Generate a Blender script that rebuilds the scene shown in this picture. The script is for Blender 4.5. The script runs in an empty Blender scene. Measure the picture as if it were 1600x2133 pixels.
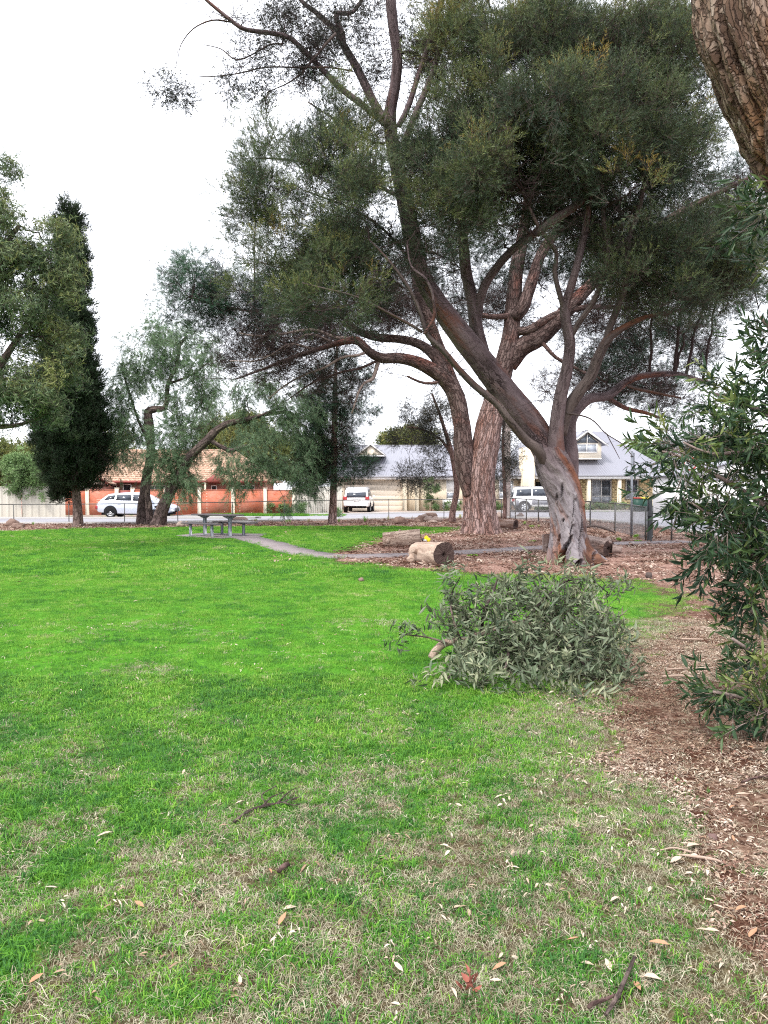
import bpy, math, random
import numpy as np
from mathutils import Vector, Matrix, Euler

random.seed(7); RNG = np.random.default_rng(11)
SC = bpy.context.scene
COL = SC.collection

# ------------------------------------------------------------------ camera, sky, sun, exposure
PITCH = math.radians(1.6)
CAM_H = 1.6
cd = bpy.data.cameras.new('camera'); cam = bpy.data.objects.new('camera', cd); COL.objects.link(cam)
cd.sensor_fit = 'HORIZONTAL'; cd.sensor_width = 36.0; cd.lens = 36.0
cd.clip_start = 0.05; cd.clip_end = 3000
cam.location = (0, 0, CAM_H); cam.rotation_euler = (math.pi/2 - PITCH, 0, 0)
SC.camera = cam

W = bpy.data.worlds.new('World'); SC.world = W; W.use_nodes = True
wn = W.node_tree; wn.nodes.clear()
SUN_EL, SUN_AZ = math.radians(52), math.radians(-55)        # high, left of and behind the camera
sky = wn.nodes.new('ShaderNodeTexSky'); sky.sky_type = 'NISHITA'; sky.sun_disc = False
sky.sun_elevation = SUN_EL; sky.sun_rotation = math.radians(235); sky.dust_density = 2.0
cloud = wn.nodes.new('ShaderNodeMix'); cloud.data_type = 'RGBA'
cloud.inputs['Factor'].default_value = 0.93
cloud.inputs[7].default_value = (9.2, 9.4, 10.0, 1)          # even bright cloud cover
bg = wn.nodes.new('ShaderNodeBackground'); bg.inputs['Strength'].default_value = 0.1
wo = wn.nodes.new('ShaderNodeOutputWorld')
wn.links.new(sky.outputs[0], cloud.inputs[6]); wn.links.new(cloud.outputs[2], bg.inputs[0]); wn.links.new(bg.outputs[0], wo.inputs[0])

sl = bpy.data.lights.new('sun', 'SUN'); sl.energy = 1.6; sl.angle = math.radians(12); sl.color = (1.0, 0.96, 0.9)
so = bpy.data.objects.new('sun', sl); COL.objects.link(so)
so.rotation_euler = (math.radians(38), 0, math.radians(-35)); so.location = (-20, -10, 30)

SC.view_settings.view_transform = 'Standard'; SC.view_settings.look = 'None'
SC.view_settings.exposure = 1.38; SC.view_settings.gamma = 1.0; SC.view_settings.use_curve_mapping = False
SC.render.engine = 'CYCLES'
cy = SC.cycles
cy.max_bounces = 5; cy.diffuse_bounces = 3; cy.glossy_bounces = 2; cy.transmission_bounces = 3; cy.transparent_max_bounces = 4
cy.use_denoising = False; cy.sample_clamp_indirect = 4; cy.filter_width = 1.15
try: cy.denoiser = 'OPENIMAGEDENOISE'
except Exception: pass

# ------------------------------------------------------------------ helpers
F = 1600.0; CP, SP = math.cos(PITCH), math.sin(PITCH)
def P(px, py, D):
    u = (px-800)/F; v = (1066.5-py)/F
    dy = CP+v*SP; dz = v*CP-SP
    return np.array([u*D/dy, D, CAM_H+dz*D/dy])
def G(px, py):
    u = (px-800)/F; v = (1066.5-py)/F
    dy = CP+v*SP; dz = v*CP-SP
    t = -CAM_H/dz
    return np.array([u*t, dy*t, 0.0])

def hsh(ix, iy, iz, s):
    n = (ix*374761393 + iy*668265263 + iz*2147483647 + s*1274126177) & 0xffffffff
    n = ((n ^ (n >> 13))*1274126177) & 0xffffffff
    n = ((n ^ (n >> 16))*2246822519) & 0xffffffff
    return ((n ^ (n >> 15)) & 0xffffff)/float(0xffffff)
def vn(x, y, z=0.0, s=0):
    x = np.asarray(x, float); y = np.asarray(y, float)+0*x; z = np.asarray(z, float)+0*x
    fx, fy, fz = np.floor(x), np.floor(y), np.floor(z)
    ix, iy, iz = fx.astype(np.int64), fy.astype(np.int64), fz.astype(np.int64)
    a, b, c = x-fx, y-fy, z-fz
    a, b, c = a*a*(3-2*a), b*b*(3-2*b), c*c*(3-2*c)
    r = 0
    for i in (0, 1):
        for j in (0, 1):
            for k in (0, 1):
                r = r + hsh(ix+i, iy+j, iz+k, s)*(a if i else 1-a)*(b if j else 1-b)*(c if k else 1-c)
    return r
def fbm(x, y, z=0.0, s=0, o=4):
    r, a, t = 0, 0.5, 0
    for k in range(o):
        r = r + a*vn(np.asarray(x)*2**k, np.asarray(y)*2**k, np.asarray(z)*2**k, s+k*17); t += a; a *= 0.5
    return r/t
def sst(x, a, b):
    t = np.clip((x-a)/(b-a), 0, 1); return t*t*(3-2*t)
def nrm(v):
    return v/np.maximum(np.linalg.norm(v, axis=-1, keepdims=True), 1e-9)

def tag(o, label=None, cat=None, group=None, kind=None):
    if label: o['label'] = label
    if cat: o['category'] = cat
    if group: o['group'] = group
    if kind: o['kind'] = kind
    return o

def mk(name, V, Q=None, T=None, mats=(), mi=None, smooth=False, attrs=None):
    """mesh from numpy: V (n,3), quads Q, tris T; mi = material index per face (quads first)"""
    V = np.asarray(V, np.float32).reshape(-1, 3)
    Q = np.zeros((0, 4), np.int32) if Q is None or len(Q) == 0 else np.asarray(Q, np.int32)
    T = np.zeros((0, 3), np.int32) if T is None or len(T) == 0 else np.asarray(T, np.int32)
    me = bpy.data.meshes.new(name)
    me.vertices.add(len(V)); me.vertices.foreach_set('co', V.ravel())
    nl = Q.size+T.size
    me.loops.add(nl); me.loops.foreach_set('vertex_index', np.concatenate([Q.ravel(), T.ravel()]))
    nf = len(Q)+len(T); me.polygons.add(nf)
    tot = np.concatenate([np.full(len(Q), 4), np.full(len(T), 3)]).astype(np.int32)
    me.polygons.foreach_set('loop_start', (np.cumsum(tot)-tot).astype(np.int32))
    me.polygons.foreach_set('loop_total', tot)
    if smooth: me.polygons.foreach_set('use_smooth', np.ones(nf, bool))
    for m in mats: me.materials.append(m)
    if mi is not None: me.polygons.foreach_set('material_index', np.asarray(mi, np.int32))
    for k, v in (attrs or {}).items():
        v = np.asarray(v, np.float32)
        if v.ndim == 1:
            a = me.attributes.new(k, 'FLOAT', 'POINT'); a.data.foreach_set('value', v)
        else:
            a = me.attributes.new(k, 'FLOAT_VECTOR', 'POINT'); a.data.foreach_set('vector', v.ravel())
    me.update(calc_edges=True); me.validate()
    return me

def link(name, me, parent=None, loc=(0, 0, 0), rot=None):
    o = bpy.data.objects.new(name, me); COL.objects.link(o); o.location = loc
    if rot is not None: o.rotation_euler = rot
    if parent is not None: o.parent = parent
    return o
def empty(name, loc=(0, 0, 0), rz=0, label=None, cat=None, group=None):
    o = bpy.data.objects.new(name, None); COL.objects.link(o); o.location = loc; o.rotation_euler = (0, 0, rz)
    o.empty_display_size = 0.2
    return tag(o, label, cat, group)
def copy_tree(o, parent=None, label=None):
    c = o.copy(); COL.objects.link(c); c.parent = parent
    if label: c['label'] = label
    for ch in list(o.children): copy_tree(ch, c)
    return c

class MB:
    """collects simple solids into one mesh"""
    def __init__(s): s.V = []; s.Q = []; s.T = []; s.n = 0
    def add(s, V, Q=(), T=()):
        V = np.asarray(V, float).reshape(-1, 3)
        s.V.append(V)
        if len(Q): s.Q.append(np.asarray(Q)+s.n)
        if len(T): s.T.append(np.asarray(T)+s.n)
        s.n += len(V); return s
    def box(s, x0, x1, y0, y1, z0, z1, M=None):
        V = np.array([[x, y, z] for z in (z0, z1) for y in (y0, y1) for x in (x0, x1)], float)
        if M is not None: V = V @ np.array(M.to_3x3()).T + np.array(M.translation)
        return s.add(V, [[0, 2, 3, 1], [4, 5, 7, 6], [0, 1, 5, 4], [2, 6, 7, 3], [0, 4, 6, 2], [1, 3, 7, 5]])
    def cham(s, x0, x1, y0, y1, z0, z1, c=0.01):
        """box with chamfered edges"""
        lo = np.array([x0, y0, z0]); hi = np.array([x1, y1, z1]); V = []; idx = {}
        for cx in (0, 1):
            for cyy in (0, 1):
                for cz in (0, 1):
                    for ax in range(3):
                        p = np.array([hi[i] if (cx, cyy, cz)[i] else lo[i] for i in range(3)], float)
                        for i in range(3):
                            if i != ax: p[i] += -c if (cx, cyy, cz)[i] else c
                        idx[(cx, cyy, cz, ax)] = len(V); V.append(p)
        Q = []; T = []
        for ax in range(3):
            b, d = [i for i in range(3) if i != ax]
            for v in (0, 1):
                f = []
                for q in ((0, 0), (1, 0), (1, 1), (0, 1)):
                    k = [0, 0, 0]; k[ax] = v; k[b] = q[0]; k[d] = q[1]; f.append(idx[tuple(k)+(ax,)])
                Q.append(f)
            for q in ((0, 0), (0, 1), (1, 0), (1, 1)):
                k0 = [0, 0, 0]; k0[b], k0[d] = q; k1 = list(k0); k1[ax] = 1
                Q.append([idx[tuple(k0)+(b,)], idx[tuple(k1)+(b,)], idx[tuple(k1)+(d,)], idx[tuple(k0)+(d,)]])
        for k in [(a, b, c_) for a in (0, 1) for b in (0, 1) for c_ in (0, 1)]:
            T.append([idx[k+(0,)], idx[k+(1,)], idx[k+(2,)]])
        return s.add(V, Q, T)
    def cyl(s, a, b, r0, r1=None, seg=10, cap=True):
        a = np.array(a, float); b = np.array(b, float); r1 = r0 if r1 is None else r1
        t = nrm(b-a); u = nrm(np.cross(t, [0, 0, 1] if abs(t[2]) < 0.9 else [1, 0, 0])); v = np.cross(t, u)
        an = np.arange(seg)/seg*2*math.pi
        ring = np.cos(an)[:, None]*u+np.sin(an)[:, None]*v
        V = np.vstack([a+ring*r0, b+ring*r1, a[None], b[None]])
        i = np.arange(seg); j = (i+1) % seg
        Q = np.stack([i, j, j+seg, i+seg], 1)
        T = np.vstack([np.stack([j, i, i*0+2*seg], 1), np.stack([i+seg, j+seg, i*0+2*seg+1], 1)]) if cap else []
        return s.add(V, Q, T)
    def poly(s, pts, d):
        """convex polygon pts extruded by vector d"""
        pts = np.asarray(pts, float); n = len(pts); d = np.asarray(d, float)
        V = np.vstack([pts, pts+d, pts.mean(0)[None], (pts+d).mean(0)[None]])
        i = np.arange(n); j = (i+1) % n
        return s.add(V, np.stack([i, j, j+n, i+n], 1), np.vstack([np.stack([j, i, i*0+2*n], 1), np.stack([i+n, j+n, i*0+2*n+1], 1)]))
    def mesh(s, name, mat, smooth=False):
        V = np.vstack(s.V); Q = np.vstack(s.Q) if s.Q else None; T = np.vstack(s.T) if s.T else None
        return mk(name, V, Q, T, [mat], smooth=smooth)
    def build(s, name, mat, parent=None, loc=(0, 0, 0), rot=None, smooth=False, off=None):
        if off is not None: s.V = [v-np.asarray(off, float) for v in s.V]
        return link(name, s.mesh(name, mat, smooth), parent, loc, rot)

# ------------------------------------------------------------------ materials
class NT:
    def __init__(s, name):
        s.m = bpy.data.materials.new(name); s.m.use_nodes = True; s.t = s.m.node_tree; s.t.nodes.clear()
        s.out = s.n('ShaderNodeOutputMaterial')
    def n(s, t, **k):
        o = s.t.nodes.new(t)
        for a, b in k.items(): setattr(o, a, b)
        return o
    def l(s, a, b): s.t.links.new(a, b); return s
    def pr(s, color=None, rough=0.7, spec=0.3, metal=0.0):
        p = s.n('ShaderNodeBsdfPrincipled'); p.inputs['Roughness'].default_value = rough
        p.inputs['Specular IOR Level'].default_value = spec; p.inputs['Metallic'].default_value = metal
        if color is not None: s.setc(p.inputs['Base Color'], color)
        s.l(p.outputs[0], s.out.inputs[0]); return p
    def setc(s, sock, c):
        if hasattr(c, 'is_linked'): s.l(c, sock)
        elif isinstance(c, (int, float)): sock.default_value = c
        else: sock.default_value = (*c[:3], 1) if len(sock.default_value) == 4 else tuple(c)
    def noise(s, vec=None, scale=5, detail=4, rough=0.6, out=0, sc=None):
        o = s.n('ShaderNodeTexNoise'); o.inputs['Scale'].default_value = scale; o.inputs['Detail'].default_value = detail
        o.inputs['Roughness'].default_value = rough
        if vec is not None:
            if sc is not None: vec = s.mapv(vec, sc)
            s.l(vec, o.inputs['Vector'])
        return o.outputs[out]
    def mapv(s, vec, sc, off=(0, 0, 0)):
        m = s.n('ShaderNodeMapping'); m.inputs['Scale'].default_value = sc; m.inputs['Location'].default_value = off
        s.l(vec, m.inputs[0]); return m.outputs[0]
    def ramp(s, fac, stops):
        r = s.n('ShaderNodeValToRGB'); e = r.color_ramp.elements
        while len(e) < len(stops): e.new(0.5)
        for i, (p, c) in enumerate(stops):
            e[i].position = p; e[i].color = (*c, 1) if len(c) == 3 else c
        s.l(fac, r.inputs[0]); return r.outputs[0]
    def mix(s, fac, a, b, mode='MIX'):
        m = s.n('ShaderNodeMix'); m.data_type = 'RGBA'; m.blend_type = mode; m.clamp_result = False
        s.setc(m.inputs[0], fac); s.setc(m.inputs[6], a); s.setc(m.inputs[7], b); return m.outputs[2]
    def math(s, op, a, b=0.0, clamp=False):
        m = s.n('ShaderNodeMath', operation=op, use_clamp=clamp)
        s.setc(m.inputs[0], a); s.setc(m.inputs[1], b); return m.outputs[0]
    def rng(s, v, a, b, c=0.0, d=1.0):
        m = s.n('ShaderNodeMapRange'); s.l(v, m.inputs[0])
        for i, q in enumerate((a, b, c, d)): m.inputs[i+1].default_value = q
        return m.outputs[0]
    def attr(s, name, kind='GEOMETRY', out='Fac'):
        a = s.n('ShaderNodeAttribute'); a.attribute_name = name; a.attribute_type = kind; return a.outputs[out]
    def pos(s): return s.n('ShaderNodeNewGeometry').outputs['Position']
    def obj(s): return s.n('ShaderNodeTexCoord').outputs['Object']
    def bump(s, p, h, strength=0.5, dist=0.02):
        b = s.n('ShaderNodeBump'); b.inputs['Strength'].default_value = strength; b.inputs['Distance'].default_value = dist
        s.l(h, b.inputs['Height']); s.l(b.outputs[0], p.inputs['Normal']); return b

def simple(name, c, rough=0.6, spec=0.3, metal=0.0, var=0.15, scale=3.0, bump=0.0, sc=None):
    t = NT(name); v = t.obj()
    n = t.noise(v, scale, 5, 0.65, sc=sc)
    dark = tuple(x*(1-var) for x in c); lite = tuple(min(1, x*(1+var)) for x in c)
    p = t.pr(t.mix(n, dark, lite), rough, spec, metal)
    if bump: t.bump(p, t.noise(v, scale*8, 4), bump, 0.01)
    return t.m

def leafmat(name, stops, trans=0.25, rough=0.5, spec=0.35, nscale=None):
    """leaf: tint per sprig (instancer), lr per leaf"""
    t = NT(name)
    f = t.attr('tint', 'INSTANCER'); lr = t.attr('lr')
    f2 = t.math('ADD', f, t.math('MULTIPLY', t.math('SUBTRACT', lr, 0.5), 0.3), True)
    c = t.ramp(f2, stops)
    c = t.mix(t.math('MULTIPLY', t.math('ABSOLUTE', t.math('SUBTRACT', lr, 0.5)), 0.6), c, (0.3, 0.28, 0.2), 'MIX') if spec > 0.3 else c
    p = t.pr(c, rough, spec)
    tr = t.n('ShaderNodeBsdfTranslucent'); t.l(t.mix(0.5, c, (0.3, 0.4, 0.05), 'MULTIPLY'), tr.inputs[0]); t.l(c, tr.inputs[0])
    ms = t.n('ShaderNodeMixShader'); ms.inputs[0].default_value = trans
    t.l(p.outputs[0], ms.inputs[1]); t.l(tr.outputs[0], ms.inputs[2]); t.l(ms.outputs[0], t.out.inputs[0])
    return t.m

def barkmat(name, cols, crack=(0.02, 0.015, 0.012), style='plate', scale=8.0, stretch=0.3, bump=0.9, dist=0.03, patch=None, grey=None):
    t = NT(name); v = t.attr('bc', out='Vector')
    warp = t.n('ShaderNodeVectorMath', operation='MULTIPLY_ADD')
    nz = t.noise(v, 3, 4, 0.7, out=1); t.l(nz, warp.inputs[0]); warp.inputs[1].default_value = (0.16, 0.16, 0.9); t.l(v, warp.inputs[2])
    wv = t.mapv(warp.outputs[0], (1, 1, stretch))
    big = t.noise(v, 1.3, 4, 0.65, sc=(1, 1, 0.4)); fine = t.noise(v, 26, 6, 0.8, sc=(1, 1, stretch*0.7))
    if style == 'plate':
        vo = t.n('ShaderNodeTexVoronoi', feature='DISTANCE_TO_EDGE'); vo.inputs['Scale'].default_value = scale; t.l(wv, vo.inputs['Vector'])
        vc = t.n('ShaderNodeTexVoronoi', feature='F1'); vc.inputs['Scale'].default_value = scale; t.l(wv, vc.inputs['Vector'])
        cell = t.n('ShaderNodeSeparateColor'); t.l(vc.outputs['Color'], cell.inputs[0])
        m1 = t.math('ADD', t.math('MULTIPLY', cell.outputs[0], 0.45), t.math('MULTIPLY', fine, 0.6))
        c = t.ramp(m1, [(0.2+0.6*i/(len(cols)-1), q) for i, q in enumerate(cols)])
        edge = t.rng(t.math('ADD', vo.outputs['Distance'], t.math('MULTIPLY', t.math('SUBTRACT', fine, 0.5), 0.42)), -0.03, 0.14)
        if patch: c = t.mix(t.rng(big, 0.52, 0.68), c, t.mix(fine, tuple(x*0.6 for x in patch), patch))
        c = t.mix(t.math('ADD', t.math('MULTIPLY', edge, 0.8), 0.2), crack, c)
        h = t.math('ADD', t.math('MULTIPLY', edge, 0.7), t.math('MULTIPLY', fine, 0.4))
    else:                                     # smooth gum bark with long streaks and shed strips
        st = t.noise(warp.outputs[0], 7, 5, 0.7, sc=(1, 1, 0.13))
        m1 = t.math('ADD', t.math('MULTIPLY', st, 0.75), t.math('MULTIPLY', fine, 0.3))
        c = t.ramp(m1, [(0.28+0.45*i/(len(cols)-1), q) for i, q in enumerate(cols)])
        if patch: c = t.mix(t.rng(t.noise(v, 2.3, 4, 0.6, sc=(1, 1, 0.18)), 0.54, 0.66), c, t.mix(fine, tuple(x*0.45 for x in patch), patch))
        ck = t.noise(warp.outputs[0], 11, 4, 0.6, sc=(1, 1, 0.12))
        cr = t.rng(t.math('ABSOLUTE', t.math('SUBTRACT', ck, 0.5)), 0.0, 0.035)
        gate = t.rng(big, 0.45, 0.6); cr2 = t.math('MAXIMUM', cr, t.math('SUBTRACT', 1.0, gate))
        c = t.mix(cr2, crack, c)
        h = t.math('ADD', t.math('MULTIPLY', cr2, 0.5), t.math('ADD', t.math('MULTIPLY', st, 0.9), t.math('MULTIPLY', fine, 0.35)))
    c = t.mix(t.attr('pale'), c, t.mix(1.0, c, (1.75, 2.1, 2.15), 'MULTIPLY'))
    rust = t.attr('rust'); c = t.mix(rust, c, t.ramp(t.math('ADD', t.math('MULTIPLY', fine, .5), t.math('MULTIPLY', t.noise(v, 9, 4, .7, sc=(1, 1, .25)), .5)), [(.34, (.035, .018, .014)), (.5, (.10, .048, .033)), (.66, (.24, .125, .08))]))
    if grey: c = t.mix(t.rng(t.noise(v, 0.9, 3), 0.45, 0.6), c, grey, 'MIX')
    p = t.pr(c, 0.85, 0.15); t.bump(p, h, bump, dist); return t.m

# ------------------------------------------------------------------ tubes
def spline(K, step):
    """Catmull-Rom resample of rows (x,y,z,r)"""
    K = np.asarray(K, float)
    if len(K) == 2: K = np.array([K[0], (K[0]+K[1])/2, K[1]])
    E = np.vstack([2*K[0]-K[1], K, 2*K[-1]-K[-2]]); out = []
    for i in range(1, len(E)-2):
        n = max(2, int(np.linalg.norm(E[i+1, :3]-E[i, :3])/step))
        t = (np.arange(n)/n)[:, None]
        a, b, c, d = E[i-1], E[i], E[i+1], E[i+2]
        out.append(0.5*((2*b)+(c-a)*t+(2*a-5*b+4*c-d)*t*t+(3*b-a-3*c+d)*t**3))
    out.append(E[-2][None]); return np.vstack(out)
def tube(K, seg=12, step=0.15, dispf=None, twist=0.0, wob=0.0, seed=0, cap=True):
    S = spline(K, step); C = S[:, :3].copy(); R = np.maximum(S[:, 3], 0.003); n = len(C)
    s = np.concatenate([[0], np.cumsum(np.linalg.norm(np.diff(C, axis=0), axis=1))])
    if wob:
        for a in range(3): C[:, a] += (vn(s*1.3, s*0+a*9, 0, seed)-0.5)*wob*np.minimum(1, s/0.4)
    Tn = nrm(np.gradient(C, axis=0)); u = nrm(np.cross(Tn[0], [0.13, 1, 0.05])); U = np.zeros((n, 3))
    for i in range(n):
        u = nrm(u-Tn[i]*np.dot(u, Tn[i])); U[i] = u
    Vv = np.cross(Tn, U)
    th = np.arange(seg)/seg*2*math.pi; TH, SS = np.meshgrid(th, s); RR = np.repeat(R[:, None], seg, 1)
    if dispf is not None: RR = dispf(TH, SS, RR)
    X = C[:, None]+RR[..., None]*(np.cos(TH)[..., None]*U[:, None]+np.sin(TH)[..., None]*Vv[:, None])
    tt = TH+twist*SS
    rr = np.mean(R)
    bc = np.stack([np.cos(tt)*rr, np.sin(tt)*rr, SS+seed*3.7], -1).reshape(-1, 3)
    i = np.arange(n-1)[:, None]*seg; j = np.arange(seg)[None]; k = (j+1) % seg
    Q = np.stack([i+j, i+k, i+seg+k, i+seg+j], -1).reshape(-1, 4)
    V = X.reshape(-1, 3); T = None
    if cap:
        V = np.vstack([V, C[-1]+Tn[-1]*R[-1]*0.3, C[0]]); bc = np.vstack([bc, bc[-1:], bc[:1]]); m = len(V)
        a = np.arange(seg); b = (a+1) % seg; o = (n-1)*seg
        T = np.vstack([np.stack([o+a, o+b, a*0+m-2], 1), np.stack([b, a, a*0+m-1], 1)])
    return V, Q, T, bc, C, R
def btubes(Pt, R, seg=4):
    """batch of tubes: Pt (T,K,3), R (T,K)"""
    Tn = nrm(np.gradient(Pt, axis=1)); ref = nrm(np.cross(Pt[:, -1]-Pt[:, 0], [0.3, 0.2, 1.0]))[:, None]
    U = nrm(ref-Tn*np.sum(ref*Tn, -1, keepdims=True)); Vv = np.cross(Tn, U)
    th = np.arange(seg)/seg*2*math.pi; n, K = R.shape
    X = Pt[:, :, None]+R[:, :, None, None]*(np.cos(th)[None, None, :, None]*U[:, :, None]+np.sin(th)[None, None, :, None]*Vv[:, :, None])
    i = (np.arange(n)*K*seg)[:, None, None]+(np.arange(K-1)*seg)[None, :, None]; j = np.arange(seg)[None, None]; k = (j+1) % seg
    Q = np.stack([i+j, i+k, i+seg+k, i+seg+j], -1).reshape(-1, 4)
    V = X.reshape(-1, 3)
    bc = np.stack([np.repeat(np.arange(n)*0.37, K*seg), np.tile(th, n*K)*0.02, np.repeat(np.tile(np.arange(K)*0.1, n), seg)], -1)
    return V, Q, bc

# ------------------------------------------------------------------ leaves and sprigs
def leaves(base, d, nv, L, Wd, hi=False, bend=0.1):
    base = np.asarray(base); d = nrm(d); side = nrm(np.cross(d, nv)); nv = np.cross(side, d)
    L = np.asarray(L)[:, None]; Wd = np.asarray(Wd)[:, None]; N = len(base)
    if not hi:
        V = np.stack([base, base+d*L*0.45+side*Wd/2+nv*L*bend*0.3, base+d*L-nv*L*bend, base+d*L*0.45-side*Wd/2+nv*L*bend*0.3], 1)
        Q = np.arange(N)[:, None]*4+np.array([0, 1, 2, 3])
        return V.reshape(-1, 3), Q, None, 4
    c = lambda t: base+d*L*t-nv*L*bend*(t*t)*1.5
    up = nv*Wd*0.22
    V = np.stack([base, c(.28)+side*Wd*.42+up, c(.28), c(.28)-side*Wd*.42+up, c(.6)+side*Wd*.45+up, c(.6), c(.6)-side*Wd*.45+up, c(1.0)], 1)
    i = np.arange(N)[:, None]*8
    T = np.vstack([i+np.array(q) for q in ([0, 1, 2], [0, 2, 3], [4, 7, 5], [5, 7, 6])])
    Q = np.vstack([i+np.array(q) for q in ([1, 4, 5, 2], [2, 5, 6, 3])])
    return V.reshape(-1, 3), Q, T, 8

def sprig(name, mats, n=30, length=0.35, ll=0.06, lw=0.007, spread=0.8, hi=False, droop=0.0, subs=3, stem=0.003, bend=0.1, seed=0, tipbias=0.6, flat=0.0, subsp=0.6):
    r = np.random.default_rng(seed+100)
    stems = []
    for k in range(subs):
        a = k/subs*6.28+r.uniform(0, 1); ln = length*(1.0 if k == 0 else r.uniform(0.5, 0.85)); sp = 0 if k == 0 else subsp
        e = np.array([math.cos(a)*sp*ln, math.sin(a)*sp*ln*(1-flat), ln*(1-0.3*sp)-droop*ln*sp])
        t = np.linspace(0, 1, 5)[:, None]; pts = e*t; pts[:, 2] -= droop*length*(t[:, 0]**2)
        stems.append(pts)
    Pt = np.stack(stems); R = np.tile(np.linspace(stem, stem*0.4, 5), (subs, 1))
    sv, sq, _ = btubes(Pt, R, 3)
    si = r.integers(0, subs, n); t = r.uniform(0, 1, n)**tipbias*4; i0 = np.minimum(t.astype(int), 3); f = (t-i0)[:, None]
    base = Pt[si, i0]*(1-f)+Pt[si, i0+1]*f; ax = nrm(Pt[si, i0+1]-Pt[si, i0])
    rd = nrm(np.cross(ax, r.normal(size=(n, 3)))); d = nrm(ax*r.uniform(0.3, 1.0, n)[:, None]+rd*spread*r.uniform(0.5, 1.2, n)[:, None]+np.array([0, 0, -droop*1.3]))
    nv = r.normal(size=(n, 3)); nv[:, 2] += 0.6
    lv, lq, lt, per = leaves(base, d, nrm(nv), ll*r.uniform(0.6, 1.25, n), lw*r.uniform(0.7, 1.25, n), hi, bend)
    V = np.vstack([lv, sv]); no = len(lv)
    Q = np.vstack([lq, sq+no]); lr = np.concatenate([np.repeat(r.uniform(0, 1, n), per), np.zeros(len(sv))])
    mi = [0]*len(lq)+[1]*len(sq)+([0]*len(lt) if lt is not None else [])
    return mk(name, V, Q, lt, mats, mi, smooth=hi, attrs={'lr': lr})

PROTO = {}
def protos(key, meshes):
    c = bpy.data.collections.new(key)
    for i, m in enumerate(meshes):
        o = bpy.data.objects.new('%s_%02d' % (key, i), m); c.objects.link(o)
    PROTO[key] = (c, len(meshes)); return c

def gn_tree(coll):
    g = bpy.data.node_groups.new('scatter_'+coll.name, 'GeometryNodeTree')
    g.interface.new_socket('Geometry', in_out='INPUT', socket_type='NodeSocketGeometry')
    g.interface.new_socket('Geometry', in_out='OUTPUT', socket_type='NodeSocketGeometry')
    N = g.nodes; i = N.new('NodeGroupInput'); o = N.new('NodeGroupOutput')
    ip = N.new('GeometryNodeInstanceOnPoints'); ci = N.new('GeometryNodeCollectionInfo')
    ci.inputs['Collection'].default_value = coll; ci.inputs['Separate Children'].default_value = True; ci.inputs['Reset Children'].default_value = True
    def na(nm, ty):
        a = N.new('GeometryNodeInputNamedAttribute'); a.data_type = ty; a.inputs['Name'].default_value = nm; return a.outputs['Attribute']
    L = g.links.new
    L(i.outputs[0], ip.inputs['Points']); L(ci.outputs[0], ip.inputs['Instance']); ip.inputs['Pick Instance'].default_value = True
    L(na('idx', 'INT'), ip.inputs['Instance Index']); L(na('rot', 'FLOAT_VECTOR'), ip.inputs['Rotation']); L(na('scl', 'FLOAT'), ip.inputs['Scale'])
    L(ip.outputs[0], o.inputs[0]); return g
GT = {}
def scatter(name, key, pts, rot, scl, tint, parent=None, origin=(0, 0, 0), idx=None):
    coll, n = PROTO[key]; pts = np.asarray(pts, float)-np.asarray(origin, float); N = len(pts)
    me = bpy.data.meshes.new(name); me.vertices.add(N); me.vertices.foreach_set('co', pts.astype(np.float32).ravel())
    idx = RNG.integers(0, n, N) if idx is None else idx
    for nm, ty, v in (('rot', 'FLOAT_VECTOR', rot), ('scl', 'FLOAT', scl), ('tint', 'FLOAT', tint)):
        a = me.attributes.new(nm, ty, 'POINT'); a.data.foreach_set('vector' if ty == 'FLOAT_VECTOR' else 'value', np.asarray(v, np.float32).ravel())
    a = me.attributes.new('idx', 'INT', 'POINT'); a.data.foreach_set('value', np.asarray(idx, np.int32))
    for m in coll.objects[0].data.materials: me.materials.append(m)
    o = link(name, me, parent, (0, 0, 0) if parent is not None else origin)
    if key not in GT: GT[key] = gn_tree(coll)
    md = o.modifiers.new('scatter', 'NODES'); md.node_group = GT[key]
    o['kind'] = 'stuff'; return o
def eul(d, roll=None):
    """euler XYZ turning +Z onto d with a random roll about it"""
    d = nrm(d); n = len(d); roll = RNG.uniform(0, 6.28, n) if roll is None else roll
    th = np.arccos(np.clip(d[:, 2], -1, 1)); ph = np.arctan2(d[:, 1], d[:, 0])
    cr, sr, ct, st, cp, sp = np.cos(roll), np.sin(roll), np.cos(th), np.sin(th), np.cos(ph), np.sin(ph)
    # R = Rz(ph) Ry(th) Rz(roll)
    r00 = cp*ct*cr-sp*sr; r10 = sp*ct*cr+cp*sr; r20 = -st*cr
    r21 = st*sr; r22 = ct
    return np.stack([np.arctan2(r21, r22), -np.arcsin(np.clip(r20, -1, 1)), np.arctan2(r10, r00)], -1)

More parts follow.
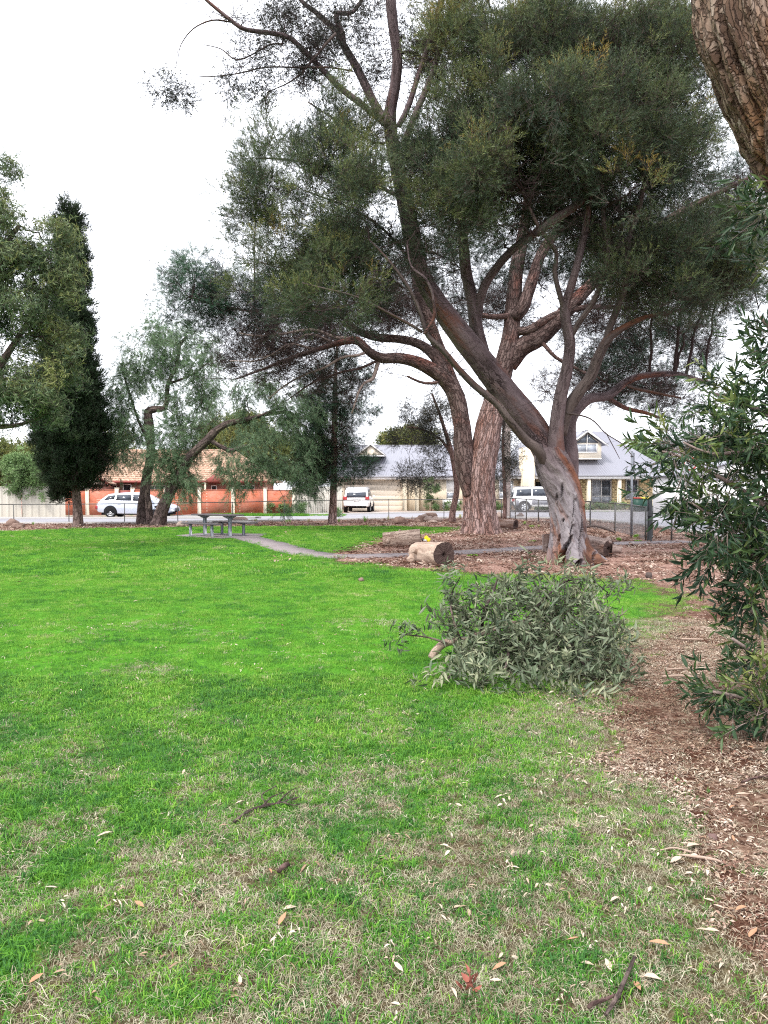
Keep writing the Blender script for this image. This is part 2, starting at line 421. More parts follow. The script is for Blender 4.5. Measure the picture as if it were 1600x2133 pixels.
# ================================================================== GROUND
def gpoly(pts): return np.array([G(a, b)[:2] for a, b in pts])
def sdist(x, y, poly):
    """signed distance to polygon, positive inside"""
    d = np.full(x.shape, 1e9); ins = np.zeros(x.shape, bool); n = len(poly)
    for i in range(n):
        a, b = poly[i], poly[(i+1) % n]; e = b-a
        t = np.clip(((x-a[0])*e[0]+(y-a[1])*e[1])/(e @ e+1e-9), 0, 1)
        d = np.minimum(d, np.hypot(x-a[0]-e[0]*t, y-a[1]-e[1]*t))
        c = (a[1] > y) != (b[1] > y)
        with np.errstate(divide='ignore', invalid='ignore'):
            ins ^= c & (x < (b[0]-a[0])*(y-a[1])/(b[1]-a[1])+a[0])
    return np.where(ins, d, -d)
LAWN = gpoly([(-2600, 1112), (0, 1106), (160, 1101), (300, 1099), (520, 1097), (750, 1096), (960, 1099), (945, 1108), (870, 1115), (800, 1122),
              (760, 1140), (720, 1152), (735, 1168), (800, 1176), (900, 1184), (1010, 1193), (1180, 1198), (1300, 1203), (1400, 1222), (1470, 1247),
              (1440, 1290), (1420, 1320), (1330, 1350), (1290, 1420), (1240, 1480), (1290, 1530), (1340, 1600), (1400, 1680), (1405, 1750), (1480, 1830),
              (1580, 1930), (1720, 2060)])
LAWN = np.vstack([LAWN, [[1.4, 1.2], [1.4, -6], [-25, -6]]])
def slab_dist(x, y): return sdist(x, y, gpoly([(372, 1117), (420, 1112.5), (556, 1114), (530, 1121), (440, 1122)]))
PATH = np.array([G(*q)[:2] for q in [(500, 1117), (560, 1132), (620, 1149), (690, 1159.5), (780, 1158.5), (870, 1156), (1000, 1149), (1120, 1142), (1240, 1135), (1350, 1130.5), (1440, 1129)]])
PATH = spline(np.hstack([PATH, np.zeros((len(PATH), 2))]), 0.4)[:, :2]
def path_dist(x, y):
    d = np.full(x.shape, 1e9)
    for a, b in zip(PATH[:-1:2], PATH[2::2]):
        e = b-a; t = np.clip(((x-a[0])*e[0]+(y-a[1])*e[1])/(e @ e+1e-9), 0, 1)
        d = np.minimum(d, np.hypot(x-a[0]-e[0]*t, y-a[1]-e[1]*t))
    return d
def masks(x, y):
    """grass cover 0..1 and dryness 0..1 at ground points"""
    x = np.asarray(x, float); y = np.asarray(y, float); D = np.maximum(y, 0.5)
    sd = sdist(x, y, LAWN); w = 0.16+0.05*np.minimum(D, 8)
    sd = sd+(fbm(x*2.2, y*2.2, 0, 3)-0.5)*w*2.4+(fbm(x*0.7, y*0.7, 0, 5)-0.5)*0.8*np.minimum(1, D/8)
    g = sst(sd, -w*0.35, w*0.8)
    n1 = fbm(x*1.1, y*1.1, 0, 21, 4); n2 = fbm(x*5, y*5, 0, 31, 3)
    near = sst(D, 6.6, 2.8)
    right = sst(x/D, -0.15, 0.4)
    n3 = fbm(x*2.8, y*2.8, 0, 41, 3)
    dry = near*0.47+near*right*0.2+sst(sd, 1.1, 0.0)*0.75*sst(D, 30, 12)+0.05
    dry = dry+(n1-0.5)*0.35*(0.5+near)+(n2-0.5)*1.3*(0.14+near)+(n3-0.5)*1.0*(0.15+near)
    dry = dry+0.25*sst(fbm(x*0.45, y*0.45, 0, 77, 3), 0.6, 0.75)*sst(D, 13, 7)
    return g, np.clip(dry, 0, 1)
def gz(x, y):
    D = np.maximum(np.abs(y), 0.5); f = sst(D, 16, 9)
    return ((fbm(np.asarray(x)*1.3, np.asarray(y)*1.3, 0, 51, 3)-0.5)*0.07+(fbm(np.asarray(x)*7, np.asarray(y)*7, 0, 52, 2)-0.5)*0.018)*f

ND = [0.4]
while ND[-1] < 50: ND.append(ND[-1]*1.011+0.003)
while ND[-1] < 900: ND.append(ND[-1]*1.12)
ys = np.array([-1200, -200, -40, -10, -3, -0.5]+ND); us = np.linspace(-1, 1, 261); us = np.sign(us)*(np.abs(us)*0.75+np.abs(us)**5*1.2)
YY, UU = np.meshgrid(ys, us, indexing='ij'); XX = UU*np.maximum(np.abs(YY), 1.2)*np.where(np.abs(UU) > 1.2, 1.0, 1.0)
XX[:, 0] = -np.maximum(1200, np.abs(XX[:, 0])); XX[:, -1] = -XX[:, 0]
g_, d_ = masks(XX.ravel(), YY.ravel()); ZZ = gz(XX.ravel(), YY.ravel())
nr, nc = XX.shape; i = np.arange(nr-1)[:, None]*nc; j = np.arange(nc-1)[None]
Qg = np.stack([i+j, i+j+1, i+nc+j+1, i+nc+j], -1).reshape(-1, 4)

t = NT('ground_soil'); v = t.pos()
a = t.noise(v, 1.7, 4, 0.6); b = t.noise(v, 28, 5, 0.75); c_ = t.noise(v, 120, 3, 0.8)
vo = t.n('ShaderNodeTexVoronoi'); vo.inputs['Scale'].default_value = 38; t.l(v, vo.inputs['Vector'])
sp = t.n('ShaderNodeSeparateColor'); t.l(vo.outputs['Color'], sp.inputs[0])
mul = t.ramp(t.math('ADD', t.math('MULTIPLY', sp.outputs[0], 0.6), t.math('MULTIPLY', b, 0.5)),
             [(0.2, (0.05, 0.028, 0.02)), (0.45, (0.13, 0.075, 0.052)), (0.65, (0.22, 0.14, 0.10)), (0.85, (0.34, 0.25, 0.19))])
soil = t.ramp(b, [(0.3, (0.035, 0.015, 0.01)), (0.55, (0.075, 0.03, 0.018)), (0.75, (0.13, 0.06, 0.04))])
mul = t.mix(t.rng(a, 0.42, 0.6), mul, soil)
yy = t.n('ShaderNodeSeparateXYZ'); t.l(v, yy.inputs[0])
mul = t.mix(t.rng(yy.outputs[1], 9, 16), mul, t.ramp(t.math('ADD', t.math('MULTIPLY', sp.outputs[0], 0.5), t.math('MULTIPLY', b, 0.55)),
            [(0.2, (0.13, 0.065, 0.05)), (0.5, (0.26, 0.145, 0.115)), (0.8, (0.40, 0.28, 0.23))]))
gr = t.ramp(b, [(0.3, (0.03, 0.10, 0.01)), (0.55, (0.08, 0.24, 0.02)), (0.75, (0.15, 0.34, 0.03))])
th = t.ramp(t.math('ADD', t.math('MULTIPLY', b, 0.6), t.math('MULTIPLY', c_, 0.4)), [(0.35, (0.03, 0.02, 0.012)), (0.5, (0.085, 0.065, 0.035)), (0.68, (0.24, 0.20, 0.12))])
gg = t.mix(t.rng(t.attr('dry'), 0.1, 0.5), gr, th)
ms = t.rng(t.math('ADD', t.attr('cover'), t.math('MULTIPLY', t.math('SUBTRACT', b, 0.5), 0.8)), 0.3, 0.7)
p = t.pr(t.mix(ms, mul, gg), 0.95, 0.05); t.bump(p, t.math('ADD', b, t.math('MULTIPLY', c_, 0.5)), 0.8, 0.02)
M_ground = t.m
me = mk('ground', np.stack([XX.ravel(), YY.ravel(), ZZ], -1), Qg, None, [M_ground], smooth=True, attrs={'cover': g_, 'dry': d_})
tag(link('ground', me), kind='structure')

# ------------------------------------------------------------------ road, kerb, path, slab, driveway
def asph(name, c0, c1, sc=60, gl=0.9):
    t = NT(name); v = t.pos(); n = t.noise(v, sc, 5, 0.8); b = t.noise(v, 0.6, 4, 0.6)
    p = t.pr(t.mix(t.math('ADD', t.math('MULTIPLY', n, 0.6), t.math('MULTIPLY', b, 0.4)), c0, c1), gl, 0.2); t.bump(p, n, 0.4, 0.005); return t.m
M_road = asph('asphalt', (0.2, 0.195, 0.21), (0.32, 0.315, 0.345), 25)
M_kerb = asph('kerb_concrete', (0.3, 0.29, 0.28), (0.46, 0.44, 0.43), 30)
M_path = asph('path_concrete', (0.15, 0.125, 0.125), (0.29, 0.25, 0.255), 22)
M_dirt = asph('verge_dirt', (0.18, 0.14, 0.11), (0.34, 0.28, 0.24), 20)
NEAR = np.array([G(*q)[:2] for q in [(0, 1092), (300, 1090), (592, 1086), (850, 1081), (1000, 1079.5), (1150, 1081), (1230, 1084), (1350, 1097), (1450, 1110), (1600, 1140), (2300, 1190)]])
NEAR = np.vstack([[-160, 33.5], NEAR, [40, 8], [150, 0]]); FAR = np.vstack([[-160, 41], [G(*q)[:2] for q in [(100, 1081), (300, 1079), (450, 1074.5), (650, 1072.5), (750, 1071.5), (1000, 1066.5), (1230, 1065.5), (1500, 1065), (2100, 1064)]], [160, 70]])
def strip(A, B, z, n=60):
    def rs(K):
        S = K; s = np.concatenate([[0], np.cumsum(np.linalg.norm(np.diff(S, axis=0), axis=1))])
        q = np.linspace(0, s[-1], n); return np.stack([np.interp(q, s, S[:, 0]), np.interp(q, s, S[:, 1])], 1)
    a, b = rs(A), rs(B); V = np.vstack([np.c_[a, np.full(n, z)], np.c_[b, np.full(n, z)]]); i = np.arange(n-1)
    return V, np.stack([i, i+1, n+i+1, n+i], 1)
R2 = NEAR
V_, Q_ = strip(R2, FAR, 0.012, 120); tag(link('road', mk('road', V_, Q_, None, [M_road])), kind='structure')
def kerb(K, name, w=0.16, h=0.11, step=1.0):
    S = spline(np.hstack([K, np.zeros((len(K), 2))]), step)[:, :2]; tn = nrm(np.gradient(S, axis=0)); nn = np.stack([-tn[:, 1], tn[:, 0]], 1); n = len(S)
    prof = [(-w/2, 0), (-w/2, h-0.02), (-w/2+0.02, h), (w/2-0.02, h), (w/2, h-0.02), (w/2, 0)]
    V = np.vstack([np.c_[S+nn*a, np.full(n, z)] for a, z in prof]); i = np.arange(n-1)
    Q = np.vstack([np.stack([k*n+i, k*n+i+1, (k+1)*n+i+1, (k+1)*n+i], 1) for k in range(5)])
    tag(link(name, mk(name, V, Q, None, [M_kerb])), kind='structure')
kerb(NEAR, 'kerb'); kerb(FAR, 'kerb')
# concrete path with sawn joints and the picnic slab
V_, Q_ = strip(PATH[:2], PATH[:2], 0); S = spline(np.hstack([PATH, np.zeros((len(PATH), 2))]), 0.25)[:, :2]
tn = nrm(np.gradient(S, axis=0)); nn = np.stack([-tn[:, 1], tn[:, 0]], 1); mb = MB(); sp_ = root = None
root = empty('path', (S[0, 0], S[0, 1], 0)); tag(root, kind='structure'); k = 0; per = 8
while k < len(S)-2:
    e = min(k+per, len(S)-1); idx = np.arange(k, e+1); w = 0.48; m = len(idx)
    a = S[idx].copy(); a[0] += tn[k]*0.012; a[-1] -= tn[e]*0.012; zz = 0.022+RNG.uniform(-0.003, 0.003)
    V = np.vstack([np.c_[a+nn[idx]*w, np.full(m, 0.0)], np.c_[a+nn[idx]*w, np.full(m, zz)], np.c_[a-nn[idx]*w, np.full(m, zz)], np.c_[a-nn[idx]*w, np.full(m, 0.0)]])
    i = np.arange(m-1); Q = np.vstack([np.stack([q*m+i, q*m+i+1, (q+1)*m+i+1, (q+1)*m+i], 1) for q in range(3)])
    Q = np.vstack([Q, [[0, m, 2*m, 3*m], [m-1, 4*m-1, 3*m-1, 2*m-1]]])
    link('concrete_bay', mk('concrete_bay', V-np.array([S[0, 0], S[0, 1], 0]), Q, None, [M_path]), root); k = e
sl_ = np.c_[gpoly([(366, 1117), (418, 1112.3), (556, 1113.5), (536, 1121), (440, 1122.5)]), np.zeros(5)]
tag(MB().poly(sl_, (0, 0, 0.035)).build('picnic_slab', M_path), kind='structure')
# far side: dirt verge, driveway pavers
vg = gpoly([(-900, 1082), (100, 1080.6), (300, 1078.4), (450, 1074), (650, 1072), (742, 1071)]); vb = np.array([[-70, 52], [-30, 52], [-12, 52], [-8, 52], [-5, 52], [-2, 52]])
V_, Q_ = strip(vg, vb, 0.008, 60); tag(link('verge', mk('verge', V_, Q_, None, [M_dirt])), kind='structure')
t = NT('driveway_pavers'); v = t.pos(); br = t.n('ShaderNodeTexBrick'); br.inputs['Scale'].default_value = 1.0
br.inputs['Brick Width'].default_value = 0.46; br.inputs['Row Height'].default_value = 0.3; br.inputs['Mortar Size'].default_value = 0.02
br.inputs['Color1'].default_value = (0.34, 0.26, 0.22, 1); br.inputs['Color2'].default_value = (0.45, 0.36, 0.31, 1); br.inputs['Mortar'].default_value = (0.22, 0.18, 0.16, 1)
t.l(v, br.inputs['Vector']); t.pr(t.mix(0.4, br.outputs[0], t.mix(t.noise(v, 0.8), (0.3, 0.24, 0.2), (0.46, 0.39, 0.34))), 0.9, 0.1); M_drive = t.m
dv = gpoly([(742, 1071.3), (905, 1068.8)]); V = np.array([[dv[0][0], dv[0][1]+.1, .016], [dv[1][0], dv[1][1]+.1, .016], [2.9, 60.6, .02], [-3.6, 60.6, .02]])
tag(MB().poly(V, (0, 0, 0.02)).build('driveway', M_drive), kind='structure')

# ================================================================== GRASS
M_blade = leafmat('grass_blade', [(0.0, (0.05, 0.145, 0.04)), (0.35, (0.115, 0.305, 0.032)), (0.62, (0.23, 0.41, 0.055)), (0.8, (0.30, 0.38, 0.12)), (1.0, (0.50, 0.44, 0.27))], 0.3, 0.65, 0.12)
M_straw = leafmat('dry_straw', [(0.0, (0.12, 0.095, 0.06)), (0.5, (0.33, 0.30, 0.20)), (1.0, (0.56, 0.52, 0.40))], 0.15, 0.8, 0.1)
def tuft(name, n, rad, h, w, lean, seed, mat, seg2=True):
    r = np.random.default_rng(seed); a = r.uniform(0, 6.28, n); q = rad*np.sqrt(r.uniform(0, 1, n)); b = np.stack([q*np.cos(a), q*np.sin(a), -0.004+0*a], 1)
    az = r.uniform(0, 6.28, n); ln = r.uniform(0.25, 1, n)*lean; hh = h*r.uniform(0.5, 1.25, n)
    o = np.stack([np.cos(az), np.sin(az), 0*az], 1); up = np.array([0, 0, 1.0]); sd = np.stack([-np.sin(az+r.normal(0, .5, n)), np.cos(az), 0*az], 1)
    ww = (w*r.uniform(0.7, 1.3, n))[:, None]; H = hh[:, None]; Ln = ln[:, None]
    mid = b+(o*Ln*0.35+up*0.62)*H; tip = b+(o*Ln+up*np.maximum(0.15, 1-Ln*0.55))*H
    if seg2:
        V = np.stack([b-sd*ww/2, b+sd*ww/2, mid+sd*ww*.42, mid-sd*ww*.42, tip], 1); i = np.arange(n)[:, None]*5
        Q, T = i+np.array([0, 1, 2, 3]), i+np.array([3, 2, 4]); per = 5
    else:
        V = np.stack([b-sd*ww/2, b+sd*ww/2, tip], 1); i = np.arange(n)[:, None]*3; Q, T = None, i+np.array([0, 1, 2]); per = 3
    return mk(name, V.reshape(-1, 3), Q, T, [mat], attrs={'lr': np.repeat(r.uniform(0, 1, n), per)})
protos('grass_near', [tuft('grass_tuft', 22, 0.036, 0.030, 0.0030, 1.5, 1+k, M_blade) for k in range(5)]+[tuft('grass_tuft', 10, 0.025, 0.052, 0.0042, 1.3, 21+k, M_blade) for k in range(2)])
protos('grass_mid', [tuft('grass_patch', 60, 0.10, 0.045, 0.005, 0.9, 41+k, M_blade, False) for k in range(4)])
protos('grass_far', [tuft('grass_patch', 110, 0.26, 0.06, 0.013, 0.8, 51+k, M_blade, False) for k in range(4)])
protos('straw', [tuft('straw_tuft', 16, 0.05, 0.03, 0.0022, 2.6, 61+k, M_straw) for k in range(4)]+[tuft('straw_tuft', 5, 0.05, 0.055, 0.0022, 2.4, 68, M_straw)])
def field(n_, y0, y1, half, power=1.0):
    y = y0+(y1-y0)*RNG.uniform(0, 1, n_)**power; x = RNG.uniform(-1, 1, n_)*(y*half+0.5); return x, y
def dens(y0, y1, half, per_m2):
    area = 2*((y1**2-y0**2)/2*half+0.5*(y1-y0)); n_ = int(area*per_m2)
    yy_ = np.sqrt(RNG.uniform(y0**2, y1**2, n_)); return RNG.uniform(-1, 1, n_)*(yy_*half+0.5), yy_
def tilt_rot(n_, a): return np.stack([RNG.normal(0, a, n_), RNG.normal(0, a, n_), RNG.uniform(0, 6.28, n_)], -1)
def clear(x, y):
    return (path_dist(x, y) > 0.5) & (slab_dist(x, y) < -0.02)
def lay_grass(name, key, y0, y1, per, sc0, sc1, half=0.62, straw=False, zoff=0.0):
    x, y = dens(y0, y1, half, per); g, d = masks(x, y); n2 = fbm(x*9, y*9, 0, 91, 2)
    if straw: keep = RNG.uniform(0, 1, len(x)) < g*np.clip(d*1.3-0.1, 0, 1)+(1-g)*0.10*(y < 12)
    else: keep = RNG.uniform(0, 1, len(x)) < g*np.clip(1.15-d*0.85, 0.12, 1)
    keep &= clear(x, y); x, y, d, g = x[keep], y[keep], d[keep], g[keep]
    patch = fbm(x*0.5, y*0.35, 0, 15, 3); fine = vn(x*3, y*3, 0, 16)
    if straw: tint = np.clip(0.5+RNG.normal(0, 0.25, len(x)), 0, 1)
    else: tint = np.clip(0.36-0.25*sst(y, 8, 2.8)+(patch-0.5)*0.26+(fine-0.5)*0.3+d*0.12+(fbm(x*1.6, y*0.8, 0, 18, 3)-0.5)*0.26+RNG.normal(0, 0.15, len(x))+(RNG.uniform(0, 1, len(x)) < 0.03+0.05*d)*0.4, 0, 1)
    s = RNG.uniform(sc0, sc1, len(x))*(1-0.25*d)*(0.8+0.4*vn(x*2.5, y*2.5, 0, 17))
    o = scatter(name, key, np.stack([x, y, gz(x, y)+zoff], -1), tilt_rot(len(x), 0.12), s, tint); return o
lay_grass('lawn_grass', 'grass_near', 1.6, 6.6, 1900, 0.7, 1.25)
lay_grass('lawn_grass', 'grass_mid', 6.2, 14.5, 200, 0.6, 0.95, 0.66)
lay_grass('lawn_grass', 'grass_far', 14.0, 36, 34, 0.65, 0.95, 0.7)
lay_grass('dry_grass', 'straw', 1.6, 9.5, 1500, 0.6, 1.2, straw=True)

# ------------------------------------------------------------------ litter: dry leaves, bark chips, twigs on the mulch
M_litter = leafmat('leaf_litter', [(0.0, (0.06, 0.034, 0.024)), (0.3, (0.15, 0.085, 0.058)), (0.6, (0.28, 0.19, 0.13)), (0.85, (0.42, 0.33, 0.25)), (1.0, (0.54, 0.46, 0.37))], 0.05, 0.85, 0.1)
M_litter2 = leafmat('bark_mulch', [(0.0, (0.05, 0.026, 0.019)), (0.4, (0.145, 0.075, 0.054)), (0.75, (0.26, 0.165, 0.125)), (1.0, (0.45, 0.36, 0.30))], 0.0, 0.9, 0.1)
def flakes(name, n, rad, L, w, seed, mat, bend=0.25, up=0.12, hi=True):
    r = np.random.default_rng(seed); a = r.uniform(0, 6.28, n); q = rad*np.sqrt(r.uniform(0, 1, n)); b = np.stack([q*np.cos(a), q*np.sin(a), r.uniform(0.003, 0.02, n)], 1)
    az = r.uniform(0, 6.28, n); d = np.stack([np.cos(az), np.sin(az), r.normal(0, up, n)], 1); nv = np.stack([r.normal(0, .3, n), r.normal(0, .3, n), np.ones(n)], 1)
    V, Q, T, per = leaves(b, d, nrm(nv), L*r.uniform(0.5, 1.3, n), w*r.uniform(0.6, 1.4, n), hi, bend)
    return mk(name, V, Q, T, [mat], attrs={'lr': np.repeat(r.uniform(0, 1, n), per)})
protos('litter', [flakes('dry_leaf', 3, 0.05, 0.075, 0.016, 70+k, M_litter) for k in range(4)]+[flakes('dry_leaf', 9, 0.07, 0.075, 0.004, 80+k, M_litter, 0.15, 0.2, False) for k in range(5)])
protos('mulch', [flakes('bark_chip', 14, 0.12, 0.055, 0.02, 90+k, M_litter2, 0.1, 0.2, False) for k in range(4)])
protos('mulch_far', [flakes('bark_chip', 26, 0.3, 0.11, 0.035, 95+k, M_litter2, 0.1, 0.2, False) for k in range(4)])
def lay_litter(name, key, y0, y1, per, tint0, half=0.62, s0=0.6, s1=1.2, ongrass=0.03):
    x, y = dens(y0, y1, half, per); g, d = masks(x, y); n = fbm(x*1.6, y*1.6, 0, 33, 3)
    bare = np.minimum(sst(fbm(x*1.3, y*1.3, 0, 35, 3), 0.68, 0.54), 1-0.85*np.exp(-(((x-1.95)/.42)**2+((y-3.45)/.75)**2)**2))            # bare red soil patches stay open
    keep = RNG.uniform(0, 1, len(x)) < (1-g)*(0.15+0.85*bare)+g*ongrass*(0.4+d*2)
    keep &= (path_dist(x, y) > 0.46) | (RNG.uniform(0, 1, len(x)) < 0.03); keep &= slab_dist(x, y) < 0
    nb = np.array([np.interp(x, NEAR[1:-1, 0], NEAR[1:-1, 1])])[0]; keep &= (y < nb-0.2)
    x, y, n, g = x[keep], y[keep], n[keep], g[keep]
    tint = np.clip(tint0+(n-0.5)*0.7+RNG.normal(0, 0.2, len(x))+g*0.1, 0, 1)
    scatter(name, key, np.stack([x, y, gz(x, y)+0.004+g*0.012], -1), tilt_rot(len(x), 0.15), RNG.uniform(s0, s1, len(x)), tint)
lay_litter('leaf_litter', 'litter', 1.6, 9.5, 1500, 0.62, s0=.22, s1=.7, ongrass=0.03)
lay_litter('bark_mulch', 'mulch', 1.6, 13, 150, 0.55, s0=.22, s1=.6, ongrass=0.0)
lay_litter('bark_mulch', 'mulch_far', 12.5, 44, 15, 0.72, 0.62, 0.6, 1.1, ongrass=0.004)

# ================================================================== TREES
M_twig = simple('twig_bark', (0.10, 0.075, 0.065), 0.9, 0.1, var=0.4, scale=2)
M_twig_dark = simple('dark_twig_bark', (0.05, 0.035, 0.035), 0.9, 0.1, var=0.4, scale=2)
M_twig_pale = simple('pale_twig_bark', (0.26, 0.2, 0.18), 0.9, 0.1, var=0.3, scale=2)
M_euc = barkmat('gum_bark', [(0.06, 0.042, 0.04), (0.15, 0.115, 0.11), (0.26, 0.215, 0.21), (0.44, 0.385, 0.37)], (0.02, 0.012, 0.012), 'smooth', patch=(0.30, 0.10, 0.05), bump=0.9, dist=0.04)
M_eucl = barkmat('gum_upper_bark', [(0.045, 0.032, 0.034), (0.09, 0.065, 0.068), (0.14, 0.105, 0.108), (0.24, 0.19, 0.19)], (0.02, 0.012, 0.012), 'smooth', patch=(0.17, 0.065, 0.04), bump=0.9, dist=0.04)
M_pine_shade = barkmat('pine_limb_bark', [(0.055, 0.034, 0.03), (0.11, 0.072, 0.066), (0.17, 0.12, 0.11), (0.13, 0.095, 0.09)], (0.03, 0.018, 0.016), 'plate', 14, 0.2, 1.0, 0.05, patch=(0.2, 0.08, 0.06))  # pine bark for the limbs, canopy shade darkened into its colours
M_eucd = barkmat('gum_limb_bark', [(0.04, 0.032, 0.032), (0.085, 0.065, 0.06), (0.14, 0.11, 0.10)], (0.015, 0.01, 0.01), 'smooth', patch=(0.16, 0.07, 0.04), bump=0.6, dist=0.02)
M_pine = barkmat('pine_bark', [(0.13, 0.07, 0.06), (0.24, 0.145, 0.125), (0.36, 0.25, 0.23), (0.27, 0.19, 0.18)], (0.05, 0.03, 0.026), 'plate', 14, 0.15, 1.0, 0.05, patch=(0.30, 0.15, 0.115))
M_pined = barkmat('dark_pine_bark', [(0.08, 0.05, 0.045), (0.14, 0.085, 0.075), (0.2, 0.13, 0.12)], (0.02, 0.012, 0.01), 'plate', 11, 0.35, 0.8, 0.03)
M_fgb = barkmat('flaky_bark', [(0.06, 0.04, 0.032), (0.12, 0.075, 0.052), (0.21, 0.145, 0.105), (0.34, 0.27, 0.22)], (0.035, 0.022, 0.017), 'plate', 38, 0.28, 0.9, 0.02, patch=(0.34, 0.17, 0.07))
M_brown = barkmat('grey_brown_bark', [(0.10, 0.07, 0.06), (0.17, 0.125, 0.11), (0.24, 0.18, 0.16)], (0.03, 0.02, 0.018), 'plate', 12, 0.2, 0.9, 0.03)
M_pep = barkmat('pepper_bark', [(0.055, 0.04, 0.04), (0.11, 0.08, 0.075), (0.2, 0.15, 0.13)], (0.02, 0.015, 0.012), 'plate', 8, 0.3, 0.9, 0.04)

G_fine = leafmat('fine_leaf', [(0.0, (0.026, 0.046, 0.032)), (0.35, (0.056, 0.09, 0.048)), (0.65, (0.125, 0.16, 0.06)), (0.85, (0.21, 0.23, 0.065)), (1.0, (0.27, 0.18, 0.04))], 0.28, 0.5, 0.3)
G_pine = leafmat('pine_needle', [(0.0, (0.016, 0.03, 0.022)), (0.4, (0.028, 0.058, 0.036)), (0.7, (0.05, 0.13, 0.075)), (1.0, (0.09, 0.18, 0.09))], 0.12, 0.55, 0.25)
G_pined = leafmat('dead_needle', [(0.0, (0.03, 0.02, 0.018)), (1.0, (0.13, 0.08, 0.06))], 0.1, 0.7, 0.1)
G_cyp = leafmat('cypress_scale', [(0.0, (0.014, 0.028, 0.014)), (0.6, (0.03, 0.055, 0.024)), (1.0, (0.06, 0.09, 0.035))], 0.08, 0.6, 0.2)
G_pep = leafmat('pepper_leaf', [(0.0, (0.05, 0.10, 0.05)), (0.5, (0.125, 0.22, 0.115)), (1.0, (0.27, 0.38, 0.22))], 0.3, 0.55, 0.25)
G_gum = leafmat('gum_leaf', [(0.0, (0.036, 0.07, 0.038)), (0.4, (0.08, 0.13, 0.065)), (0.75, (0.17, 0.225, 0.10)), (1.0, (0.28, 0.30, 0.10))], 0.25, 0.5, 0.29)
G_dark = leafmat('dark_small_leaf', [(0.0, (0.018, 0.024, 0.018)), (0.6, (0.045, 0.05, 0.038)), (1.0, (0.13, 0.11, 0.07))], 0.15, 0.5, 0.3)
G_bush = leafmat('bright_bush_leaf', [(0.0, (0.04, 0.10, 0.025)), (0.5, (0.10, 0.22, 0.055)), (1.0, (0.25, 0.40, 0.14))], 0.25, 0.45, 0.4)
G_fgl = leafmat('glossy_lance_leaf', [(0.0, (0.016, 0.038, 0.02)), (0.4, (0.034, 0.07, 0.03)), (0.75, (0.08, 0.13, 0.035)), (1.0, (0.18, 0.21, 0.06))], 0.2, 0.45, 0.29)
G_cut = leafmat('wilting_leaf', [(0.0, (0.03, 0.052, 0.03)), (0.45, (0.075, 0.115, 0.06)), (0.8, (0.14, 0.18, 0.10)), (1.0, (0.24, 0.26, 0.15))], 0.12, 0.5, 0.35)
G_yel = leafmat('yellow_green_leaf', [(0.0, (0.07, 0.10, 0.03)), (0.6, (0.15, 0.18, 0.05)), (1.0, (0.26, 0.25, 0.08))], 0.25, 0.5, 0.3)

protos('fine', [sprig('fine_sprig', [G_fine, M_twig], 90, 0.42, 0.085, 0.0085, 0.55, subs=5, seed=k, subsp=0.55) for k in range(4)])
protos('pine', [sprig('needle_sprig', [G_pine, M_twig_dark], 110, 0.34, 0.10, 0.006, 0.75, subs=5, seed=10+k, tipbias=0.5, subsp=0.8) for k in range(4)])
protos('dead', [sprig('dead_sprig', [G_pined, M_twig_dark], 30, 0.6, 0.07, 0.006, 0.8, subs=11, seed=15+k, droop=0.25, stem=0.004, subsp=1.1) for k in range(3)])
protos('cypress', [sprig('cypress_sprig', [G_cyp, M_twig_dark], 90, 0.42, 0.07, 0.018, 0.5, subs=5, seed=20+k, subsp=0.4) for k in range(4)])
protos('pepper', [sprig('pepper_sprig', [G_pep, M_twig], 80, 0.5, 0.075, 0.010, 0.9, subs=3, seed=30+k, droop=0.0, tipbias=0.9, subsp=0.22) for k in range(4)])
protos('gum', [sprig('gum_sprig', [G_gum, M_twig], 34, 0.42, 0.13, 0.019, 0.6, subs=4, seed=40+k, droop=0.5, subsp=0.8) for k in range(4)])
protos('darkleaf', [sprig('small_sprig', [G_dark, M_twig_dark], 50, 0.4, 0.06, 0.018, 0.9, subs=4, seed=50+k, subsp=0.9) for k in range(3)])
protos('bush', [sprig('bush_sprig', [G_bush, M_twig], 40, 0.32, 0.10, 0.032, 0.9, subs=4, seed=60+k, subsp=0.9) for k in range(3)])
protos('yellow', [sprig('yellow_sprig', [G_yel, M_twig], 40, 0.45, 0.14, 0.045, 0.9, subs=4, seed=65+k, subsp=0.9) for k in range(3)])
protos('lance', [sprig('lance_sprig', [G_fgl, M_twig_pale], 15, 0.24, 0.105, 0.0195, 0.7, True, subs=2, seed=70+k, stem=0.0018, bend=0.12, subsp=0.5) for k in range(5)])
protos('cut', [sprig('cut_sprig', [G_cut, M_twig], 14, 0.24, 0.10, 0.0205, 0.8, True, subs=2, seed=80+k, droop=0.3, stem=0.002, bend=0.18, subsp=0.6) for k in range(5)])

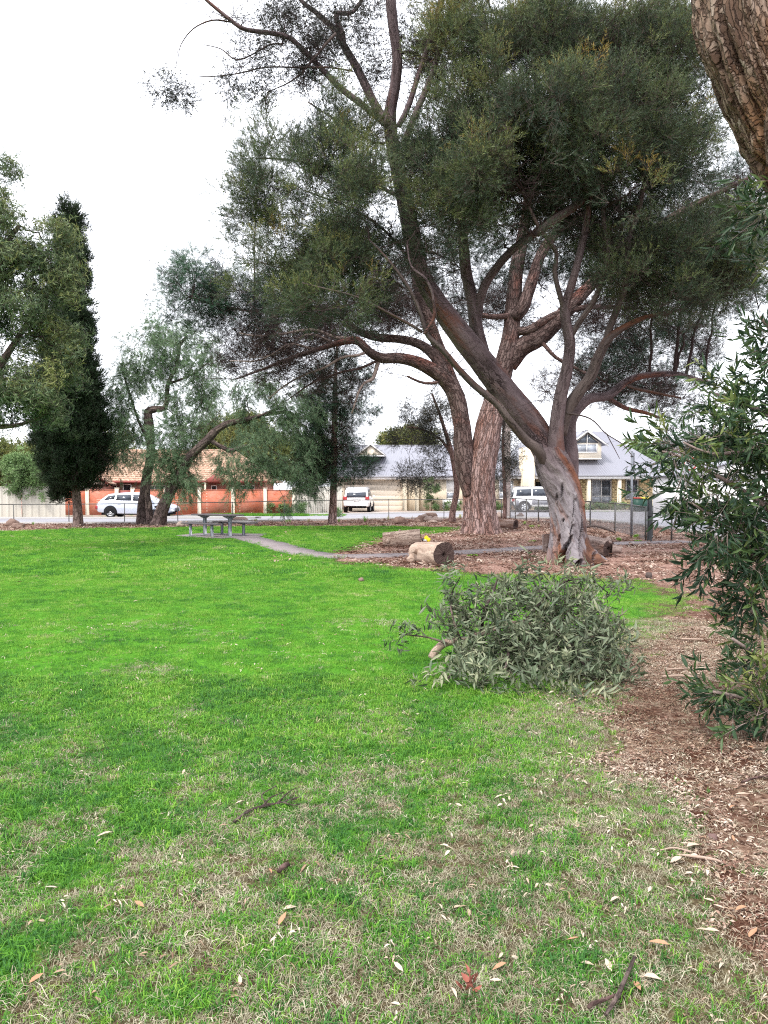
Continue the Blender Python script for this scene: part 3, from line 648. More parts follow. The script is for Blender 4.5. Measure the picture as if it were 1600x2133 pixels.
class Tree:
    def __init__(s, name, base, label, cat='tree', group=None):
        s.o = np.array(base, float); s.root = empty(name, tuple(s.o), label=label, cat=cat, group=group); s.sk = []; s.n = 0
    def limb(s, K, mat, name='limb', seg=12, step=0.15, dispf=None, twist=0.0, wob=0.0, world=False, sk=True, parent=None, rustf=None):
        """K rows (px, py, r_px, D) unless world"""
        if not world: K = np.array([[*P(a, b, D), r*D/F] for a, b, r, D in K])
        s.n += 1
        V, Q, T, bc, C, R = tube(K, seg, step, dispf, twist, wob, s.n*7+3)
        at = {'bc': bc}
        if rustf is not None: at['rust'] = rustf(V-s.o); at['pale'] = sst(V[:, 2], 2.7, 1.0)
        me = mk(name, V-s.o, Q, T, [mat], smooth=True, attrs=at); o = link(name, me, parent or s.root)
        if sk: s.sk.append(np.c_[C, R])
        return o
    def twiggy(s, n, rlo, rhi, L, mat, filt=None, up=0.35, r0=0.008, kids=4):
        """three orders of bare twigs springing from the limbs"""
        S = np.vstack(s.sk); m = (S[:, 3] > rlo) & (S[:, 3] < rhi) & (S[:, 2] > 2.2)
        if filt is not None: m &= filt(S)
        S = S[m]
        if len(S) == 0: return
        b = S[RNG.integers(0, len(S), n), :3]; Ls = L*RNG.uniform(.4, 1.2, n); r = np.full(n, r0); out = []
        for lev in range(3):
            d = RNG.normal(size=b.shape); d[:, 2] = d[:, 2]*.6+up; d = nrm(d); K = 6; t_ = np.linspace(0, 1, K)[None, :, None]
            c = RNG.normal(0, .16, b.shape)*Ls[:, None]; Pt = b[:, None]+d[:, None]*Ls[:, None, None]*t_+c[:, None]*np.sin(t_*3.0)+np.array([0, 0, -.12])*(Ls[:, None, None]*t_**2)
            out.append((Pt, r[:, None]*np.linspace(1, .45, K)[None]))
            i = np.repeat(np.arange(len(b)), kids); k = RNG.integers(1, K, len(i)); b = Pt[i, k]; Ls = Ls[i]*RNG.uniform(.3, .65, len(i)); r = r[i]*.6
        V = []; Q = []; B = []; o = 0
        for Pt, R in out:
            v, q, bc = btubes(Pt, R, 3); V.append(v); Q.append(q+o); B.append(bc); o += len(v)
        link('bare_twigs', mk('bare_twigs', np.vstack(V)-s.o, np.vstack(Q), None, [mat], attrs={'bc': np.vstack(B)}), s.root)['kind'] = 'stuff'
    def near(s, pts):
        S = np.vstack(s.sk); d = np.linalg.norm(pts[:, None, :]-S[None, :, :3], axis=2)+S[None, :, 3]*0; i = d.argmin(1); return S[i, :3], S[i, 3]
    def crown(s, clumps, key, mat_twig, sub=1.2, per=26, subr=0.35, up=0.5, out=0.6, tint0=0.4, tvar=0.25, branch_r=0.035, twig_r=0.012, scl=(0.8, 1.2), rz=0.8, world=False,
              name='foliage', topt=0.25, hang=0.0, hole=0.0, branches=True, dirv=None, flat=1.0, zmin=0.1):
        """clumps rows (px,py,rx_px,ry_px,D[,tint offset]); sub = sub-clumps per m2 of ellipsoid surface"""
        C = []; A = []; tn = []
        for q in clumps:
            if world: c = np.array(q[:3], float); a = np.array(q[3:6], float); ti = q[6] if len(q) > 6 else 0
            else:
                c = P(q[0], q[1], q[4]); a = np.array([q[2], max(q[2], q[3])*rz, q[3]])*q[4]/F; ti = q[5] if len(q) > 5 else 0
            C.append(c); A.append(a); tn.append(ti)
        subs = []; cl = []
        for i, (c, a) in enumerate(zip(C, A)):
            n = max(3, int(sub*4*math.pi*((a[0]*a[1])**1.6+(a[0]*a[2])**1.6+(a[1]*a[2])**1.6)**(1/1.6)/3**(1/1.6)))
            d = nrm(RNG.normal(size=(n, 3))); r = RNG.uniform(0.15, 1, n)**0.45; subs.append(c+d*r[:, None]*a); cl += [i]*n
        sc_ = np.vstack(subs); cl = np.array(cl); Cc = np.array(C)
        TW = []; TR = []
        if branches:
            b0, r0 = s.near(Cc)
            K = 10; t_ = np.linspace(0, 1, K)[None, :, None]; mid = (b0+Cc)/2+np.array([0, 0, 0.12])*np.linalg.norm(Cc-b0, axis=1)[:, None]+RNG.normal(0, 0.12, Cc.shape)
            Pb = b0[:, None]*(1-t_)**2+2*mid[:, None]*t_*(1-t_)+Cc[:, None]*t_**2; Pb = Pb+RNG.normal(0, 0.03, Pb.shape)*np.sin(t_*3.14)
            rb = np.minimum(r0*0.7, branch_r*(0.6+np.linalg.norm(Cc-b0, axis=1)*0.35))
            V, Q, bc = btubes(Pb, rb[:, None]*np.linspace(1, 0.4, K)[None], 6)
            link('branches', mk('branches', V-s.o, Q, None, [mat_twig], smooth=True, attrs={'bc': bc}), s.root)['kind'] = 'stuff'
            s.sk.append(np.concatenate([np.c_[p_, np.linspace(r_, r_*0.4, K)] for p_, r_ in zip(Pb, rb)]))
            b1, r1 = s.near(sc_); K = 7; t_ = np.linspace(0, 1, K)[None, :, None]
            mid = (b1+sc_)/2+np.array([0, 0, 0.10])*np.linalg.norm(sc_-b1, axis=1)[:, None]+RNG.normal(0, 0.07, sc_.shape)
            Pt = b1[:, None]*(1-t_)**2+2*mid[:, None]*t_*(1-t_)+sc_[:, None]*t_**2; Pt = Pt+RNG.normal(0, 0.018, Pt.shape)*np.sin(t_*3.14)
            rt = np.minimum(r1*0.7, twig_r*(0.5+np.linalg.norm(sc_-b1, axis=1)*0.5))
            V, Q, bc = btubes(Pt, rt[:, None]*np.linspace(1, 0.35, K)[None], 4)
            link('twigs', mk('twigs', V-s.o, Q, None, [mat_twig], attrs={'bc': bc}), s.root)['kind'] = 'stuff'
        m = len(sc_); k = np.repeat(np.arange(m), per); off = RNG.normal(size=(m*per, 3)); off = nrm(off)*(RNG.uniform(0, 1, (m*per, 1))**0.5)*subr*(0.6+0.8*np.repeat(RNG.uniform(0, 1, m), per))[:, None]
        off[:, 2] *= flat
        p = sc_[k]+off
        if hang: p[:, 2] -= RNG.uniform(0, hang, len(p))
        outd = nrm(p-Cc[cl[k]]); loc = nrm(off)
        d = outd*out+loc*0.5+np.array([0, 0, up])+RNG.normal(0, 0.35, p.shape)
        if dirv is not None: d = d+np.array(dirv)
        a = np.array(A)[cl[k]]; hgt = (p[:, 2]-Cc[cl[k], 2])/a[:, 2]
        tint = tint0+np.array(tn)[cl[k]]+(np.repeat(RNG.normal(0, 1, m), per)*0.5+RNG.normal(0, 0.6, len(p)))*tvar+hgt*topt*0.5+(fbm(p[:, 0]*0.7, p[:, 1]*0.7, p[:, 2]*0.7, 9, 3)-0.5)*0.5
        if hole: keep = fbm(p[:, 0]*1.1, p[:, 1]*1.1, p[:, 2]*1.1, 19, 2) > hole
        else: keep = np.ones(len(p), bool)
        keep &= p[:, 2] > zmin
        p, d, tint = p[keep], d[keep], tint[keep]
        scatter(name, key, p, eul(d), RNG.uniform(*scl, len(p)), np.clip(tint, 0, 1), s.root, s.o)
        return sc_

def flutes(n=5, depth=0.2, twist=0.6, flare=1.0, fh=0.35, seed=0, rough=0.06):
    def f(TH, S, R):
        a = TH+twist*S+(fbm(S*1.2, np.cos(TH)*1.2, np.sin(TH)*1.2, seed, 3)-0.5)*2.2
        rid = 1-np.abs(np.sin(a*n/2))
        fl = np.exp(-S/fh)*flare*(0.35+0.65*(0.5+0.5*np.cos(TH*5+seed))**1.2)
        lump = (fbm(np.cos(TH)*1.6, np.sin(TH)*1.6, S*1.5, seed+5, 4)-0.5)*rough*4
        ln = (fbm(np.cos(a)*6, np.sin(a)*6, S*1.3, seed+8, 3)-0.5)*rough*2.2
        return R*(1-depth*rid**2*(0.3+0.7*np.exp(-S/1.3))+fl+lump+ln)
    return f
def knob(seed, amp=0.10, fs=6.0, zs=2.0, flare=0.0, fh=0.5, nl=6):
    def f(TH, S, R):
        r0 = R.mean()
        n = fbm(np.cos(TH)*r0*fs*2, np.sin(TH)*r0*fs*2, S*zs*2, seed, 3); l = fbm(np.cos(TH)*1.2, np.sin(TH)*1.2, S*0.9, seed+3, 2)
        return R*(1+(n-0.5)*amp*2+(l-0.5)*amp*2+flare*np.exp(-S/fh)*(0.5+0.5*np.cos(TH*nl+seed)))
    return f

# ---- big gum in front (smooth purple-grey bark)
_fl = flutes(6, 0.24, 0.75, 0.75, 0.38, 4, 0.065)
PITS = [(62, .22, .17, .20, .55), (74, .42, .13, .12, .40), (88, .58, .11, .13, .38), (50, .55, .10, .16, .3), (100, .08, .16, .10, .5), (148, .10, .15, .16, .55), (70, 1.02, .07, .05, .25), (95, .80, .05, .12, .22), (60, 1.55, .06, .10, .2), (83, 1.68, .05, .16, .22), (110, 1.25, .04, .2, .18), (125, .7, .05, .35, .2), (138, .95, .05, .3, .18)]
def gum_base(TH, S, R):
    R = _fl(TH, S, R); a = TH-0.5*S
    sw = 1-np.abs(np.sin(a*9+(fbm(S*1.5, np.cos(TH)*2, np.sin(TH)*2, 61, 3)-.5)*7)); R = R*(1-.055*sw**3*(.4+.6*np.cos(TH-1.0)))
    for th, s0, w, h, d in PITS:
        k = (np.angle(np.exp(1j*(TH-math.radians(th)-(S-s0)*.9))))/w; q = np.sqrt(k**2+((S-s0)/h)**2)+.25*(fbm(TH*6, S*9, 0, int(th), 2)-.5)
        R = R*(1-d*sst(q, 1.15, .55))+R.mean()*.09*np.exp(-((q-1.25)/.22)**2)
    return R
def gum_rust(V):
    x, z = V[:, 0], V[:, 2]; n = fbm(x*9, V[:, 1]*9, z*2.2, 63, 3)
    n2 = fbm(x*3, V[:, 1]*3, z*1.1, 65, 3)
    return np.clip(sst(x+(n2-.5)*.5, .14, .34)*sst(z+(n2-.5)*1.6, 1.5, .7)*sst(n, .38, .54)+sst(z+(n2-.5)*.5, .25, .03)*sst(n, .46, .6)*.8, 0, 1)
b = G(1186, 1174); D0 = b[1]
T = Tree('gum_tree', b, 'big leaning gum tree with smooth purple-grey fluted trunk standing between the fallen logs')
T.limb([(1190, 1178, 42, D0), (1186, 1150, 39, D0), (1184, 1110, 36, D0), (1180, 1060, 35, D0), (1172, 1020, 36.5, D0), (1158, 985, 38, D0), (1147, 958, 36, D0), (1143, 935, 30, D0)],
       M_eucl, 'trunk', 150, 0.022, gum_base, 0.75, rustf=gum_rust)
D1 = D0+0.15
T.limb([(1152, 985, 26, D0+.05), (1136, 935, 29, D1), (1100, 875, 28, D1), (1052, 815, 26.5, D1-.1), (1002, 750, 25.5, D1-.3), (957, 693, 24, D1-.5), (920, 643, 21, D1-.6), (889, 594, 19, D1-.5), (868, 540, 17.5, D1-.3),
        (856, 480, 18, D1), (842, 410, 17, D1+.2), (829, 350, 15.5, D1+.3), (816, 290, 13.5, D1+.4), (813, 235, 12.5, D1+.4), (823, 180, 11, D1+.3), (828, 120, 10.5, D1+.2), (820, 60, 10.5, D1+.1), (814, 0, 11, D1), (812, -90, 10, D1)],
       M_eucl, 'limb', 40, 0.06, flutes(3, 0.08, 0.3, 0, 0.3, 9, 0.035), 0.3)
T.limb([(1160, 985, 22, D0), (1158, 930, 18, D0-.1), (1160, 880, 15, D0-.15), (1168, 825, 13.5, D0-.2), (1180, 775, 12.5, D0-.3), (1187, 720, 11.5, D0-.4), (1181, 680, 10.5, D0-.5), (1176, 640, 10, D0-.6), (1186, 608, 8.5, D0-.7),
        (1200, 560, 8, D0-.8), (1219, 480, 7.5, D0-.9), (1226, 425, 7, D0-1), (1240, 340, 6, D0-1), (1258, 260, 5, D0-1), (1250, 190, 4, D0-1)], M_eucl, 'limb', 20, 0.08, flutes(3, 0.08, 0.3, 0, .3, 12, .04), 0.3)
T.limb([(1186, 1000, 18, D0+.35), (1186, 950, 19, D0+.4), (1183, 905, 17, D0+.45), (1190, 865, 15, D0+.5), (1225, 832, 11, D0+.7), (1268, 824, 9, D0+1), (1303, 797, 8, D0+1.3), (1340, 783, 7, D0+1.6), (1405, 779, 5.5, D0+2), (1450, 790, 4.5, D0+2.2), (1490, 800, 3, D0+2.4)],
       M_eucl, 'limb', 20, 0.1, flutes(3, 0.06, 0.2, 0, .3, 15, .04))
T.limb([(1166, 905, 15, D0+.1), (1178, 862, 14, D0), (1200, 825, 13, D0-.1), (1230, 785, 11.5, D0-.2), (1246, 745, 10.5, D0-.3), (1266, 708, 9, D0-.4), (1296, 684, 6.5, D0-.5), (1345, 661, 5, D0-.6), (1400, 650, 3.5, D0-.7), (1430, 640, 2.5, D0-.7)],
       M_eucd, 'limb', 16, 0.1, flutes(3, 0.06, 0.2, 0, .3, 17, .04))
T.limb([(1258, 725, 7, D0-.35), (1272, 680, 7, D0-.4), (1291, 625, 7, D0-.6), (1305, 573, 7, D0-.7), (1310, 500, 6.5, D0-.8), (1328, 445, 5.5, D0-.9), (1340, 390, 4.5, D0-1), (1350, 320, 3.5, D0-1)], M_eucd, 'limb', 12, 0.12, wob=0.05)
T.limb([(1187, 705, 6, D0-.45), (1202, 678, 6, D0-.5), (1235, 625, 5.5, D0-.7), (1256, 573, 5, D0-.9), (1267, 512, 4.5, D0-1), (1257, 450, 4, D0-1.1), (1262, 380, 3, D0-1.1)], M_eucd, 'limb', 12, 0.12, wob=0.05)
T.limb([(1177, 650, 6, D0-.6), (1166, 608, 5.5, D0-.7), (1157, 565, 5, D0-.8), (1160, 530, 4.5, D0-.9), (1140, 498, 4.5, D0-1), (1122, 475, 4, D0-1), (1100, 430, 3, D0-1.1)], M_eucd, 'limb', 10, 0.12, wob=0.04)
T.limb([(1118, 488, 7, D0-1.1), (1150, 462, 9, D0-1.1), (1180, 443, 9, D0-1.1), (1214, 417, 8, D0-1.05), (1226, 395, 6, D0-1)], M_eucd, 'limb', 12, 0.1, wob=0.03)
T.limb([(1142, 975, 9, D0-.1), (1120, 937, 11, D0-.38), (1095, 917, 9.5, D0-.5), (1060, 874, 8, D0-.9), (1035, 840, 7.5, D0-1), (985, 800, 7, D0-1.2), (955, 770, 6.5, D0-1.4), (920, 730, 6, D0-1.6), (889, 700, 5, D0-1.7), (874, 655, 4, D0-1.8), (850, 598, 3.2, D0-1.9), (815, 548, 2.5, D0-2), (770, 500, 1.8, D0-2)],
       M_eucd, 'limb', 14, 0.08, wob=0.04)
T.limb([(884, 696, 3.5, D0-1.75), (904, 660, 3.4, D0-1.8), (901, 612, 3, D0-1.9), (884, 578, 2.8, D0-2), (857, 555, 2.2, D0-2), (848, 510, 1.5, D0-2)], M_eucl, 'limb', 8, 0.08)
T.limb([(880, 692, 3, D0-1.7), (840, 668, 3, D0-1.8), (800, 645, 2.6, D0-2), (740, 620, 2.2, D0-2.2), (680, 603, 1.8, D0-2.3), (630, 590, 1.2, D0-2.4)], M_eucd, 'limb', 8, 0.1, wob=0.05)
T.limb([(1035, 800, 15, D0+.6), (1010, 745, 14.5, D0+.6), (994, 690, 14, D0+.6), (984, 625, 12.5, D0+.6), (971, 568, 12, D0+.6), (966, 520, 11, D0+.5), (960, 450, 9, D0+.5), (950, 380, 7, D0+.4)], M_eucl, 'limb', 20, 0.1, flutes(3, .08, .3, 0, .3, 22, .04), 0.3)
T.limb([(994, 670, 9, D0+.6), (1002, 615, 9.5, D0+.5), (1025, 570, 9, D0+.4), (1068, 520, 8, D0+.2), (1122, 480, 8, D0), (1160, 440, 5, D0)], M_eucl, 'limb', 14, 0.1, flutes(2, .06, .3, 0, .3, 23, .04), 0.3)
# upper left bare limbs
T.limb([(822, 270, 9, D1+.4), (800, 248, 9.5, D1+.5), (778, 212, 9, D1+.6), (757, 172, 8.5, D1+.7), (737, 132, 8, D1+.8), (716, 96, 7.5, D1+.8), (699, 66, 6, D1+.8), (662, 30, 5, D1+.8), (625, 0, 4, D1+.7), (590, -60, 3, D1+.7)], M_eucl, 'limb', 14, 0.1, wob=0.04)
T.limb([(716, 98, 5, D1+.8), (714, 72, 5.5, D1+.8), (700, 30, 5, D1+.8), (735, 25, 4, D1+.9), (765, -20, 3.5, D1+1)], M_eucl, 'limb', 10, 0.1)
T.limb([(805, 262, 6, D1+.3), (760, 225, 6.5, D1+.2), (715, 190, 6.5, D1+.1), (690, 165, 6, D1), (664, 138, 5.5, D1), (640, 115, 5.5, D1-.1), (612, 88, 5, D1-.2), (588, 76, 4.8, D1-.3), (530, 67, 4.5, D1-.4), (505, 60, 4.2, D1-.5), (478, 40, 3.8, D1-.5), (430, 0, 3, D1-.6), (380, -50, 2, D1-.6)],
       M_eucl, 'limb', 12, 0.08, wob=0.04)
for q in ([(482, 46, 1.8), (442, 42, 1.6), (402, 60, 1.3), (376, 95, 1.0), (371, 120, .7)], [(588, 92, 1.8), (562, 92, 1.6), (530, 112, 1.5), (492, 126, 1.5), (462, 105, 1.1), (424, 95, .8)],
          [(735, 148, 2), (690, 140, 1.8), (640, 139, 1.8), (560, 137, 1.6), (500, 151, 1.4), (440, 162, 1.1), (400, 158, .7)], [(700, 70, 3.2), (690, 80, 3), (655, 120, 2.6), (628, 150, 2), (600, 172, 1.4), (560, 190, .8)],
          [(560, 190, .9), (552, 215, .8), (556, 240, .6)], [(371, 100, .7), (366, 140, .5), (352, 165, .5)], [(920, 0, 7), (905, 60, 6), (880, 130, 5), (850, 220, 6), (830, 262, 6)], [(985, 25, 3), (955, 60, 2.5), (930, 90, 2.5), (890, 140, 2)],
          [(975, -60, 8), (950, 20, 7.5), (925, 60, 6.5), (900, 160, 6), (838, 300, 7)],
          [(800, 300, 2.5), (760, 290, 2.2), (700, 250, 2), (640, 210, 1.5)], [(840, 600, 2.5), (780, 560, 2.2), (700, 545, 2), (600, 560, 1.5), (520, 540, 1)], [(870, 560, 3), (800, 480, 2.5), (720, 430, 2), (640, 400, 1.5)],
          [(1262, 826, 5.5), (1300, 850, 4.5), (1350, 862, 3.5), (1400, 880, 2)], [(1300, 800, 4), (1350, 815, 3), (1420, 830, 2)], [(1180, 860, 2), (1230, 870, 1.6), (1262, 900, 1.3), (1300, 925, 1), (1320, 950, .7)], [(1262, 900, 1), (1280, 935, .8), (1290, 955, .5)]):
    T.limb([(a, b_, r, D1-.3 if q[0][0] not in (1262, 1300) else D1+1.1) for a, b_, r in q], M_eucd if q[0][2] < 5 else M_eucl, 'limb', 8, 0.1, wob=0.05)
E = D0-0.6
gum_clumps = [(650, 290, 90, 75, E), (570, 400, 85, 85, E), (690, 400, 120, 95, E-.8, .08), (620, 520, 110, 65, E-.5, .08), (770, 470, 90, 80, E-.6), (560, 590, 75, 45, E, .12), (690, 560, 80, 45, E-1), (505, 470, 45, 55, E+.5, .1), (755, 290, 55, 60, E+.4, .1),
    (760, 385, 60, 60, E-1.4, .05), (560, 290, 45, 45, E+.5),
    (935, 120, 65, 80, E, .2), (1000, 260, 110, 90, E-.8, .08), (905, 330, 65, 90, E-.4), (975, 410, 105, 75, E-1, 0), (905, 470, 75, 60, E-1.2), (1100, 110, 110, 100, E-.4), (1150, 270, 120, 100, E-1.4), (1250, 90, 120, 100, E-.6), (1300, 230, 110, 100, E-1.2),
    (1395, 110, 80, 100, E-.4, .05), (1385, 330, 105, 55, E-.6), (1420, 230, 65, 70, E), (1215, 350, 95, 55, E-1), (1060, 470, 60, 40, E-1), (950, 55, 55, 55, E+.3, .15), (1330, 385, 50, 25, E-1.8, .27), (1160, 200, 50, 30, E-2, .15), (1180, 30, 90, 60, E), (1020, 60, 60, 70, E+.2), (1000, 330, 60, 50, E-2, .15), (1080, 350, 60, 60, E-1.7, .05),
    (1400, 530, 120, 55, E, -.02), (1480, 590, 75, 50, E+.3, .02), (1330, 590, 85, 45, E-.4, .02), (1490, 510, 70, 60, E+.5), (1250, 545, 40, 30, E), (1420, 625, 90, 35, E), (730, 640, 45, 28, E-1.5, .1), (640, 630, 50, 24, E-1, .15)]
fill = [(1130, 250, 250, 210, E+.8), (1330, 230, 190, 200, E+.6), (1000, 350, 150, 130, E+.5), (650, 440, 150, 170, E+.4), (1420, 540, 150, 90, E+.6), (1250, 430, 160, 70, E+1.2), (820, 470, 110, 110, E), (700, 600, 130, 60, E+.2, .05)]
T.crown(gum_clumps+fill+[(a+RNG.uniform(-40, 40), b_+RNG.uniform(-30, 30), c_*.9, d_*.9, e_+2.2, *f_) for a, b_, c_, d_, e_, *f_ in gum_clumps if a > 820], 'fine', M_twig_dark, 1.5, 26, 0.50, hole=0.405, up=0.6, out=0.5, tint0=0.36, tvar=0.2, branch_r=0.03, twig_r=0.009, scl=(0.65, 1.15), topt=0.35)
T.crown([(560, 70, 45, 35, D1), (620, 110, 75, 50, D1), (520, 120, 30, 30, D1-.4), (700, 60, 60, 45, D1+.6), (560, 175, 55, 25, D1-.2), (640, 40, 60, 40, D1+.6), (660, 150, 40, 25, D1), (870, 60, 40, 60, D1+.6), (770, 110, 35, 45, D1+.6), (600, 20, 60, 30, D1), (760, 30, 50, 35, D1+1), (680, 110, 50, 30, D1+.3), (880, 190, 40, 50, D1+.8), (790, 180, 30, 40, D1+1), (480, 180, 28, 14, D1-.2), (380, 190, 14, 9, D1-.5), (345, 175, 14, 10, D1-.5)],
        'darkleaf', M_twig_dark, 2.3, 16, 0.3, up=0.0, out=0.4, tint0=0.35, branch_r=0.012, twig_r=0.006, scl=(0.5, 0.9), name='foliage')
T.twiggy(520, .012, .12, 1.1, M_twig_dark, lambda S: (S[:, 2] > 3.2), kids=4)
del T

# ---- big two-stemmed pine
b = G(1000, 1112); D0 = b[1]
T = Tree('pine_tree', b, 'massive two-stemmed pine with pinkish plated bark behind the logs')
T.limb([(1000, 1116, 36, D0), (999, 1095, 34, D0), (998, 1050, 31.5, D0), (997, 1005, 32, D0), (1004, 960, 30, D0), (1013, 915, 28, D0+.1), (1022, 870, 26, D0+.2), (1035, 820, 23, D0+.3)],
       M_pine, 'trunk', 64, 0.09, knob(3, 0.07, 3, 1.2, 0.35, 0.7, 7))
T.limb([(1030, 838, 24, D0+.3), (1050, 760, 21, D0+.3), (1064, 700, 18, D0+.3), (1070, 625, 16, D0+.4), (1075, 565, 15, D0+.4), (1088, 500, 12, D0+.4), (1100, 420, 10, D0+.4), (1115, 300, 8, D0+.4), (1120, 150, 5, D0+.4)],
       M_pine_shade, 'limb', 40, 0.12, knob(4, 0.07, 3, 1.2))  # upper stem carries on in the bark with shade in its colour
T.limb([(984, 1030, 19, D0-.1), (972, 985, 20, D0-.15), (965, 930, 20, D0-.2), (962, 885, 18, D0-.2), (950, 825, 17, D0-.2), (925, 788, 16, D0-.3), (895, 767, 14, D0-.4), (860, 752, 12, D0-.6), (828, 746, 11, D0-.8), (796, 746, 10.5, D0-1), (771, 734, 9, D0-1.2), (745, 710, 8, D0-1.4), (715, 712, 6.5, D0-1.6), (660, 728, 5, D0-1.8), (600, 748, 4, D0-2), (545, 770, 2.5, D0-2.2), (490, 790, 1.5, D0-2.4)],
       M_pine_shade, 'limb', 32, 0.1, knob(5, 0.07, 3, 1.2))
T.limb([(938, 800, 10, D0-.2), (905, 742, 10.5, D0-.1), (872, 716, 9.5, D0), (830, 706, 8.5, D0), (780, 702, 8, D0-.2), (738, 685, 7, D0-.3), (720, 664, 6.5, D0-.5), (690, 645, 5, D0-.7), (640, 640, 4, D0-1), (560, 650, 3, D0-1.2), (470, 640, 2.5, D0-1.5), (400, 620, 2, D0-1.8)], M_pine_shade, 'limb', 16, 0.15, knob(6, .06, 3, 1.2))
T.limb([(958, 830, 13, D0+.3), (942, 795, 12.5, D0+.3), (925, 750, 12, D0+.3), (903, 697, 12, D0+.3), (889, 655, 12, D0+.3), (876, 612, 11, D0+.3), (866, 570, 10, D0+.3), (860, 500, 8, D0+.4), (850, 420, 6, D0+.4)], M_pine_shade, 'limb', 20, 0.15, knob(7, .06, 3, 1.2))
T.limb([(1058, 760, 20, D0+.4), (1085, 725, 20, D0+.3), (1120, 705, 19, D0+.1), (1152, 678, 17, D0), (1200, 625, 14, D0-.3), (1240, 585, 12, D0-.5), (1300, 525, 10, D0-.8), (1342, 490, 9, D0-1), (1420, 440, 7, D0-1.3), (1500, 400, 5, D0-1.5), (1560, 370, 3, D0-1.7)], M_pine_shade, 'limb', 24, 0.15, knob(8, .07, 3, 1.2))
T.limb([(1078, 690, 9, D0+.2), (1100, 688, 9, D0), (1122, 676, 9, D0-.1), (1160, 655, 8, D0-.2), (1220, 640, 6, D0-.4), (1300, 640, 4, D0-.6)], M_pine_shade, 'limb', 14, 0.15)
T.limb([(1072, 660, 14, D0+.2), (1090, 640, 13, D0), (1104, 600, 12, D0), (1125, 535, 11, D0), (1150, 495, 10, D0), (1182, 468, 9, D0), (1240, 420, 7, D0), (1300, 330, 5, D0)], M_pine_shade, 'limb', 16, 0.15, knob(9, .07, 3, 1.2))
for q in ([(1068, 655, 6), (1030, 660, 6), (1000, 655, 5)], [(790, 746, 5), (775, 790, 3.5), (760, 800, 2.5), (735, 860, 1.5)], [(930, 790, 4), (890, 800, 3), (850, 780, 2.5)],
          [(745, 710, 4), (700, 700, 3.5), (640, 690, 3), (560, 700, 2), (500, 690, 1.2)], [(760, 735, 3), (700, 755, 2.5), (620, 790, 2), (560, 830, 1.2)], [(700, 715, 2.5), (640, 700, 2), (580, 740, 1.5), (520, 745, 1)], [(660, 728, 2.5), (600, 720, 2), (540, 750, 1.5), (480, 755, 1)], [(800, 748, 3), (740, 770, 2.4), (660, 790, 2), (600, 830, 1)],
          [(1100, 690, 5), (1150, 740, 4), (1200, 770, 3), (1260, 800, 2)]):
    dd = {1068: .2, 790: -1.0, 930: -.3, 745: -1.4, 760: -1.3, 700: -1.6, 660: -1.8, 800: -1.0, 1100: 0}[q[0][0]]
    T.limb([(a, b_, r, D0+dd-.15*k) for k, (a, b_, r) in enumerate(q)], M_twig_pale if q[0][0] < 800 else M_pined, 'limb', 8, 0.2, wob=0.15)
E = D0
T.crown([(400, 570, 55, 45, E-1.5, .35), (365, 620, 35, 55, E-1.5, .3), (410, 590, 60, 45, E-1, .3), (380, 650, 45, 45, E-1.2, .25), (395, 545, 35, 25, E-1.4, .4), (440, 640, 50, 50, E-1.2, .05), (470, 610, 55, 50, E-1), (520, 660, 60, 45, E-1), (450, 590, 60, 45, E-1.5, .1), (480, 650, 75, 50, E-1), (540, 690, 75, 45, E-1), (420, 660, 60, 35, E-1.5, -.05), (600, 650, 80, 50, E), (680, 690, 70, 40, E), (600, 740, 55, 26, E-.5), (690, 770, 60, 30, E-.8),
         (535, 330, 35, 40, E), (540, 380, 40, 40, E), (740, 600, 50, 40, E), (830, 540, 60, 50, E+.5), (930, 560, 60, 45, E+1), (1030, 470, 60, 50, E+1), (1040, 640, 40, 30, E+1.5), (1130, 600, 45, 30, E+1.5), (1220, 520, 55, 40, E+1), (1290, 450, 80, 45, E+1), (1400, 430, 80, 50, E), (1500, 400, 70, 60, E), (1555, 470, 60, 60, E-.5), (1500, 500, 80, 50, E), (1585, 560, 50, 50, E-.5), (1560, 350, 50, 40, E),
         (1350, 700, 75, 35, E, -.1), (1430, 680, 60, 40, E, -.1), (1290, 770, 80, 28, E, -.1), (1380, 760, 60, 26, E, -.1), (1460, 725, 45, 25, E, -.05), (1180, 780, 45, 20, E+1, -.1), (1290, 835, 60, 22, E, -.1), (1400, 830, 60, 22, E, -.1), (1500, 620, 70, 50, E-.3), (1240, 690, 60, 26, E+.5, -.1), (780, 655, 50, 30, E+.5), (1580, 640, 50, 60, E),
         (1330, 560, 200, 130, E+1.5, -.1), (620, 640, 170, 60, E, -.05), (960, 560, 170, 110, E+2, -.1), (1180, 480, 150, 100, E+2, -.1), (1500, 480, 110, 130, E+1, -.1), (820, 640, 100, 50, E+1, -.1), (1340, 760, 160, 70, E+.5, -.1)],
        'pine', M_twig_dark, 0.85, 15, 0.55, up=0.35, out=0.5, tint0=0.28, tvar=0.22, branch_r=0.035, twig_r=0.013, scl=(0.75, 1.3), topt=0.25)
T.crown([(700, 800, 60, 30, E-1), (600, 690, 150, 60, E-1), (760, 640, 120, 45, E-.5), (520, 740, 90, 40, E-1.5), (1000, 620, 90, 60, E+1), (1380, 700, 130, 60, E), (820, 610, 90, 35, E), (620, 770, 90, 40, E-1.5), (1180, 800, 90, 30, E), (1440, 850, 80, 40, E), (560, 720, 90, 35, E-1.2), (740, 640, 80, 40, E-.6), (600, 590, 60, 30, E-.6), (1250, 650, 110, 30, E), (1120, 660, 60, 30, E+1), (1330, 800, 120, 30, E)],
        'dead', M_twig_dark, 1.0, 6, 0.55, up=-0.5, out=0.5, tint0=0.4, branch_r=0.014, twig_r=0.008, scl=(0.8, 1.5), hang=0.3)
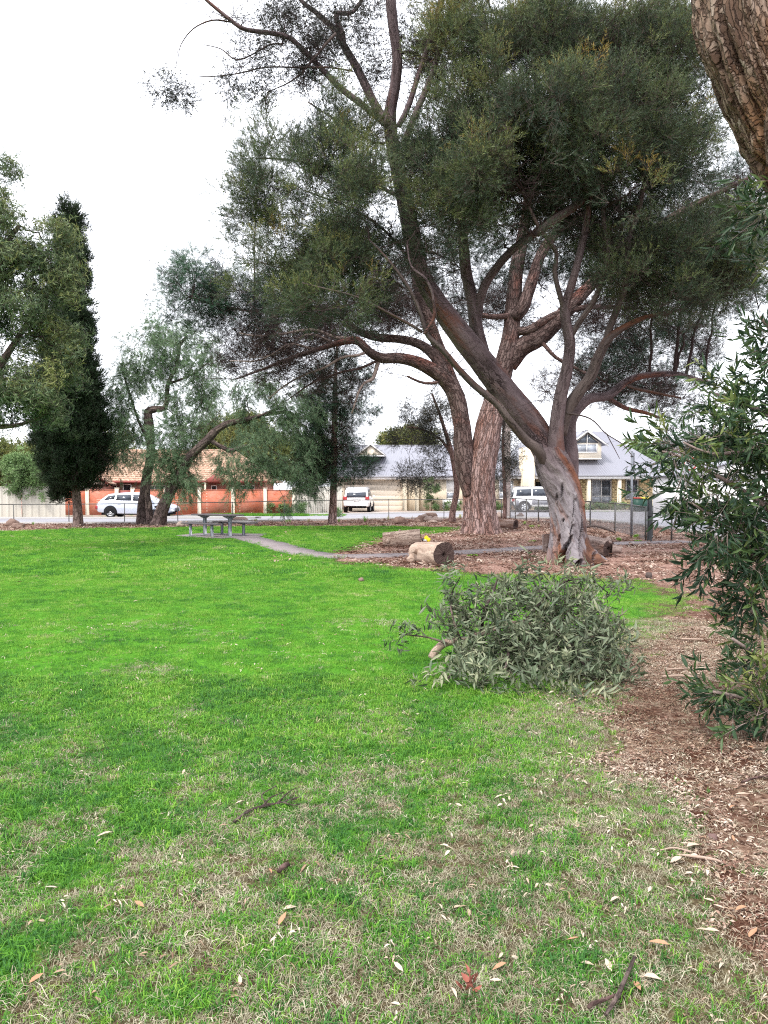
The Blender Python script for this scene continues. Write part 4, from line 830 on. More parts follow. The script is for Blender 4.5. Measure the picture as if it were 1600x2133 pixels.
T.twiggy(480, .02, .2, 2.0, M_twig_dark, lambda S: (S[:, 2] > 4.2), r0=.012, kids=4)
del T

# ---- tall cypress
b = G(161, 1098); D0 = b[1]
T = Tree('cypress_tree', b, 'tall narrow dark cypress on the left with a bare grey-brown trunk')
T.limb([(163, 1101, 10.5, D0), (162, 1070, 9.5, D0), (158, 1020, 9, D0), (152, 975, 8.5, D0), (152, 800, 7, D0), (148, 600, 4, D0), (143, 450, 1.5, D0)], M_brown, 'trunk', 32, 0.12, knob(31, .08, 6, 1, 0.35, 0.25, 6))
cl = []
for (y, x0, x1) in [(446, 134, 152), (460, 130, 160), (480, 124, 168), (520, 116, 178), (560, 106, 182), (610, 95, 188), (660, 85, 192), (710, 80, 198), (760, 76, 206), (810, 74, 212), (860, 72, 220), (905, 66, 230), (945, 70, 226), (975, 92, 214), (1000, 108, 150)]:
    cl.append(((x0+x1)/2, y, (x1-x0)/2*0.92, 40 if y > 470 else 24, D0, -0.2*(y > 800)))
    if y > 500: cl.append(((x0+x1)/2+4, y+22, (x1-x0)/2*0.92, 32, D0, -0.2*(y > 800)))
T.crown(cl, 'cypress', M_twig_dark, 3.4, 16, 0.28, up=1.3, out=0.55, tint0=0.42, tvar=0.25, branch_r=0.02, twig_r=0.008, scl=(0.7, 1.1), rz=1.0, topt=0.1)
T.crown([(150, 985, 60, 22, D0), (200, 965, 30, 16, D0), (105, 985, 28, 26, D0)], 'dead', M_twig_dark, 0.8, 8, 0.3, up=-0.2, tint0=0.2, branch_r=0.015, twig_r=0.006)
# ---- leafy gum at the left edge
b = np.array([-10.9, 19.5, 0.0]); D0 = 19.5
T = Tree('gum_tree', b, 'leafy gum tree reaching in from the left edge in front of the cypress')
T.limb([(-95, 1160, 24, D0), (-90, 1000, 20, D0), (-85, 850, 17, D0), (-70, 700, 14, D0), (-60, 550, 10, D0), (-40, 400, 7, D0), (-30, 250, 4, D0)], M_brown, 'trunk', 20, 0.15, knob(41, .08, 4, 1))
T.limb([(-85, 860, 10, D0), (-30, 800, 9, D0), (0, 760, 8, D0), (30, 715, 6, D0), (60, 670, 4, D0), (90, 620, 3, D0)], M_brown, 'limb', 12, 0.15)
T.limb([(-85, 900, 8, D0), (-20, 890, 6, D0), (40, 885, 4, D0), (100, 860, 2, D0)], M_brown, 'limb', 10, 0.15)
T.limb([(-60, 560, 8, D0), (0, 520, 6, D0), (40, 470, 3.5, D0)], M_brown, 'limb', 10, 0.15)
T.crown([(5, 345, 18, 38, D0), (-30, 400, 50, 60, D0), (15, 470, 40, 60, D0), (45, 560, 60, 70, D0, .05), (105, 520, 62, 50, D0+.5, .1), (120, 600, 60, 62, D0+.5, .15), (30, 650, 80, 60, D0), (120, 690, 62, 60, D0+.6, .15), (20, 770, 70, 50, D0, .1), (85, 810, 90, 42, D0-.3, .15), (20, 850, 60, 32, D0), (95, 868, 42, 28, D0), (20, 560, 60, 80, D0), (-60, 620, 80, 150, D0), (-60, 790, 70, 70, D0), (150, 760, 35, 40, D0+.5, .1)],
        'gum', M_twig_dark, 2.1, 15, 0.36, up=-0.15, out=0.45, tint0=0.55, tvar=0.22, branch_r=0.03, twig_r=0.01, scl=(0.75, 1.1), topt=0.2)
# ---- pepper trees
b = G(306, 1094); D0 = b[1]
T = Tree('pepper_tree', b, 'pepper tree with an upright twisted trunk and airy weeping foliage by the parked wagon')
T.limb([(298, 1097, 14, D0), (298, 1060, 12, D0), (302, 1030, 11, D0), (305, 1000, 10, D0), (312, 960, 9, D0), (314, 920, 8.5, D0), (312, 880, 8, D0), (309, 858, 8.5, D0), (325, 852, 7, D0), (342, 850, 5.5, D0), (348, 830, 4.5, D0), (350, 800, 4, D0), (368, 760, 3.5, D0), (374, 720, 3.5, D0), (388, 702, 2.5, D0)], M_pep, 'trunk', 28, 0.12, knob(51, .14, 5, 1.5, .3, .3, 5))
T.limb([(312, 1094, 8, D0-.3), (311, 1060, 7, D0-.3), (306, 1025, 6, D0-.2), (305, 990, 6, D0-.1)], M_pep, 'limb', 14, 0.15, knob(52, .12, 5, 1.5))
T.limb([(309, 862, 4, D0), (301, 872, 3, D0), (304, 890, 2, D0)], M_pep, 'limb', 8, 0.1)
T.limb([(315, 930, 4, D0), (290, 880, 3, D0), (270, 820, 2.5, D0), (255, 770, 1.5, D0)], M_pep, 'limb', 8, 0.2)
T.limb([(350, 800, 3, D0), (400, 780, 2, D0), (440, 750, 1.2, D0)], M_pep, 'limb', 8, 0.2)
T.crown([(300, 700, 50, 40, D0), (350, 690, 55, 40, D0), (400, 720, 55, 50, D0), (430, 770, 40, 60, D0), (260, 800, 38, 60, D0), (240, 850, 28, 60, D0, -.1), (330, 780, 50, 50, D0+.5), (390, 830, 45, 50, D0), (270, 900, 38, 60, D0-.2, -.05), (360, 910, 48, 60, D0-.6, -.1), (345, 965, 48, 55, D0-.8, -.15), (425, 850, 34, 50, D0), (300, 740, 55, 40, D0), (245, 940, 26, 40, D0+.5, -.1), (385, 985, 34, 40, D0-.6, -.15), (400, 900, 30, 40, D0, -.1)],
        'pepper', M_twig, 2.4, 13, 0.5, up=-0.6, out=0.4, tint0=0.74, tvar=0.22, branch_r=0.02, twig_r=0.009, scl=(0.7, 1.3), topt=0.15, hang=0.3, hole=0.33)
b = G(334, 1096); D0 = b[1]
T = Tree('pepper_tree', b, 'pepper tree with a trunk leaning right over the picnic table, dense weeping foliage')
T.limb([(328, 1099, 15, D0), (338, 1062, 13, D0), (352, 1032, 11, D0), (372, 990, 10, D0), (388, 965, 10, D0), (402, 945, 9, D0), (436, 912, 9, D0), (452, 895, 7.5, D0), (475, 882, 7, D0), (500, 877, 6, D0), (520, 872, 4.5, D0), (545, 865, 3.5, D0), (580, 850, 2.5, D0)], M_pep, 'trunk', 28, 0.12, knob(53, .14, 5, 1.5, .35, .3, 5))
T.limb([(436, 916, 5, D0), (455, 928, 4.5, D0), (478, 939, 4.5, D0), (490, 936, 4, D0), (508, 930, 3.5, D0), (530, 925, 2, D0)], M_pep, 'limb', 10, 0.12, wob=.05)
T.limb([(545, 865, 3, D0+1), (600, 860, 4, D0+1.5), (620, 880, 3, D0+1.5), (640, 890, 3, D0+1.5)], M_pep, 'limb', 8, 0.12, wob=.05)
T.crown([(500, 800, 30, 25, D0, .2), (555, 795, 40, 30, D0, .2), (600, 825, 35, 40, D0, .05), (520, 865, 30, 35, D0, .15), (575, 880, 34, 50, D0, .1), (620, 900, 30, 55, D0+.5, 0), (475, 955, 26, 32, D0-.3, .05), (520, 950, 28, 45, D0-.5, .1), (570, 965, 30, 50, D0-.3, -.05), (610, 985, 30, 50, D0-.3, -.1), (490, 1000, 26, 26, D0-.5, -.05), (535, 1010, 30, 30, D0-.2, -.1), (590, 1035, 28, 20, D0-.4, -.1), (655, 860, 28, 40, D0+1.5, .1), (650, 960, 24, 60, D0+1.5, -.05), (630, 1020, 24, 26, D0+1, -.1), (480, 900, 28, 22, D0+2, .35), (370, 1000, 35, 30, D0-.6, -.05)],
        'pepper', M_twig, 2.8, 15, 0.45, up=-0.75, out=0.4, tint0=0.55, tvar=0.35, branch_r=0.02, twig_r=0.009, scl=(0.7, 1.2), topt=0.2, hang=0.4, hole=0.40)
# ---- slim pine by the road
b = G(694, 1092); D0 = b[1]
T = Tree('pine_tree', b, 'slim straight pine with reddish trunk right of the picnic table')
T.limb([(692, 1095, 9, D0), (694, 1050, 7.5, D0), (695, 1000, 7, D0), (696, 940, 6.5, D0), (697, 880, 6, D0), (698, 820, 5, D0), (700, 760, 3.5, D0), (705, 700, 2, D0)], M_pine, 'trunk', 24, 0.15, knob(61, .07, 5, 1.5, .25, .2))
T.crown([(700, 770, 50, 35, D0), (650, 800, 35, 30, D0), (745, 810, 35, 35, D0), (670, 850, 40, 35, D0, .1), (730, 870, 35, 35, D0), (660, 920, 35, 35, D0-.3), (725, 930, 38, 35, D0), (745, 970, 35, 26, D0), (665, 980, 32, 30, D0), (705, 990, 26, 25, D0), (690, 830, 42, 40, D0), (735, 1000, 20, 18, D0), (640, 850, 26, 30, D0), (765, 850, 22, 26, D0), (765, 975, 14, 16, D0), (700, 880, 50, 40, D0+.6), (700, 950, 48, 40, D0+.8), (640, 900, 24, 40, D0, .1), (650, 1010, 26, 20, D0)],
        'pine', M_twig_dark, 2.3, 15, 0.42, up=0.2, out=0.6, tint0=0.4, tvar=0.3, branch_r=0.02, twig_r=0.009, scl=(0.6, 1.1))
T.crown([(655, 955, 30, 25, D0-.4), (730, 960, 30, 30, D0-.2), (700, 900, 30, 60, D0)], 'dead', M_twig_dark, 1.2, 7, 0.4, up=-.3, tint0=0.7, branch_r=.012, twig_r=.006)
# ---- slender dark tree behind the pine, and its neighbour
b = G(943, 1089); D0 = b[1]
T = Tree('slender_tree', b, 'slender dark-leaved tree just left of the massive pine trunk, in front of the garage')
T.limb([(941, 1091, 8, D0), (944, 1060, 6.5, D0), (952, 1020, 6, D0), (948, 985, 5.5, D0), (940, 940, 5, D0), (928, 900, 4, D0), (915, 860, 3, D0), (900, 820, 2, D0)], M_pined, 'trunk', 16, 0.15, knob(66, .08, 5, 1))
T.limb([(942, 950, 3, D0), (915, 915, 2.5, D0), (880, 895, 2, D0), (850, 890, 1.4, D0)], M_pined, 'limb', 8, 0.2, wob=.1)
T.crown([(880, 860, 45, 32, D0), (920, 880, 40, 40, D0), (850, 910, 40, 22, D0), (900, 930, 45, 30, D0), (850, 980, 26, 20, D0), (900, 985, 45, 26, D0), (930, 830, 30, 30, D0), (850, 1010, 22, 16, D0), (865, 880, 35, 20, D0)],
        'darkleaf', M_twig_dark, 1.7, 13, 0.42, up=0.2, out=0.5, tint0=0.4, tvar=0.3, branch_r=.015, twig_r=.008, scl=(0.7, 1.2), topt=.3)
b = G(1051, 1081); D0 = b[1]
T = Tree('slender_tree', b, 'thin dark-leaved tree in the gap between the massive pine and the leaning gum')
T.limb([(1051, 1083, 4.5, D0), (1052, 1040, 4, D0), (1050, 990, 3.5, D0), (1048, 930, 3, D0), (1050, 860, 2, D0)], M_pined, 'trunk', 12, 0.2)
T.crown([(1050, 900, 28, 30, D0), (1058, 940, 26, 30, D0), (1042, 970, 24, 26, D0), (1062, 975, 16, 20, D0, .3), (1045, 1010, 14, 14, D0), (1070, 900, 20, 22, D0), (1040, 860, 22, 24, D0)], 'darkleaf', M_twig_dark, 2.0, 13, 0.4, up=0.2, tint0=0.45, tvar=0.3, branch_r=.015, twig_r=.008, scl=(0.7, 1.2))
M_logside = barkmat('weathered_log', [(0.17, 0.11, 0.085), (0.33, 0.24, 0.19), (0.44, 0.34, 0.275), (0.52, 0.43, 0.36)], (0.1, 0.05, 0.04), 'smooth', patch=(0.3, 0.17, 0.12), bump=0.7, dist=0.02)
# ---- small round tree by the beige fence
b = G(62, 1079); D0 = b[1]
T = Tree('bushy_tree', b, 'small round bright green tree against the beige metal fence', 'tree')
T.limb([(62, 1081, 5, D0), (64, 1055, 4, D0), (70, 1035, 3.5, D0), (72, 1010, 3, D0), (60, 980, 2, D0)], M_pined, 'trunk', 12, 0.15)
T.limb([(68, 1040, 3, D0), (80, 1030, 2.6, D0), (90, 1010, 2, D0)], M_pined, 'limb', 8, 0.15)
T.crown([(50, 985, 48, 28, D0), (30, 1005, 32, 26, D0), (80, 1000, 36, 26, D0), (55, 965, 40, 16, D0, .15), (60, 1020, 34, 18, D0), (98, 1020, 14, 24, D0), (25, 970, 26, 18, D0, .1), (108, 1000, 18, 14, D0)],
        'bush', M_twig_dark, 2.2, 12, 0.33, up=0.2, out=0.7, tint0=0.5, tvar=0.25, branch_r=.015, twig_r=.008, scl=(0.7, 1.1), topt=0.4)

# ---- background trees beyond the houses
def bgtree(px, py0, w, y1, D, key, label, tint, n=7, sc=(1.3, 2.2), per=14, sub=0.5, name='background_tree'):
    b = np.array([*P(px, 1020, D)[:2], 0.0]); T = Tree(name, b, label, 'tree', None)
    T.limb([(px, 1022+CAM_H*F/D, 7, D), (px+2, (py0+1020)/2, 5, D), (px, py0+10, 2, D)], M_brown, 'trunk', 10, 0.6)
    cl = []
    for k in range(n):
        a = k/n; cl.append((px+w*0.5*math.cos(k*2.4)*(1 if k else 0), py0+(y1-py0)*(0.2+0.65*a), w*0.42, (y1-py0)*0.24, D+1.5*math.sin(k*2.1)))
    T.crown(cl, key, M_twig_dark, sub, per, 0.8, up=0.4, out=0.6, tint0=tint, tvar=0.25, branch_r=.04, twig_r=.02, scl=sc, topt=.3)
bgtree(20, 930, 110, 1010, 72, 'yellow', 'dull olive tree beyond the beige metal fence at the far left', 0.35)
bgtree(245, 908, 62, 1010, 78, 'yellow', 'yellow-green tree behind the terracotta tiled roof', 0.6)
bgtree(520, 870, 130, 1000, 80, 'yellow', 'broad yellow-green tree behind the weeping pepper foliage', 0.5)
bgtree(650, 900, 80, 1010, 80, 'bush', 'green tree behind the slim roadside pine', 0.25)
bgtree(1345, 925, 60, 1010, 84, 'bush', 'fresh green tree rising behind the grey roof hip next to the sign post', 0.55)
bgtree(1480, 900, 150, 1010, 88, 'darkleaf', 'dark tree beyond the white garage at the far right', 0.6)
bgtree(850, 900, 70, 940, 90, 'yellow', 'hazy olive tree showing above the corrugated garage roof', 0.5)
bgtree(-120, 900, 150, 1000, 72, 'darkleaf', 'dark tree beyond the beige fence just outside the left edge', 0.4)

# ---- thick trunk at the upper right, close to the camera
D0 = 5.0; b = np.array([3.55, 5.0, 0.0])
T = Tree('rough_barked_tree', b, 'thick flaky-barked trunk leaning in across the upper right corner')
V0 = [(1980, 1540, 120, D0), (1970, 1300, 105, D0), (1940, 1000, 98, D0), (1880, 750, 92, D0), (1795, 540, 86, D0), (1700, 375, 84, D0), (1640, 270, 86, D0), (1592, 170, 88, D0-.05), (1560, 70, 92, D0-.1), (1545, -30, 96, D0-.1), (1530, -160, 80, D0-.1), (1500, -330, 60, D0-.1)]
def flaky(TH, S, R):
    n = fbm(np.cos(TH)*4.2, np.sin(TH)*4.2, S*5.0, 71, 2); q = np.floor(n*9)/9+(n*9-np.floor(n*9))**4/9
    rid = 1-np.abs(2*vn(np.cos(TH)*5, np.sin(TH)*5, S*1.6, 72)-1); fine = fbm(np.cos(TH)*14, np.sin(TH)*14, S*18, 73, 3)
    return R*(1+(q-0.5)*0.22+(fine-0.5)*0.10-0.13*sst(rid, 0.8, 1.0)+(fbm(np.cos(TH), np.sin(TH), S*2, 75, 2)-0.5)*0.12)
T.limb(V0, M_fgb, 'trunk', 260, 0.011, flaky, 0.2)
T.limb([(1650, 330, 50, D0-.12), (1640, 240, 46, D0-.2), (1662, 170, 44, D0-.2), (1690, 60, 40, D0-.1), (1720, -80, 34, D0)], M_fgb, 'limb', 90, 0.02, flaky)
del T

# ---- broad-leaved shrub on the right with 300 separate leaves
def leafparts(T, subs, outdir, mat, n, L, Wd, tint0, mesh_name='leaf', rad=0.16):
    ms = []
    for k in range(4):
        r = np.random.default_rng(500+k); V, Q, T_, per = leaves([[0, 0, 0]], np.array([[0, 0, 1.0]]), np.array([[1.0, 0, 0]]), [L*r.uniform(.85, 1.2)], [Wd*r.uniform(.9, 1.15)], True, r.uniform(0.08, 0.25))
        ms.append(mk('leaf', V, Q, T_, [mat], smooth=True, attrs={'lr': np.full(8, r.uniform(.2, .8))}))
    i = RNG.integers(0, len(subs), n); off = nrm(RNG.normal(size=(n, 3)))*rad*RNG.uniform(.5, 1, (n, 1)); p = subs[i]+off; d = nrm(off/rad+np.array(outdir)+RNG.normal(0, .4, (n, 3))); e = eul(d)
    p = p[:, :]; keep = p[:, 2] > 0.03
    for k in np.where(keep)[0]:
        o = link('leaf', ms[k % 4], T.root, tuple(p[k]-T.o), tuple(e[k])); o['tint'] = float(np.clip(RNG.normal(tint0, .2), 0, 1))
b = np.array([2.75, 5.3, 0.0]); D0 = 5.3
T = Tree('leafy_shrub', b, 'tall glossy green shrub with lance-shaped leaves filling the right edge', 'shrub')
for K in ([(1640, 1510, 13, 5.3), (1650, 1300, 12, 5.3), (1640, 1100, 11, 5.3), (1650, 900, 9, 5.3), (1640, 700, 7, 5.3), (1630, 500, 5, 5.2), (1610, 380, 3, 5.1)],
          [(1645, 1515, 10, 5.3), (1690, 1300, 10, 5.5), (1720, 1000, 8, 5.6), (1730, 700, 5, 5.6)],
          [(1645, 1230, 7, 5.3), (1590, 1180, 6, 5.2), (1540, 1120, 4.5, 5.1), (1490, 1080, 3, 5), (1440, 1050, 2, 4.9)],
          [(1655, 1110, 7, 5.3), (1580, 1040, 5.5, 5.3), (1500, 990, 4.5, 5.2), (1420, 950, 3, 5.1), (1380, 940, 2, 5)],
          [(1650, 980, 6, 5.3), (1600, 930, 5, 5.2), (1560, 935, 4, 5.1), (1480, 945, 3, 5), (1420, 920, 2, 5)],
          [(1650, 900, 6, 5.3), (1590, 860, 5, 5.4), (1530, 840, 4, 5.5), (1480, 820, 2.5, 5.5)],
          [(1645, 740, 5, 5.3), (1610, 700, 3.5, 5.2), (1580, 660, 2.5, 5.1)],
          [(1640, 1450, 7, 5.3), (1600, 1400, 6, 5.1), (1570, 1360, 5, 5), (1530, 1330, 3, 4.9)],
          [(1640, 1480, 6, 5.3), (1590, 1470, 5, 5), (1540, 1450, 4, 4.9), (1490, 1440, 3, 4.8)],
          [(1645, 1350, 6, 5.3), (1590, 1290, 5, 5.2), (1530, 1250, 3.5, 5.2), (1480, 1230, 2, 5.1)]):
    T.limb(K, M_twig_pale if K[0][2] < 8 else M_brown, 'branch', 8, 0.08, wob=0.03)
S_ = T.crown([(1463, 915, 50, 18, 5.1, .08), (1403, 935, 26, 14, 5.0, .1), (1538, 870, 60, 42, 5.3), (1578, 830, 50, 50, 5.5, -.05), (1508, 905, 44, 30, 5.2), (1478, 1030, 42, 20, 5.0, .05), (1430, 1012, 22, 9, 5.0, .05), (1538, 1000, 60, 44, 5.2, .05), (1578, 950, 60, 60, 5.3), (1493, 1085, 42, 18, 5.0),
    (1558, 1090, 60, 40, 5.2), (1598, 1060, 50, 60, 5.3, -.1), (1478, 1145, 46, 18, 5.0, -.05), (1553, 1160, 55, 26, 5.1, -.05), (1603, 1170, 40, 40, 5.2, -.08), (1558, 1235, 36, 14, 5.1, -.05), (1598, 1260, 36, 22, 5.1), (1618, 1130, 40, 60, 5.2, -.1),
    (1608, 1340, 24, 22, 5.0), (1598, 1420, 26, 22, 4.9, .05), (1623, 1480, 30, 26, 4.9), (1538, 1445, 40, 20, 4.85), (1593, 1485, 38, 20, 4.8), (1623, 700, 36, 40, 5.1, .1), (1633, 560, 26, 26, 5.1), (1610, 425, 32, 30, 5.05, .2), (1638, 380, 26, 22, 5.0, .1),
    (1598, 770, 34, 26, 5.4), (1628, 870, 40, 50, 5.2), (1633, 980, 40, 60, 5.1), (1578, 900, 50, 44, 5.2, .1), (1518, 835, 28, 20, 5.5, .1), (1698, 1100, 50, 180, 5.4), (1708, 820, 40, 120, 5.4)],
    'lance', M_twig_pale, 9.5, 5, 0.13, up=-0.05, out=0.55, tint0=0.40, tvar=0.28, branch_r=.007, twig_r=.0035, scl=(0.7, 1.2), topt=.4, dirv=(-0.6, -0.1, -0.1))
leafparts(T, S_[S_[:, 0] < 2.7], (-0.5, -0.3, 0), G_fgl, 300, 0.10, 0.019, .42)
del T

# ---- freshly cut branch lying on the lawn
b = np.array([*G(1120, 1400)[:2], 0.0])
T = Tree('cut_branch', b, 'heap of freshly cut gum branch with grey-green leaves lying on the lawn', 'branch')
T.limb([(900, 1371, 9, 7.15), (908, 1356, 8.5, 7.15), (925, 1341, 8, 7.15), (945, 1336, 7.5, 7.15), (968, 1334, 7, 7.15), (1000, 1322, 6, 7.15), (1060, 1300, 5.5, 7.15), (1130, 1300, 5, 7.1), (1220, 1320, 4, 7.0), (1300, 1370, 2.5, 6.8)], M_logside, 'branch', 16, 0.02, knob(81, .12, 14, 3))
for K in ([(930, 1340, 3, 7.1), (900, 1330, 2, 7.1), (870, 1325, 1.6, 7.05), (830, 1322, 1.0, 7.0)], [(1000, 1322, 4, 7.15), (1010, 1270, 3.5, 7.2), (1030, 1230, 2.5, 7.3), (1040, 1200, 1.5, 7.3)], [(960, 1335, 3, 7.1), (945, 1290, 2.5, 7.1), (940, 1240, 1.8, 7.2), (960, 1200, 1, 7.2)],
          [(1090, 1300, 4, 7.1), (1130, 1250, 3, 7.2), (1180, 1210, 2, 7.3), (1230, 1210, 1.5, 7.3), (1265, 1235, 1, 7.3)], [(1060, 1305, 4, 7.1), (1060, 1360, 3, 6.7), (1050, 1400, 2, 6.5)], [(1000, 1325, 3, 7.1), (970, 1380, 2.5, 6.7), (930, 1410, 1.5, 6.45)], [(1160, 1305, 3.5, 7.0), (1200, 1360, 3, 6.6), (1240, 1410, 2, 6.35)]):
    T.limb(K, M_pep, 'branchlet', 8, 0.04, wob=0.02)
S_ = T.crown([(985, 1255, 30, 34, 7.2, .12), (1030, 1240, 44, 28, 7.3, .15), (1085, 1235, 48, 34, 7.3, .1), (1195, 1205, 28, 16, 7.35, .25), (1240, 1225, 30, 22, 7.3, .1), (1140, 1240, 50, 34, 7.2, .05), (1010, 1310, 44, 36, 7.1, .05), (1095, 1300, 80, 50, 7.0), (1190, 1290, 76, 46, 7.0), (1262, 1300, 36, 34, 6.9),
    (1030, 1375, 66, 42, 6.7), (1130, 1370, 84, 52, 6.6), (1230, 1370, 80, 52, 6.5, -.03), (1295, 1390, 42, 40, 6.4, -.05), (960, 1425, 50, 14, 6.25, .05), (915, 1432, 30, 7, 6.2, .08), (1070, 1425, 84, 22, 6.15), (1180, 1428, 90, 22, 6.1), (1275, 1430, 55, 18, 6.1), (965, 1385, 26, 24, 6.7), (945, 1275, 16, 26, 7.15, .1)],
    'cut', M_pep, 16, 7, 0.15, zmin=.025, up=-0.35, out=0.6, tint0=0.5, tvar=0.32, branch_r=.006, twig_r=.003, scl=(0.5, 1.2), topt=.3, hang=.06)
leafparts(T, S_, (0, -0.5, -.2), G_cut, 300, 0.115, 0.024, .5)
S2 = T.crown([(860, 1326, 30, 8, 7.05), (935, 1205, 22, 18, 7.2)], 'cut', M_pep, 4, 3, 0.08, tint0=.4, branch_r=.003, twig_r=.002, scl=(.6, .9))
del T

# ================================================================== LOGS, ROCKS, STUMPS
M_loggrey = barkmat('grey_log', [(0.13, 0.09, 0.08), (0.24, 0.18, 0.16), (0.38, 0.3, 0.27)], (0.03, 0.02, 0.02), 'smooth', patch=(0.2, 0.11, 0.08), bump=0.8, dist=0.02)
t = NT('log_end_grain'); v = t.attr('bc', out='Vector'); sx = t.n('ShaderNodeSeparateXYZ'); t.l(v, sx.inputs[0])
r_ = t.math('SQRT', t.math('ADD', t.math('MULTIPLY', sx.outputs[0], sx.outputs[0]), t.math('MULTIPLY', sx.outputs[1], sx.outputs[1])))
ring = t.math('SINE', t.math('ADD', t.math('MULTIPLY', r_, 190.0), t.math('MULTIPLY', t.noise(v, 6), 6.0)))
ang = t.math('ARCTAN2', sx.outputs[1], sx.outputs[0]); cmb = t.n('ShaderNodeCombineXYZ'); t.l(t.math('MULTIPLY', ang, 7.0), cmb.inputs[0]); t.l(r_, cmb.inputs[1])
rad = t.noise(cmb.outputs[0], 1.6, 3, 0.7)
c = t.mix(t.rng(ring, -1, 1), (0.035, 0.022, 0.02), (0.075, 0.05, 0.045)); c = t.mix(t.rng(rad, 0.55, 0.7), c, (0.20, 0.145, 0.125)); c = t.mix(t.rng(r_, 0.0, 0.07), (0.008, 0.005, 0.004), c)
p = t.pr(c, 0.9, 0.1); t.bump(p, t.math('ADD', rad, t.math('MULTIPLY', ring, 0.2)), 0.6, 0.01); M_end = t.m
def log(name, a, b, ra, rb, mat, label, seg=56, knots=(), cat='log', hollow=0.25, split=0.0, group=None):
    a = np.array(a, float); b = np.array(b, float); o = np.array([a[0], a[1], 0]); L = np.linalg.norm(b-a); root = empty(name, tuple(o), label=label, cat=cat, group=group)
    sd = int(abs(a[0]*97+a[1]*31)) % 900
    def f(TH, S, R):
        return R*(1+(fbm(np.cos(TH)*1.5, np.sin(TH)*1.5, S*2.2, sd, 3)-0.5)*0.28+(fbm(np.cos(TH)*7, np.sin(TH)*7, S*1.6, sd+2, 3)-0.5)*0.10-split*sst(np.cos(TH-4.0), 0.75, 1)*0.3)
    n = 6; K = np.array([[*(a+(b-a)*k/n), ra+(rb-ra)*k/n] for k in range(n+1)])
    V, Q, T_, bc, C, R = tube(K, seg, 0.04, f, 0.0, 0.0, sd, cap=False)
    link('bark', mk('bark', V-o, Q, None, [mat], smooth=True, attrs={'bc': bc}), root)
    for e, ring_, sgn in ((0, V[:seg], -1), (1, V[-seg:], 1)):
        c0 = ring_.mean(0); ax = nrm(b-a)*sgn; fr = np.linspace(1, 0, 9)[:-1]; rows = [];
        for q in fr:
            dep = -0.10*hollow*2*(1-sst(q, 0.0, hollow+0.05))+(0.012 if 0.93 < q < 0.999 else 0); jit = (vn(np.arange(seg)*0.9, q*5, 0, sd)-0.5)*0.02*(q < 1)
            rows.append(c0+(ring_-c0)*q+ax*(dep+jit)[:, None] if q < 1 else ring_)
        rows.append(np.repeat((c0-ax*0.16*hollow*2)[None], seg, 0)); VV = np.vstack(rows); nr_ = len(rows); i = np.arange(nr_-1)[:, None]*seg; j = np.arange(seg)[None]; k = (j+1) % seg
        QQ = np.stack([i+j, i+seg+j, i+seg+k, i+k] if sgn < 0 else [i+j, i+k, i+seg+k, i+seg+j], -1).reshape(-1, 4)
        u = nrm(np.cross(ax, [0, 0, 1])); w = np.cross(ax, u); rel = VV-c0; bcx = np.stack([rel @ u, rel @ w, np.zeros(len(VV))], -1)
        link('end_grain', mk('end_grain', VV-o, QQ, None, [M_end], smooth=True, attrs={'bc': bcx}), root)
    for (tt, dv, rr, ln) in knots:
        q = a+(b-a)*tt; dv = nrm(np.array(dv, float)); r0 = ra+(rb-ra)*tt
        V, Q, T_, bc, _, _ = tube(np.array([[*(q+dv*r0*0.6), rr*1.5], [*(q+dv*(r0+ln*.4)), rr*1.05], [*(q+dv*(r0+ln)), rr], [*(q+dv*(r0+ln+.01)), rr*.5]]), 16, 0.03, None, 0, 0, 3)
        link('knot', mk('knot', V-o, Q, T_, [mat], smooth=True, attrs={'bc': bc}), root)
    return root
gL = G(868, 1172); gR = G(922, 1180)
log('fallen_log', [gR[0]-.50, gR[1]+.95, 0.22], [gR[0]+.03, gR[1]-.05, 0.255], 0.23, 0.262, M_logside, 'short thick pale log with a dark cracked round end, nearest of the fallen logs', knots=[(0.28, (-.8, -.6, 0.25), 0.06, 0.09), (0.12, (-.8, -.4, -0.6), 0.09, 0.10), (0.5, (-.6, -.5, -0.85), 0.06, 0.06)], hollow=0.16)
gL = G(798, 1142); gR = G(876, 1137)
log('fallen_log', [gL[0], gL[1]+.75, 0.2], [gR[0]-.02, gR[1]-.25, 0.24], 0.2, 0.25, M_logside, 'longer pale log lying behind the nearest one at the lawn edge', knots=[(0.45, (0, -.2, 1), 0.03, 0.04), (0.12, (0, -1, -.2), .05, .05)], hollow=0.3)
g = G(1262, 1160)
log('fallen_log', [g[0]-.75, g[1]+1.1, 0.30], [g[0]+.06, g[1]-.05, 0.2], 0.31, 0.21, M_loggrey, 'grey split log lying against the right foot of the leaning gum', knots=[(0.8, (.5, -.5, .5), .09, .1), (0.95, (.9, -.2, -.1), .08, .12), (.3, (.3, -.2, 1), .06, .06)], split=.5)
g = G(1147, 1152)
log('standing_log', [g[0], g[1]+.3, 0.0], [g[0]-.03, g[1]+.3, 0.46], 0.14, 0.12, M_loggrey, 'short upright weathered log post at the left foot of the leaning gum', knots=[(.3, (-.5, -1, .2), .04, .05)], cat='log', hollow=.3)
g = G(1062, 1103)
log('fallen_log', [g[0]-.35, g[1]+.5, 0.22], [g[0]+.25, g[1]+.0, 0.2], 0.2, 0.21, M_loggrey, 'hollow grey log half hidden behind the massive pine trunk', hollow=.6)
g = G(1272, 1118)
T0 = None
mb_pts = np.array([[g[0]-1.1, g[1], .32, .03], [g[0]-.6, g[1]-.1, .36, .035], [g[0]-.1, g[1]-.2, .2, .03], [g[0]+.1, g[1]-.2, .1, .02]])
